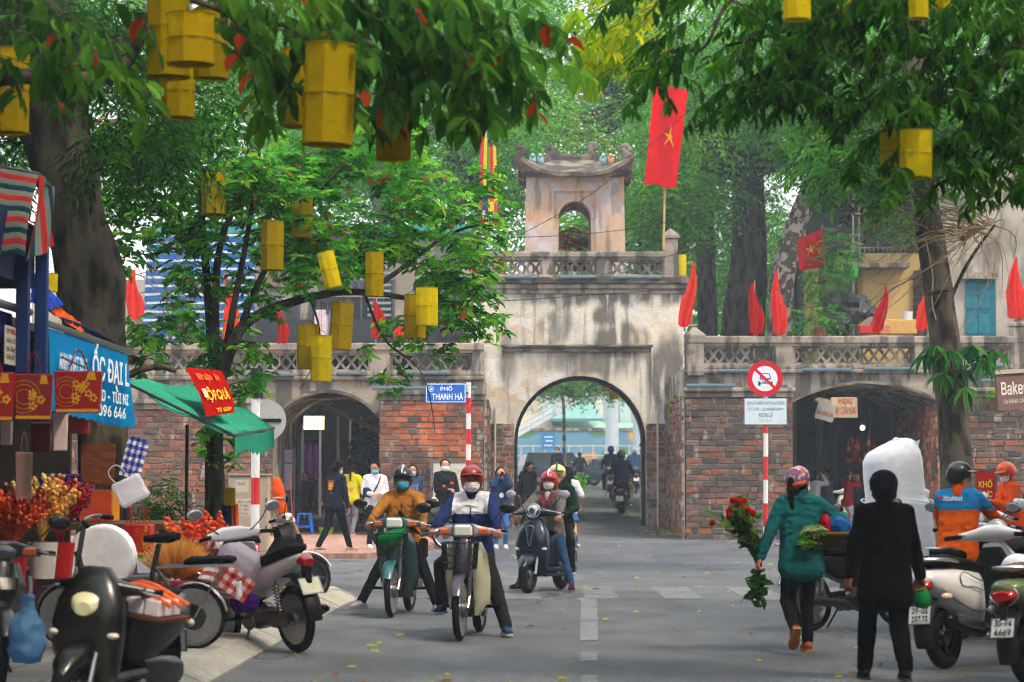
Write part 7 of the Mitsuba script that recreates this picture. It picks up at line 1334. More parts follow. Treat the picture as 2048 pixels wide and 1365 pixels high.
# riders through the arch
def far_rider(px, Y, rot, label, blabel, top, helmet, bike, kind='scooter', k=1.0, hair=None, legs=S(60, 58, 56)):
    pos = ((px - 1024) * Y / F, Y, zroad(Y)); (scooter if kind == 'scooter' else underbone)(blabel, pos, rot, bike, **({'trim': K_} if kind == 'scooter' else {'shield': bike}))
    return person(label, pos, rot, pel=(-.22, .90), lean=4, feet=[(.05, .24, .32), (.05, -.24, .32)], knee=[(1, .4, .4), (1, -.4, .4)], **RH, top=top, legs=legs, helmet=helmet, hair=('short', HAIR), seed=int(px), detail=0, k=k)
far_rider(1243, 66.0, 84, 'broad rider in navy jacket riding away through the arch', 'dark scooter riding away through the arch', S(30, 40, 66), (S(60, 60, 66),), S(46, 36, 40), k=1.03, legs=S(120, 112, 96))
far_rider(1160, 110, 84, 'rider in dark clothes in front of the estate car', 'motorbike in front of the estate car beyond the arch', S(30, 46, 66), None, S(60, 60, 66), 'under', .98)
far_rider(1222, 78, 86, 'rider with blue helmet just ahead of the navy jacket', 'motorbike ahead of the navy jacket', S(40, 60, 80), (S(40, 50, 140),), S(50, 50, 56), 'under')
far_rider(1268, 88, 92, 'rider in blue at the right side of the arch', 'motorbike at the right side of the arch', S(60, 90, 130), (S(190, 190, 196),), S(60, 60, 66), 'under')
far_rider(1284, 96, 88, 'rider in dark clothes farthest right in the arch', 'motorbike farthest right in the arch', S(40, 44, 56), (S(60, 60, 70),), S(50, 50, 56), 'under')
far_rider(1242, 125, 175, 'rider in white helmet crossing on the dyke road', 'motorbike crossing on the dyke road', S(150, 160, 170), (S(225, 225, 228),), S(160, 60, 60), 'under')
person('man in face mask standing beyond the arch in front of the car', ((1114 - 1024) * 104 / F, 104, zroad(104)), -95, top=S(40, 44, 60), legs=S(40, 40, 48), mask=S(220, 224, 228), seed=30, detail=0, k=1.1)
w14 = person('dark clothed person leaning at the left jamb of the gate arch', (.36, 62.2, .2), -60, lean=14, top=S(24, 24, 30), topkind='coat', legs=S(26, 26, 32), hair=('bob', HAIR), head=(0, -30), seed=31, detail=0, k=1.0)
# ------------------------------------------------------------------ street furniture and signs
def banded_pole(t, x, y, z0, z1, r, band, first, tilt=0.0):
    z, i = z1, first; n = 0
    while z > z0 + .01:
        a = max(z0, z - band); t.add('band', tube([(x + tilt * (a - z0), y, a), (x + tilt * (z - z0), y, z)], r, 14), 'paint', S(226, 226, 224) if i % 2 == 0 else S(204, 26, 30)); z = a; i += 1
YS = 48.6; sc_ = YS / F
s1 = Thing('street_sign', 'blue street name plate on a red and white striped post left of the arch', 'sign')
c = at(937, 765, YS); banded_pole(s1, c[0], YS, .05, c[2], .052, .315, 0)
a, b = at(851, 806, YS - .1), at(932, 767, YS - .1); s1.add('name_plate', bx(a[0], b[0], YS - .10, YS - .07, a[2], b[2], .01), 'paint', S(34, 104, 200), False)
s1.add('plate_border', prism(sbox(a[0] + .03, a[2] + .03, b[0] - .03, b[2] - .03).buffer(.02).difference(sbox(a[0] + .035, a[2] + .035, b[0] - .035, b[2] - .035).buffer(.01)), .003, 'y', YS - .1035), 'plain', S(225, 235, 245), False)
s1.add('lettering', move(text('PHỐ', .075, .003, True, .25), (a[0] + .29, YS - .101, b[2] - .15)), 'plain', S(238, 242, 248), False); s1.add('lettering', move(text('THANH HÀ', .115, .003, True, .64), (a[0] + .12, YS - .101, a[2] + .065)), 'plain', S(238, 242, 248), False)
s1.add('emblem', cat([prism(Point(a[0] + .115, b[2] - .115).buffer(.055).difference(Point(a[0] + .115, b[2] - .115).buffer(.044)), .003, 'y', YS - .1035), prism(sbox(a[0] + .09, b[2] - .14, a[0] + .14, b[2] - .10), .003, 'y', YS - .1035)]), 'plain', S(225, 235, 245), False)
s1.add('bracket', bx(a[0] + .5, c[0], YS - .07, YS - .05, (a[2] + b[2]) / 2 - .02, (a[2] + b[2]) / 2 + .02), 'metal', S(120, 120, 124))
s2 = Thing('traffic_sign', 'round red and white no cars sign with white text panel on a striped post', 'sign')
YN = 47.5; c = at(1529, 758, YN); R_n = 36 * YN / F; banded_pole(s2, c[0], YN, .0, c[2] + .3, .048, .46, 1, .008)
yf = YN - .07
disc = lambda r, y, th=.004, n=48: prism(Point(c[0], c[2]).buffer(r, n), th, 'y', y)
s2.add('disc', disc(R_n, yf, .02), 'paint', S(204, 16, 40), 40); s2.add('disc_face', disc(R_n * .70, yf - .005), 'paint', S(226, 230, 240), 40)
def at_(u, w): return (c[0] + u * R_n, c[2] + w * R_n)
car_ic = unary_union([Polygon([at_(-.22, .30), at_(.26, .30), at_(.34, -.02), at_(-.30, -.02)]).difference(Polygon([at_(-.18, .26), at_(.22, .26), at_(.28, .02), at_(-.24, .02)])), sbox(*at_(-.34, -.06), *at_(.38, -.01)), sbox(*at_(-.24, -.30), *at_(.28, -.26)), sbox(*at_(-.38, -.40), *at_(-.24, -.10)), sbox(*at_(.28, -.40), *at_(.42, -.10)), sbox(*at_(-.16, -.16), *at_(.2, -.12)), sbox(*at_(-.16, -.23), *at_(.2, -.19))]).difference(unary_union([Point(at_(-.30, -.10)).buffer(R_n * .075), Point(at_(.34, -.10)).buffer(R_n * .075)]))
s2.add('car_symbol', prism(car_ic, .003, 'y', yf - .009), 'plain', S(34, 44, 90), False)
s2.add('slash', prism(LineString([at_(-.52, .50), at_(.52, -.50)]).buffer(R_n * .075, cap_style=2), .003, 'y', yf - .0125), 'paint', S(204, 16, 40), False)
a, b = at(1488, 850, YN), at(1573, 797, YN); s2.add('text_panel', bx(a[0], b[0], yf, yf + .02, a[2], b[2], .006), 'paint', S(206, 222, 232), False); w_ = b[0] - a[0]; h_ = b[2] - a[2]
for tx_, u, hh, wid in (('XE QUÉT ĐƯỜNG ĐƯỢC HOẠT ĐỘNG', .76, .055, .88), ('( TỪ 22:00 - 5:00 HÀNG NGÀY )', .53, .055, .86), ('NGOẠI LỆ', .29, .075, .33), ('Except', .11, .065, .30)):
    s2.add('lettering', move(text(tx_, hh, .003, tx_ != 'Except', w_ * wid), (a[0] + w_ * (1 - wid) / 2, yf - .0012, a[2] + h_ * u)), 'plain', S(58, 76, 100) if tx_ != 'Except' else S(150, 160, 168), False)
s2.add('panel_border', prism(sbox(a[0], a[2], b[0], b[2]).difference(sbox(a[0] + .012, a[2] + .012, b[0] - .012, b[2] - .012)), .003, 'y', yf - .0032), 'plain', S(130, 150, 165), False)
s3 = Thing('traffic_sign', 'grey back of a round sign on a striped post at the left pavement', 'sign'); YP = 41.0
c = at(511, 905, YP); banded_pole(s3, c[0], YP, .05, at(0, 740, YP)[2], .075, .46, 1)
d_ = at(529, 841, YP); s3.add('disc', prism(Point(d_[0], d_[2]).buffer(.36, 32), .015, 'y', YP + .09), 'plain', S(176, 180, 182), 40); s3.add('disc_brace', bx(d_[0] - .05, d_[0] + .28, YP + .06, YP + .089, d_[2] - .03, d_[2] + .03), 'metal', S(90, 90, 92))
a, b = at(502, 797, YP), at(527, 737, YP); s3.add('side_panel', bx(a[0], b[0], YP - .1, YP - .06, a[2], b[2], .01), 'plain', S(26, 32, 48), False)
eb = Thing('electric_cabinet', 'beige electrical cabinet with danger notices behind the striped post', 'cabinet'); YE = 43.6
a, b = at(455, 1112, YE), at(536, 948, YE); eb.body(bx(a[0], b[0], YE, YE + .45, .1, b[2] - .04, .012), 'plain', S(168, 154, 134)); eb.add('lid', bx(a[0] - .03, b[0] + .03, YE - .04, YE + .48, b[2] - .038, b[2], .01), 'plain', S(150, 138, 120))
e1, e2 = at(471, 985, YE), at(497, 960, YE); eb.add('notice', bx(e1[0], e2[0], YE - .008, YE - .001, e1[2], e2[2]), 'plain', S(190, 178, 164), False)
eb.add('lettering', move(text('PHÁT', .05, .002, True, .16), (e1[0] + .03, YE - .009, e2[2] - .10)), 'plain', S(90, 80, 76), False)
e1, e2 = at(472, 1032, YE), at(504, 998, YE); n2 = eb.add('notice', bx(e1[0], e2[0], YE - .008, YE - .001, e1[2], e2[2]), 'plain', S(196, 180, 170), False)
for i, s_ in enumerate(('CẤM LẠI GẦN', 'CÓ ĐIỆN', 'NGUY HIỂM', 'CHẾT NGƯỜI')): eb.add('lettering', move(text(s_, .045, .002, True, (e2[0] - e1[0]) * (.9 if i == 0 else .7)), (e1[0] + .02, YE - .009, e2[2] - .08 - .07 * i)), 'plain', S(96, 80, 76), False)
for z in (.5, 1.0): eb.add('hinge', bx(b[0] - .04, b[0] - .02, YE - .02, YE - .001, z, z + .08), 'plain', S(40, 40, 40))
um = Thing('parasol', 'folded orange parasol leaning beside the cabinet', 'parasol'); p0, p1 = at(552, 955, 43), at(566, 1030, 43); um.add('cloth', wobble(tube(smoothline([p0, (p0 * .6 + p1 * .4), p1], 6), [.05, .08, .09, .10, .11, .115, .11, .105, .10, .10, .10, .09, .07], 12), .012, 20), 'cloth', S(226, 84, 22), True); um.add('pole', tube([p1 + A(.0, 0, .1), A(p1[0] + .05, 43, .1)], .02, 8), 'plain', S(200, 120, 130)); um.add('tie', move(ringtorus(.115, .012, 16, 6, axis='z'), p0 * .45 + p1 * .55), 'cloth', S(230, 200, 190))
nb2 = Thing('notice_board', 'white notice board in a grey frame fixed to the left brick pier', 'board'); a, b = at(865, 1004, 55), at(940, 926, 55); nb2.body(bx(a[0], b[0], 55.26, 55.30, a[2], b[2], .008), 'plain', S(196, 196, 190), False); nb2.add('frame', prism(sbox(a[0] - .06, a[2] - .06, b[0] + .06, b[2] + .06).difference(sbox(a[0], a[2], b[0], b[2])), .07, 'y', 55.24), 'plain', S(110, 104, 98), False)
for i, (s_, hh) in enumerate((('BẢNG TIN', .10), ('PHỐ CỔ', .07))): nb2.add('lettering', move(text(s_, hh, .003, True, .5), (a[0] + .16, 55.2585, b[2] - .25 - .2 * i)), 'plain', S(190, 150, 60), False)
so = Thing('stool', 'bright blue plastic stool under the left arch', 'stool'); q = at(609, 1062, 56.5)
so.add('seat', bx(q[0] - .16, q[0] + .16, 56.34, 56.66, .56, .60, .02), 'plastic', S(30, 110, 220))
for sx in (-1, 1):
    for sy in (-1, 1): so.add('leg', tube([(q[0] + sx * .13, 56.5 + sy * .13, .57), (q[0] + sx * .19, 56.5 + sy * .19, .10)], [.03, .026], 8), 'plastic', S(28, 100, 210))
for z in (.26,): so.add('stretcher', cat([bx(q[0] - .17, q[0] + .17, 56.5 + s * .165 - .012, 56.5 + s * .165 + .012, z, z + .05) for s in (-1, 1)] + [bx(q[0] + s * .165 - .012, q[0] + s * .165 + .012, 56.35, 56.65, z, z + .05) for s in (-1, 1)]), 'plastic', S(26, 96, 200))
gb = Thing('plastic_basket', 'low yellow green plastic basket beside the blue stool', 'basket'); gb.body(move(lathe([(.0, 0), (.15, 0), (.19, .16), (.17, .16), (.14, .02), (0, .02)], 18), (q[0] + .48, 56.9, .10)), 'plastic', S(150, 200, 40))
br_ = Thing('broom', 'straw broom leaning by the left arch jamb', 'broom'); q = at(588, 1056, 56.2); br_.add('handle', tube([(q[0] - .12, 56.3, 1.55), (q[0] - .02, 56.1, .4)], .014, 7), 'plain', S(190, 80, 70)); br_.add('head', loft([(.10, q[0], 56.1, .16, .05, 2.3), (.30, q[0] - .01, 56.1, .09, .04, 2.3), (.44, q[0] - .02, 56.1, .03, .03, 2)], 14, 'z'), 'matte', S(190, 120, 50))
iv = Thing('creeper', 'tuft of green creeper growing at the right shoulder of the gate', 'plant'); rv = np.random.default_rng(95)
m_, c_ = sprays([(at(1356, 815, 58.5), (.22, .25, .42)), (at(1370, 770, 57.5), (.14, .2, .2)), (at(1350, 855, 59), (.12, .15, .2))], 130, .18, 6, .10, .06, [S(110, 156, 60), S(80, 130, 52), S(140, 176, 80)], rv, 'oval', whorl=True); iv.body(m_, 'leaf', c_, False)
iv2 = Thing('creeper', 'little green tuft sprouting from the right wall above the brick', 'plant'); m_, c_ = sprays([(at(1988, 790, 55.2), (.14, .12, .16)), (at(1802, 800, 58), (.14, .12, .16)), (at(1822, 815, 57), (.1, .1, .12))], 50, .12, 6, .08, .05, [S(100, 150, 60)], rv, 'oval', whorl=True); iv2.body(m_, 'leaf', c_, False)
ri = Thing('red_blossoms', 'dark red blossoms and foliage seen through the tower opening', 'plant'); m_, c_ = sprays([(at(1150, 478, 65.5), (.55, .4, .32))], 160, .2, 6, .10, .06, [S(170, 34, 40), S(60, 80, 40), S(140, 24, 34)], rv, 'oval', whorl=True); ri.add('blossoms', m_, 'leaf', c_, False); ri.add('pot', move(lathe([(.3, -.5), (.45, 0), (.4, 0), (.3, -.4)], 16), at(1150, 505, 65.5)), 'matte', S(150, 40, 40))
# the tall bundle of white foam rolls
fr = Thing('foam_bundle', 'tall white bundle of foam sheet rolls wrapped in plastic beside the right arch', 'bundle'); q = at(1786, 1000, 29.5)
secs = [(z, q[0] + x, 29.5, w, w * .9, 2.05) for z, x, w in ((.02, .10, .40), (.5, .09, .43), (.9, .07, .42), (1.16, .06, .40), (1.20, .04, .375), (1.45, .01, .37), (1.66, .0, .365), (1.76, .02, .33), (1.84, .07, .25), (1.91, .12, .16), (1.95, .14, .07))]
m = tm(mani(loft(secs, 40, 'z')).refine_to_length(.04)); m.merge_vertices(); m.vertices[:, :2] += (m.vertices[:, :2] - A(q[0] + .04, 29.5)) * (.012 * np.sin(m.vertices[:, 2:3] * 95 + 3 * meshkit.fbm(m.vertices * 2, 2)[:, None])); m.vertices[:, 2] += .015 * (meshkit.fbm(m.vertices * A(3, 3, 0), 2) - .5); trimesh.smoothing.filter_taubin(m, .5, .53, 6); fr.body(wobble(wobble(m, .008, 16, 3), .006, 40, 4), 'plain', S(226, 230, 238), True)
fr.add('roll', wobble(tm(mani(loft([(1.18, q[0] + .30, 29.5, .13, .12, 2), (1.3, q[0] + .31, 29.5, .14, .12, 2), (1.36, q[0] + .29, 29.5, .05, .05, 2)], 22, 'z')).refine_to_length(.05)), .012, 12), 'plain', S(224, 230, 238), True)
for i in range(5): fr.add('crumpled_film', wobble(thick(grid(bilin((q[0] - .16 + .08 * i, 29.3 + .03 * i, 1.74), (q[0] + .02 + .07 * i, 29.25 + .05 * i, 1.72), (q[0] + .12 + .05 * i, 29.4, 1.93), (q[0] + .02 + .05 * i, 29.45, 1.97 - .02 * i)), 16, 12), .004), .035, 9, i), 'film', S(236, 240, 246), True)
fr.add('tie', cat([tube([A(q[0] + .05 + .44 * math.cos(a), 29.5 + .40 * math.sin(a), 1.18 + .02 * math.sin(3 * a)) for a in np.linspace(0, 2 * PI, 26)], .008, 5)]), 'plain', S(220, 224, 228))
ks = Thing('food_sign', 'red sign with yellow lettering beside the orange helmeted man', 'sign'); YK = 34; a, b = at(1951, 1014, YK), at(1991, 941, YK); ks.body(bx(a[0], b[0], YK, YK + .05, .5, b[2], .01), 'paint', S(190, 20, 24), False)
ks.add('frame', prism(sbox(a[0] - .02, .48, b[0] + .02, b[2] + .02).difference(sbox(a[0] + .012, .52, b[0] - .012, b[2] - .012)), .06, 'y', YK - .008), 'metal', S(170, 172, 176), False)
for i, s_ in enumerate(('KHÔ', 'MỰC', 'NƯỚC')): ks.add('lettering', move(text(s_, .085, .003, True, .20), (a[0] + .04, YK - .0022, b[2] - .24 - .14 * i)), 'plain', S(236, 206, 30), False)
for x in (a[0], b[0]): ks.add('leg', tube([(x, YK + .06, 0), (x, YK + .04, b[2])], .014, 7), 'metal', S(150, 150, 154))
ck = Thing('cafe_sign', 'brown board with white Bakery Cafe lettering at the right edge', 'sign', tf=T().translate(list(at(1997, 822, 37))).rotate([0, 0, 1], 24).rotate([0, 1, 0], -4)); ck.body(bx(0, 1.5, 0, .05, 0, .56), 'plain', S(124, 98, 92), False); ck.add('top_edge', bx(-.03, 1.53, -.04, .10, .562, .62), 'plain', S(190, 180, 166), False)
ck.add('lettering', move(text('Bakery · Cafe', .19, .004, True, 1.15), (.06, -.002, .24)), 'plain', S(226, 218, 212), False); ck.add('lettering', move(text('30 HÀNG CHIẾU', .06, .004, True, .5), (.10, -.002, .10)), 'plain', S(206, 196, 190), False); ck.add('bracket', tube([(.9, .05, .4), (1.6, .7, .4)], .02, 6), 'metal', S(60, 60, 60))
fl = Thing('fallen_leaves', 'scattered yellow and brown fallen leaves on the street', 'leaves', kind='stuff'); n = 170; rl_ = np.random.default_rng(96)
Yl = 17 + 45 * rl_.random(n) ** 1.3; Xl = rl_.uniform(-2.0, 5.5, n); m_, k_ = leafset(np.stack([Xl, Yl, np.array([zroad(y) for y in Yl]) + .012], 1), np.stack([rl_.normal(size=n), rl_.normal(size=n), .05 * np.ones(n)], 1), np.tile(A(0, 0, 1), (n, 1)) + rl_.normal(size=(n, 3)) * .15, rl_.uniform(.05, .12, n), .045, 'oval', .3, .1); fl.body(m_, 'leaf', np.repeat(leafcolors(n, [S(190, 160, 60), S(140, 90, 50), S(170, 180, 90), S(120, 84, 60)], rl_), k_, 0), False)
gl = Thing('leaf_litter', 'leaf litter lying on bare soil at the pavement corner and under the gate', 'leaves', kind='stuff'); n = 380
Pl = np.vstack([np.stack([rl_.uniform(-3.0, -2.35, n // 2), rl_.uniform(27.5, 30.4, n // 2), np.full(n // 2, .125)], 1), np.stack([rl_.uniform(3.3, 4.2, n // 2), rl_.uniform(55, 61, n // 2), np.array([zroad(58)] * (n // 2)) + .06], 1)])
m_, k_ = leafset(Pl, rl_.normal(size=(len(Pl), 3)) * A(1, 1, .1), np.tile(A(0, 0, 1), (len(Pl), 1)) + rl_.normal(size=(len(Pl), 3)) * .2, rl_.uniform(.05, .11, len(Pl)), .04, 'oval', .3, .1); gl.body(m_, 'leaf', np.repeat(leafcolors(len(Pl), [S(140, 110, 60), S(110, 80, 50), S(90, 90, 50), S(180, 150, 80)], rl_), k_, 0), False)

# ------------------------------------------------------------------ the stalls on the left
XS = -3.87
st_ = Thing('shop_house', 'dark open fronted shop with blue posts behind the left stalls', 'shop')
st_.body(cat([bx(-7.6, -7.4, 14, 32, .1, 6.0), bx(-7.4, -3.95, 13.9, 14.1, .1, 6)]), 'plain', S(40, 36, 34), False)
st_.add('roof', bx(-7.6, -4.75, 14, 31, 2.92, 3.0), 'plain', S(50, 48, 46), False); st_.add('partition', bx(-7.4, -4.6, 25.0, 25.1, .1, 2.9), 'plain', S(36, 32, 30), False)  # roof slab added to darken the shop inside
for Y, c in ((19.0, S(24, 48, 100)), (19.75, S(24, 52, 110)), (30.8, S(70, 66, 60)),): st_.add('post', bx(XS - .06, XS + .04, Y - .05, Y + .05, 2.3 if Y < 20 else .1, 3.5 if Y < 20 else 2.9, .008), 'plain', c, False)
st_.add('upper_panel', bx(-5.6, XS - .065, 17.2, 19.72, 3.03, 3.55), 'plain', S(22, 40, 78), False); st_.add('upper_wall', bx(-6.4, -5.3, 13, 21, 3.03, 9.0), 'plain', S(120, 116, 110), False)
wf_ = st_.add('window', prism(sbox(19.3, 4.0, 20.3, 5.3).difference(sbox(19.38, 4.08, 20.22, 5.22)), .08, 'x', -5.32), 'plain', S(214, 220, 224), False); wf_.add('pane', bx(-5.31, -5.29, 19.39, 20.21, 4.09, 5.21), 'dark_glass', None, False)
# goods hanging in the dark of the shop
rs_ = np.random.default_rng(97)
def gift_bag(px0, px1, py0, py1, Y, label, col, deco=0, rot=0, handles=True, bsd='paint', depth=.12, gold=S(214, 150, 40)):
    c = at((px0 + px1) / 2, py1, Y); w = (px1 - px0) * Y / F; h = (py1 - py0) * Y / F
    t = Thing('gift_bag', label, 'bag', 'gift bags hung for sale at the left stalls', tf=T().translate(list(c)).rotate([0, 0, 1], rot)); m = bx(-w / 2, w / 2, 0, depth, 0, h, .008); v = m.vertices; v[:, 0] *= np.interp(v[:, 2], [0, h], [.93, 1.02]); t.body(m, bsd, col, False)
    if handles: t.add('handle', cat([tube(smoothline([(-w * .22, y, h), (-w * .12, y, h + .10), (0, y, h + .17), (w * .12, y, h + .10), (w * .22, y, h)], 4), .004, 5) for y in (.01, depth - .01)]), 'plain', col * .6)
    if deco:
        for r in (.36, .27, .17): t.add('ring_print', prism(Point(-w * .24, h * .5).buffer(h * r, 20).difference(Point(-w * .24, h * .5).buffer(h * (r - .014), 20)).intersection(sbox(-w * .47, .02, w, h - .02)), .002, 'y', -.0035), 'plain', gold * .75, False)
        for i in range(9 if deco > 1 else 4): x, z = w * (-.05 + .42 * rs_.random()), h * (.28 + .42 * rs_.random()); t.add('flower_print', prism(unary_union([Point(x + .022 * math.cos(a), z + .022 * math.sin(a)).buffer(.011, 6) for a in np.arange(5) * 2 * PI / 5]), .002, 'y', -.005 - .0002 * i), 'plain', gold, False)
        t.add('band_print', bx(-w * .45, w * .46, -.003, -.001, .006, .03), 'plain', gold, False)
        t.add('emblem_print', prism(Polygon([(w * .18, h * .78), (w * .40, h * .78), (w * .36, h * .97), (w * .22, h * .97)]), .002, 'y', -.0034), 'plain', gold * .9, False)
    return t
gift_bag(108, 201, 742, 826, 19.0, 'red gift bag with gold ring and blossom print hanging before the sky blue banner', S(150, 8, 12), 2, 4)
gift_bag(28, 102, 748, 840, 18.2, 'red gift bag with fan print, second from the left edge', S(120, 6, 12), 1, 6)
gift_bag(-60, 26, 745, 842, 17.8, 'glossy red gift bag cut by the left edge of the picture', S(150, 8, 12), 1, 8)
gift_bag(160, 230, 888, 972, 22.4, 'orange and green fine checked bag hanging in the stall', S(104, 58, 34), 0, 10, True, 'cloth')
gift_bag(132, 178, 830, 868, 22, 'small red bag high in the dark stall', S(150, 20, 20), 0, 5); gift_bag(60, 100, 845, 905, 21.4, 'dark red bag deep in the shop behind the fan print bag', S(96, 16, 18), 0, 0)
gift_bag(265, 300, 1050, 1112, 21.8, 'upright red gift bag with gold print beside the bubble wrap roll', S(190, 24, 22), 1, -14, True); gift_bag(245, 268, 1050, 1110, 22, 'narrow red gift bag left behind the gold printed one', S(170, 20, 20), 0, -10)
gift_bag(105, 135, 828, 902, 20.6, 'tall pale pink bag hanging behind the blossom print bag', S(206, 184, 182), 0, 10); gift_bag(0, 22, 838, 890, 18.4, 'pale pink bag low at the left edge', S(196, 168, 166), 0, 6); gift_bag(30, 64, 905, 1000, 19.4, 'pale patterned tall bag standing in the dark shop', S(170, 130, 120), 0, 12)
cb = Thing('checked_bag', 'blue and white checked bag hanging at the edge of the stall', 'bag', tf=T().translate(list(at(258, 955, 22.6))).rotate([0, 1, 0], 14)); 
for i in range(7):
    for j in range(10): cb.add('check', bx(-.10 + .028 * i, -.10 + .028 * (i + 1) - .0005, 0, .05, .038 * j, .038 * (j + 1) - .0005), 'cloth', [S(226, 228, 236), S(110, 124, 190), S(30, 44, 150)][(i % 2) + (j % 2)], False)
tb_ = Thing('clear_bag', 'translucent white tote bag blown sideways at the stall edge', 'bag', tf=T().translate(list(at(262, 985, 21.4))).rotate([0, 1, 0], -28)); tb_.add('sheet', wobble(thick(tm(mani(bx(-.13, .14, -.06, .06, -.10, .13, .02)).refine_to_length(.04)), .001) if False else tm(mani(bx(-.13, .14, -.06, .06, -.10, .13, .02)).refine_to_length(.03)), .022, 9), 'film', S(250, 250, 255), 30); tb_.add('handle', tube(smoothline([(-.08, 0, .13), (-.09, 0, .26), (-.02, 0, .28), (.04, 0, .13)], 5), .006, 6), 'film', S(220, 222, 236))
# banners, tarpaulins and awnings
ban = Thing('banner', 'sky blue shop banner with white lettering along the left stalls', 'banner')
def banf(u, v): z = 2.72 - .02 * u + v * (-.70 - .04 * u); return np.stack([XS + .02 * np.sin(u * 14) * v + .03 * np.sin(u * 5 + 1) * v + .10 * v * np.clip(u - .9, 0, 1) * 10 * .6, 20.0 + 4.05 * u + .20 * v * np.clip(u - .88, 0, 1) * 8, z + .02 * np.abs(np.sin(u * 34)) * (v > .97)], -1)
ban.body(thick(grid(banf, 90, 16), .004), 'thin_cloth', S(30, 168, 226), True)
for s_, u, z, hh, wid in (('ANH CHẤT IN T', .05, 2.40, .13, 1.30), ('ỐC ĐẠI L', .44, 2.38, .21, 2.1), ('ĐÚNG GIÁ', .10, 2.20, .08, .8), ('KD - TÚI NI', .52, 2.19, .10, 1.75), ('096 646', .52, 2.05, .10, 1.6)):
    ban.add('lettering', move(text(s_, hh, .002, True, wid), (XS + .055, 20.0 + 4.05 * u, z), rz=90), 'plain', S(228, 238, 242), False)
ban.add('top_pole', tube([(XS, 19.8, 2.76), (XS, 24.3, 2.74)], .03, 8), 'metal', S(150, 146, 140)); ban.add('hanging_rod', tube([(XS + .3, 19.0, 2.43), (XS + .15, 20.9, 2.43)], .010, 6), 'metal', S(90, 90, 96))
def tarp(name, label, pts, col, n=(20, 14), amp=.05, freq=4, seed=0, bsd='cloth', cat_='tarpaulin'):
    t = Thing(name, label, cat_); t.body(wobble(thick(grid(bilin(*pts), *n), .006), amp, freq, seed), bsd, col, True); return t
tarp('tarpaulin', 'blue tarpaulin slung above the sky blue banner', (at(62, 545, 20), at(128, 610, 21.5), at(100, 622, 20.6), at(62, 605, 19.6)), S(36, 70, 170), amp=.03)
tarp('tarpaulin', 'orange cloth rolled on the banner pole', (at(105, 604, 21), at(170, 655, 22.6), at(164, 668, 22.4), at(100, 625, 20.8)), S(236, 90, 28), amp=.02, freq=7)
tarp('tarpaulin', 'dark blue tarpaulin edge lying on the banner pole', (at(120, 635, 21.2), at(215, 688, 24), at(240, 690, 24.4), at(150, 642, 22)), S(30, 48, 100), amp=.02)
tarp('roof_sheet', 'dark roof sheet over the stall behind the teal awning', ((XS - 2.4, 24.2, 2.78), (XS - .95, 24.2, 2.74), (XS - .9, 30.8, 2.74), (-5.5, 30.8, 2.8)), S(38, 44, 58), amp=.02, bsd='matte', cat_='roof')
ta = Thing('awning', 'teal green tarpaulin awning with ragged valance above the left stalls', 'awning')
p00, p10, p11, p01 = at(250, 765, 24.2), at(470, 872, 27.2), at(548, 856, 29.4), at(392, 770, 30.2)
taf0 = bilin(p00, p10, p11, p01)
def taf(u, v): q = taf0(u, v); q[..., 2] += -.05 * np.sin(u * PI) * (1 - v) + .02 * np.sin(u * 13 + v * 5) + .025 * np.sin(v * 8); return q
ta.body(wobble(thick(grid(taf, 36, 16), .005), .012, 5), 'thin_cloth', S(70, 186, 156), True)
def val(u, v): q = taf(np.full_like(u, 1.0) * (1 - 0), u); q[..., 2] -= v * (.24 + .02 * np.sin(u * 60)); q[..., 1] += .02 * np.sin(u * 12); return q
ta.add('valance', thick(grid(val, 40, 6), .004), 'thin_cloth', S(70, 190, 160), True)
ta.add('frame', cat([tube([p00, p10], .015, 6), tube([p10, p11], .015, 6)]), 'metal', S(90, 92, 96)); ta.add('post', tube([at(374, 850, 27.5), A(at(374, 850, 27.5)[0], 27.5, .1)], .022, 8), 'metal', S(70, 70, 74))
rb = Thing('banner', 'red banner with yellow lettering draped over the teal awning', 'banner')
q00, q10, q11, q01 = at(371, 736, 26.5), at(441, 742, 28.2), at(467, 826, 27.6), at(412, 834, 26.2)
rbf0 = bilin(q00, q10, q11, q01)
def rbf(u, v): q = rbf0(u, v); q[..., 2] -= .03 * np.sin(v * PI); q[..., 0] += .04 * np.sin(v * PI) + .01 * np.sin(u * 20); return q
rb.body(thick(grid(rbf, 20, 16), .004), 'thin_cloth', S(214, 30, 24), True)
def on_sheet(fn, mesh, u0, u1, v0, v1, off):
    m = tm(mesh).subdivide(); v = m.vertices; x = (v[:, 0] - v[:, 0].min()) / np.ptp(v[:, 0]); z = (v[:, 2] - v[:, 2].min()) / np.ptp(v[:, 2]); P = fn(u0 + (u1 - u0) * x, v1 + (v0 - v1) * z); m.vertices = P + np.asarray(off); return m
rb.add('lettering', on_sheet(rbf, text('HỘP QUÀ', .1, .002), .10, .92, .36, .70, (.02, -.03, .012)), 'plain', S(240, 200, 40), False); rb.add('lettering', on_sheet(rbf, text('TÚI GIẤY', .1, .002), .34, .92, .80, .95, (.02, -.03, .012)), 'plain', S(240, 200, 40), False); rb.add('lettering', on_sheet(rbf, text('Nhận in', .1, .002), .12, .8, .10, .26, (.02, -.03, .012)), 'plain', S(240, 120, 60), False); rb.add('code_print', on_sheet(rbf, bx(0, 1, 0, .002, 0, 1), .06, .24, .40, .58, (.02, -.03, .012)), 'plain', S(220, 190, 180), False)
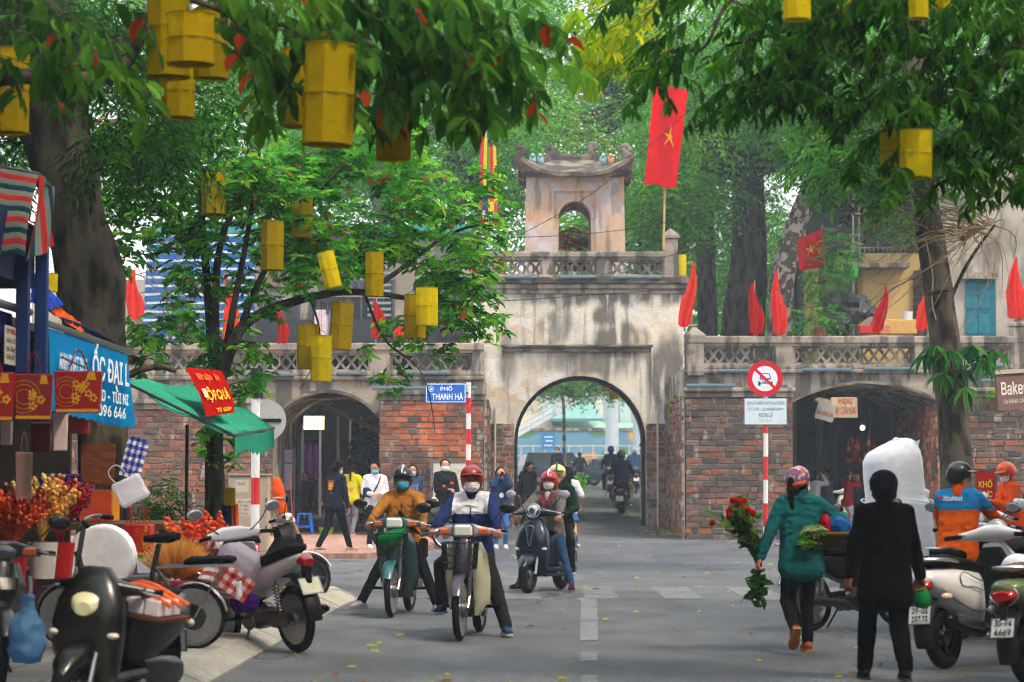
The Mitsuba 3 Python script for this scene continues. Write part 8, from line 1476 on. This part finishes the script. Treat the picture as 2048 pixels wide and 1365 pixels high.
nb_ = Thing('banner', 'dark blue banner with newspaper sheet at the left edge', 'banner'); nbf = lambda u, v: np.stack([XS - .12 + .02 * np.sin(u * 20) * v, 17.6 + 1.5 * u, 2.78 - .48 * v + .012 * np.sin(u * 40) * (v > .9)], -1); nb_.body(thick(grid(nbf, 30, 8), .004), 'thin_cloth', S(40, 52, 130), True); nb_.add('newspaper', bx(XS - .06, XS - .055, 18.55, 18.95, 2.36, 2.66), 'plain', S(186, 176, 160), False)
for i, (s_, z) in enumerate((('TỪ THIỆN', 2.60), ('BÁO', 2.53), ('IN ẤN', 2.46), ('GIÁ RẺ', 2.40))): nb_.add('lettering', move(text(s_, .035, .002, True, .32), (XS - .054, 18.59, z), rz=90), 'plain', S(160, 50, 50) if i == 0 else S(90, 84, 80), False)
nb_.add('top_pole', tube([(XS - .1, 17.4, 2.82), (XS - .06, 19.5, 2.82)], .035, 8), 'metal', S(120, 116, 110))
aw = Thing('striped_awning', 'grey awning striped red and teal at the far left above the shop', 'awning'); YA = 18.6
wp = [at(-90, 318, YA + .9), at(78, 350, YA + .4), at(50, 512, YA - .3), at(-90, 486, YA)]; f0 = bilin(*wp)
def awf(u, v): q = f0(u, v); q[..., 2] -= .04 * np.sin(u * PI * 2.2) ** 2 * v + .0; q[..., 1] -= .10 * np.sin(v * PI); return q
wq = [at(78, 350, YA + .4), at(104, 378, YA + 1.4), at(112, 492, YA + 1.2), at(50, 525, YA - .3)]; f1 = bilin(*wq)
def awg(u, v): q = f1(u, v); q[..., 0] += .03 * np.sin(u * 9 + v * 3); return q
cols = [S(150, 152, 144), S(206, 62, 56), S(140, 144, 140), S(34, 78, 84)]
n = 16
for i in range(n):
    aw.add('stripe', thick(grid(lambda u, v: awf(u, (i + v) / n), 24, 2), .004), 'thin_cloth', cols[i % 4], True)
for i in range(9): aw.add('stripe', thick(grid(lambda u, v: awg((i + u) / 9, v), 2, 16), .004), 'thin_cloth', cols[(i + 1) % 4], True)
aw.add('frame', tube([at(-90, 318, YA + .9), at(78, 350, YA + .4), at(104, 378, YA + 1.4)], .02, 6), 'metal', S(120, 120, 120))
# dried flowers and goods on the pavement
def spray_bunch(name, label, c, h, n, cols_, r, bead=.012, spread=.25, beads=9, wrap=None, flat=1.0):
    t = Thing(name, label, 'flowers'); P = []; C = []; c = np.asarray(c, float); ms = []; st = []
    for i in range(n):
        d = unit(A(r.normal() * spread, r.normal() * spread * .7, 1)); q = smoothline([c, c + d * h * .5 + r.normal(size=3) * .01, c + d * h * r.uniform(.75, 1.1) + A(d[0], d[1], 0) * h * .2], 4)
        stem = tube(q, .003, 4); bl = []
        for j in range(beads): p = q[-1] + (q[len(q) // 2] - q[-1]) * (j / beads) + r.normal(size=3) * .012; bl.append(move(ell((0, 0, 0), (bead, bead, bead * r.uniform(.8, 1.8)), 0), p, rx=r.uniform(0, 90)))
        t.add('spray', cat([stem] + bl), 'plastic', cols_[r.integers(len(cols_))] * r.uniform(.75, 1.2), True)
    if wrap is not None: t.add('vase', move(lathe([(.0, -.30), (.10, -.30), (.13, 0), (.12, 0), (.09, -.28)], 18), c), 'plastic', wrap)
    return t
r9 = np.random.default_rng(98); Rd, Og, Gd = S(160, 16, 20), S(226, 92, 30), S(214, 150, 60)
spray_bunch('dried_flowers', 'bunch of orange red artificial sprays at the left edge of the stall', at(25, 1100, 19.5), .48, 85, [Og, S(200, 60, 26), S(180, 40, 22)], r9, .018, .36, 10, S(150, 20, 20))
spray_bunch('dried_flowers', 'cream and gold artificial blossoms in the middle of the left stall', at(85, 1085, 20), .52, 60, [S(226, 206, 130), Gd, S(220, 170, 70)], r9, .019, .28, 8, S(206, 200, 196))
spray_bunch('dried_flowers', 'deep red artificial berry sprays right of the cream blossoms', at(120, 1085, 20.4), .52, 80, [Rd, S(140, 12, 24), S(190, 30, 30)], r9, .014, .30, 12, S(170, 20, 22))
spray_bunch('dried_flowers', 'orange berry sprays behind the golden palm leaves', at(392, 1150, 21.6), .52, 70, [Og, S(236, 120, 50), S(220, 70, 40)], r9, .019, .30, 8, S(60, 30, 30))
gp = Thing('dried_flowers', 'golden dried palm leaves fanned in a red box', 'flowers'); c = at(352, 1170, 20.6)
for i in range(60):
    d = unit(A(r9.normal() * .45, r9.normal() * .3, 1)); m, k = leafset([c + d * .06] * 7, [unit(d + A(math.cos(a), .2 * r9.normal(), math.sin(a) * .4) * .42) for a in np.linspace(0, PI, 7)], [A(0, -1, .2)] * 7, r9.uniform(.24, .40), .024, 'oval', .3, .1); gp.add('frond', m, 'leaf', S(236, 184, 96) * r9.uniform(.8, 1.25), False)
gp.add('vase', bx(c[0] - .12, c[0] + .14, 20.5, 20.75, .30, c[2] + .03, .01), 'paint', S(176, 22, 22), False)
bw_ = Thing('bubble_wrap_roll', 'big white roll of bubble wrap with red core standing on edge', 'roll'); c = at(204, 1116, 20.8); Rr = 66 * 20.8 / F
rm = lathe([(.05, -.34), (Rr * .97, -.34), (Rr, -.30), (Rr, .30), (Rr * .97, .34), (.05, .34)], 48, 'y'); rm = tm(mani(rm).refine_to_length(.03)); bw_.body(wobble(move(rm, c, rz=6), .006, 16), 'plain', S(232, 236, 240), 40)
bw_.add('core', move(lathe([(.04, -.38), (.062, -.38), (.062, -.33), (.04, -.33)], 20, 'y'), c, rz=6), 'plain', S(190, 30, 36))
def crate(px, py, Y, w, d, h, label, col, rot=0, z=.12, bsd='matte', flaps=True):
    t = Thing('cardboard_box', label, 'box', tf=T().translate([float((px - 1024) * Y / F), float(Y), z]).rotate([0, 0, 1], rot)); t.body(cat([bx(-w / 2, w / 2, -d / 2, d / 2, 0, .01), bx(-w / 2, w / 2, -d / 2, -d / 2 + .008, .011, h), bx(-w / 2, w / 2, d / 2 - .008, d / 2, .011, h), bx(-w / 2, -w / 2 + .008, -d / 2 + .009, d / 2 - .009, .011, h), bx(w / 2 - .008, w / 2, -d / 2 + .009, d / 2 - .009, .011, h)]), bsd, col, False)
    if flaps:
        for s in (-1, 1): t.add('flap', bx(-w / 2, w / 2, s * (d / 2 + .05) - .05, s * (d / 2 + .05) + .05, h + .002, h + .010), bsd, col * 1.05, False)
    return t
BX = S(184, 132, 84)
crate(402, 1290, 20.4, .16, .30, .40, 'tall open cardboard box beside the bicycle rear wheel', BX, 10, flaps=False); crate(350, 1300, 20.2, .34, .30, .22, 'cardboard box on the pavement under the bicycle', BX * .85, 5)
crate(452, 1230, 22.6, .5, .35, .34, 'cardboard box on the pavement behind the white motorbike', BX * .95, 20); crate(330, 1180, 21.4, .34, .3, .30, 'white open box under the golden palm leaves', S(206, 204, 200), 8, .2); crate(20, 1190, 20.5, .4, .4, .5, 'red box below the orange sprays', S(150, 20, 22), 0); crate(95, 1150, 21.2, .5, .4, .55, 'grey box below the cream blossoms', S(110, 104, 100), 0)
crate(285, 1160, 23, .5, .4, .42, 'clear white plastic box behind the bubble wrap roll', S(196, 190, 196), 0, .12, 'film'); crate(190, 1020, 23.4, .3, .3, .30, 'orange red patterned carton leaning in the stall', S(170, 60, 34), 15, 1.05, flaps=False); crate(215, 1015, 23.8, .2, .2, .30, 'yellow and red carton beside the orange one', S(200, 130, 30), -10, 1.05, flaps=False)
tb2 = Thing('stall_table', 'low wooden stall table under the cartons', 'table'); tb2.add('top', bx(-4.9, -3.2, 22.6, 24.4, .98, 1.04), 'matte', S(80, 60, 46), False)
for x in (-4.8, -3.3):
    for y in (22.7, 24.3): tb2.add('leg', bx(x - .03, x + .03, y - .03, y + .03, .1, .978), 'matte', S(70, 52, 40), False)
dsk = Thing('plastic_crate', 'deep blue plastic crate in the dark stall', 'crate'); a = at(135, 985, 23.6); dsk.body(bx(a[0] - .24, a[0] + .24, 23.4, 23.8, a[2] - .2, a[2] + .18, .02), 'plastic', S(20, 50, 150))
sb_ = Thing('shrub', 'small dark leafy shrub in front of the brick wall behind the stall', 'shrub'); m_, c_ = sprays([(at(325, 1010, 33), (.32, .3, .34)), (at(312, 1040, 33), (.3, .3, .3))], 190, .3, 8, .11, .03, [S(30, 54, 34), S(44, 74, 40), S(60, 96, 44)], r9); sb_.add('foliage', m_, 'leaf', c_, False); sb_.add('stem', tube([at(322, 1030, 33), A(at(322, 1030, 33)[0], 33, 0)], .03, 6), 'bark', None, True)
for i, (px0, px1, c, lb) in enumerate(((443, 462, S(24, 56, 96), 'blue cloth hanging beside the slim trunk'), (460, 476, S(206, 80, 26), 'orange cloth hanging beside the slim trunk'))):
    a, b = at(px0, 1090, 29.2), at(px1, 1008, 29.2); k = Thing('hanging_cloth', lb, 'cloth'); k.body(thick(grid(lambda u, v: np.stack([a[0] + (b[0] - a[0]) * u + .02 * v, 29.2 + .04 * np.sin(u * 14 + i), b[2] + (a[2] - b[2]) * v], -1), 16, 10), .01), 'cloth', c, True)
ly = Thing('lantern', 'small yellow lantern box tied to the slim trunk', 'lantern', 'yellow cloth lanterns hung in the trees'); a, b = at(449, 1012, 29.1), at(471, 976, 29.1); ly.add('cover', bx(a[0], b[0], 29.0, 29.12, a[2], b[2], .012), 'thin_cloth', S(200, 170, 20)); ly.add('string', tube([at(452, 960, 29.1), at(460, 976, 29.06)], .004, 4), 'plain', S(150, 150, 40))
# bicycle with silver handlebar beside the black scooter
def bicycle(label, pos, rot, col):
    t = Thing('electric_bicycle', label, 'bicycle', tf=T().translate(list(map(float, pos))).rotate([0, 0, 1], rot).rotate([1, 0, 0], -5)); R = .26
    for x in (.52, -.52): wheel(t, x, R, .028, True); t.add('fender', arc_fender(x, R, R + .02, .03, 20, 170, bulge=.01), 'metal', CH)
    t.add('frame', cat([tube([(.44, 0, .78), (.40, 0, .62), (.05, 0, .34), (-.10, 0, .34)], .028, 8), tube([(-.12, 0, .34), (-.24, 0, .84)], .022, 8), tube([(-.10, 0, .34), (-.52, .05, R)], .014, 6), tube([(-.10, 0, .34), (-.52, -.05, R)], .014, 6), tube([(-.2, 0, .66), (-.52, .05, R)], .012, 6), tube([(-.2, 0, .66), (-.52, -.05, R)], .012, 6)]), 'paint', col)
    t.add('fork', cat([tube([(.52, s * .05, R), (.45, s * .05, .58), (.44, 0, .66)], .014, 6) for s in (-1, 1)]), 'metal', CH)
    t.add('steering_stem', cat([tube([(.44, 0, .66), (.37, 0, 1.03)], .022, 8), tube([(.44, .03, .7), (.375, .03, 1.0)], .010, 6), tube([(.44, -.03, .7), (.375, -.03, 1.0)], .010, 6)]), 'metal', S(120, 122, 126))
    t.add('handlebar', tube(smoothline([(.26, -.30, 1.02), (.33, -.16, 1.05), (.37, 0, 1.04), (.33, .16, 1.05), (.26, .30, 1.02)], 5), .013, 8), 'metal', S(150, 152, 156))
    for s in (-1, 1): t.add('grip', tube([(.30, s * .22, 1.035), (.245, s * .33, 1.015)], .020, 9), 'rubber', K_); t.add('brake_lever', tube([(.34, s * .17, 1.03), (.33, s * .27, 1.0)], .007, 5), 'plastic', K_)
    t.add('saddle', loft([(-.12, 0, .88, .03, .025, 2.2), (-.22, 0, .885, .06, .035, 2.3), (-.34, 0, .895, .11, .045, 2.4), (-.40, 0, .90, .09, .03, 2.2)], 18), 'rubber', K_); t.add('rear_seat', loft([(-.46, 0, .70, .07, .02, 3), (-.50, 0, .71, .09, .03, 3), (-.82, 0, .72, .09, .03, 3), (-.86, 0, .72, .07, .02, 3)], 16), 'rubber', K_)
    t.add('rack', cat([tube([(-.24, s * .07, .66), (-.84, s * .07, .68)], .009, 6) for s in (-1, 1)] + [tube([(-.78, s * .07, .68), (-.54, s * .07, R)], .008, 6) for s in (-1, 1)]), 'metal', CH)
    t.add('motor_hub', move(lathe([(0, -.06), (.10, -.05), (.11, 0), (.10, .05), (0, .06)], 22, 'y'), (-.52, 0, R)), 'metal', S(90, 90, 94)); t.add('battery_case', bx(-.12, .12, -.07, .07, .36, .56, .03), 'plastic', S(30, 30, 34)); t.add('plate', bx(-.90, -.885, -.06, .06, .42, .54), 'plain', S(220, 222, 226), False); t.add('kick_stand', tube([(-.4, .1, .2), (-.42, .2, .0)], .012, 6), 'metal', CH)
    return t
bicycle('silver electric bicycle with black saddle standing among the stall goods', (-3.05, 19.35, .11), 172, S(40, 40, 44))
# things on and beside the parked bikes
pk = Thing('parcel', 'white boxes tied with orange straps on a bicycle carrier at the bottom left', 'parcel', tf=T().translate(list(map(float, at(282, 1206, 14.7)))).rotate([0, 0, 1], -20).rotate([0, 1, 0], 8))
for i in range(4): pk.add('box', bx(-.22 + .11 * i, -.12 + .11 * i, -.16, .14, -.05, .05, .008), 'plain', S(222, 216, 220), False); pk.add('bar', bx(-.235 + .11 * i, -.222 + .11 * i, -.19, .17, .052, .07), 'plain', S(90, 40, 50), False)
for k_, y in enumerate((-.12, .0, .10)): pk.add('strap', tube(smoothline([(-.26, y, .03), (-.1, y + .02, .085 + .01 * k_), (.1, y - .02, .09), (.26, y + .02, .02)], 5), .014, 6), 'plastic', S(226, 96, 26))
pk.add('board', bx(-.26, .26, -.20, .18, -.07, -.052), 'matte', S(90, 50, 40), False)
pb = Thing('plastic_bag', 'translucent blue plastic bag hanging from the black motorbike at left', 'bag'); c = at(55, 1262, 16.0); pb.body(move(wobble(tm(mani(lathe([(0, -.22), (.09, -.21), (.125, -.12), (.12, -.01), (.10, .06), (.06, .11), (.03, .15), (.045, .20), (.06, .23), (.03, .23)], 24)).refine_to_length(.025)), .035, 13), c), 'film', S(120, 176, 220), 50); pb.add('loop', tube(smoothline([c + A(0, 0, .2), c + A(.02, 0, .3), c + A(.01, 0, .36)], 4), .012, 6), 'film', S(190, 200, 210))
hb_ = Thing('helmet', 'glossy black helmet resting among the red flowers at left', 'helmet'); c = at(30, 990, 20); hb_.body(tm(MF.batch_boolean([hull((c, (.13, .115, .10))), hull((c - A(0, 0, .16), (.3, .3, .13)))], m3.OpType.Subtract)), 'paint', S(24, 24, 26), 50); hb_.add('visor', move(ell((0, 0, 0), (.09, .05, .012), 2), c + A(.03, -.12, -.02)), 'paint', S(50, 50, 52), True)
hh_ = Thing('helmet', 'red and white helmet on the mirror of the white motorbike', 'helmet'); c = at(427, 1088, 21.6); hh_.body(tm(MF.batch_boolean([hull((c, (.12, .115, .095))), hull((c - A(0, 0, .16), (.3, .3, .13)))], m3.OpType.Subtract)), 'paint', S(220, 216, 222), 50); hh_.add('stripe', move(ringtorus(.115, .012, 24, 6), c), 'paint', S(160, 30, 60), True)
wh = Thing('helmet', 'white helmet hung at the right edge above the green scooter', 'helmet'); c = at(2036, 1136, 18.6); wh.body(tm(MF.batch_boolean([hull((c, (.13, .12, .11))), hull((c - A(0, 0, .18), (.3, .3, .13)))], m3.OpType.Subtract)), 'paint', S(226, 230, 240), 50); wh.add('visor', move(ell((0, 0, 0), (.10, .05, .012), 2), c + A(-.02, -.12, -.03)), 'paint', S(90, 92, 100), True)
cl = Thing('parcel', 'plastic wrapped parcel of red gingham and white cloth carried on the white motorbike', 'parcel', tf=T().translate(list(map(float, at(462, 1148, 20.5)))).rotate([0, 0, 1], 25).rotate([0, 1, 0], 34))
cl.body(wobble(tm(mani(bx(-.17, .17, -.16, .16, .0, .26, .08)).refine_to_length(.04)), .02, 7), 'film', S(226, 220, 232), 50)
for i in range(8):
    for j in range(5): cl.add('check', wobble(bx(-.18 + .045 * i, -.18 + .045 * (i + 1) - .001, -.168, .168, -.17 + .04 * j, -.17 + .04 * (j + 1) - .001), .002, 20), 'cloth', [S(232, 214, 214), S(214, 110, 110), S(196, 40, 44)][(i % 2) + (j % 2)], False)
pz = Thing('cloth_bundle', 'purple cloth bundle squeezed below the gingham parcel', 'bundle'); pz.body(wobble(tm(mani(move(bx(-.12, .12, -.10, .10, -.08, .08, .05), at(490, 1206, 20.5))).refine_to_length(.03)), .02, 12), 'cloth', S(70, 30, 120), True)
gbz = Thing('plastic_bag', 'green plastic bag of goods lying in the front basket of the green motorbike', 'bag', tf=grn.tf); gbz.body(move(wobble(tm(mani(loft([(-.16, 0, 0, .05, .05, 2.2), (-.08, 0, .02, .085, .07, 2.3), (.05, 0, .03, .10, .085, 2.3), (.14, 0, .10, .05, .05, 2.2), (.17, 0, .17, .02, .03, 2)], 20)).refine_to_length(.03)), .014, 14), (.60, .0, .80), rz=80), 'film', S(30, 160, 84), 50)
EOF_=0
# ------------------------------------------------------------------ the street around the viewer: unseen houses and trees added as shade and as reflections for glossy things
ho = np.random.default_rng(120)
for i, (x0, x1, y0, y1, z, c, lb) in enumerate(((-13, -7.0, -44, -30, 11, S(196, 170, 120), 'unseen ochre shophouse farthest back on the left behind the viewer'), (-13, -7.2, -29.8, -14, 13, S(150, 150, 140), 'unseen grey shophouse on the left behind the viewer'), (-13, -7.0, -13.8, 2, 10, S(190, 180, 150), 'unseen cream shophouse on the left beside the viewer'), (-13, -7.7, 2.2, 30, 8.2, S(150, 146, 136), 'unseen grey shophouse behind the left stalls'),
                                                (8.2, 14, -44, -28, 12, S(170, 150, 130), 'unseen brown shophouse farthest back on the right behind the viewer'), (8.4, 14, -27.8, -10, 10, S(200, 180, 120), 'unseen yellow shophouse on the right behind the viewer'), (8.2, 14, -9.8, 8, 12, S(160, 160, 156), 'unseen grey shophouse on the right beside the viewer'), (9.0, 15, 8.2, 30, 9, S(190, 170, 140), 'unseen cream shophouse on the right behind the parked scooters'), (-13, 14, -48, -45, 12, S(160, 150, 140), 'unseen long house closing the street behind the viewer'))):
    t = Thing('shophouse', lb, 'house'); t.body(bx(x0, x1, y0, y1, 0, z), 'plain', c, False); s = 1 if x0 < 0 else -1; xf = x1 if x0 < 0 else x0
    t.add('roof', bx(x0 - .2, x1 + .4 * (x0 < 0), y0, y1, z + .002, z + .3), 'matte', S(120, 60, 44), False)
    for y in np.arange(y0 + 1, y1 - 1.4, 3.2):
        for zz in np.arange(3.6, z - 1.8, 3.0): t.add('window', bx(xf - .06, xf + .06, y, y + 1.3, zz, zz + 1.6), 'plain', S(60, 70, 66), False)
        t.add('roller_shutter', bx(xf - .05, xf + .05, y - .5, y + 2.2, .1, 2.8), 'plain', S(140, 146, 150), False); t.add('awning', bx(min(xf, xf + s * 1.3), max(xf, xf + s * 1.3), y - .6, y + 2.3, 2.9, 2.96), 'matte', [S(60, 90, 130), S(140, 60, 50), S(60, 110, 90)][int(abs(y)) % 3], False)
def shade_canopy(n, seed):
    r = np.random.default_rng(seed); out = []
    while len(out) < n:
        x, y = r.uniform(-9, 9), r.uniform(-26, 26); z = max(6.2, 1.5 + .2 * max(y, 0) + 2.2) + r.uniform(0, 2.2); out.append((A(x, y, z), A(1.4, 1.4, .8) * r.uniform(.8, 1.3)))
    return out
for t, sd in ((lt, 121), (rt, 122)):
    m_, c_ = sprays(shade_canopy(34, sd), 1500, .8, 8, .30, .12, GREEN_NEAR, np.random.default_rng(sd)); t.add('crown', m_, 'leaf', c_, False, kind='stuff')  # unseen foliage added overhead to shade the street
bk = Thing('tree', 'unseen street tree on the right pavement behind the viewer', 'tree'); bk.add('trunk', limb([(6.2, -9, 0), (6.0, -9, 3), (5.2, -8.6, 6)], .28, .16, 12, 6), 'bark', None, True); m_, c_ = sprays([(A(5 + x, -9 + y, 7 + z), A(1.7, 1.7, 1.1)) for x, y, z in ho.uniform(-2.2, 2.2, (12, 3)) * A(1, 1, .4)], 700, .8, 8, .3, .12, GREEN_NEAR, ho); bk.add('crown', m_, 'leaf', c_, False)
# ------------------------------------------------------------------ the air of the street
scene['haze'] = {'type': 'cube', 'to_world': T().translate([0, 225, 14]).scale([310, 285, 16]), 'bsdf': {'type': 'null'}, 'interior': {'type': 'ref', 'id': 'air'}}
labels['haze'] = {'kind': 'stuff', 'label': 'pale haze in the humid street air', 'category': 'haze'}
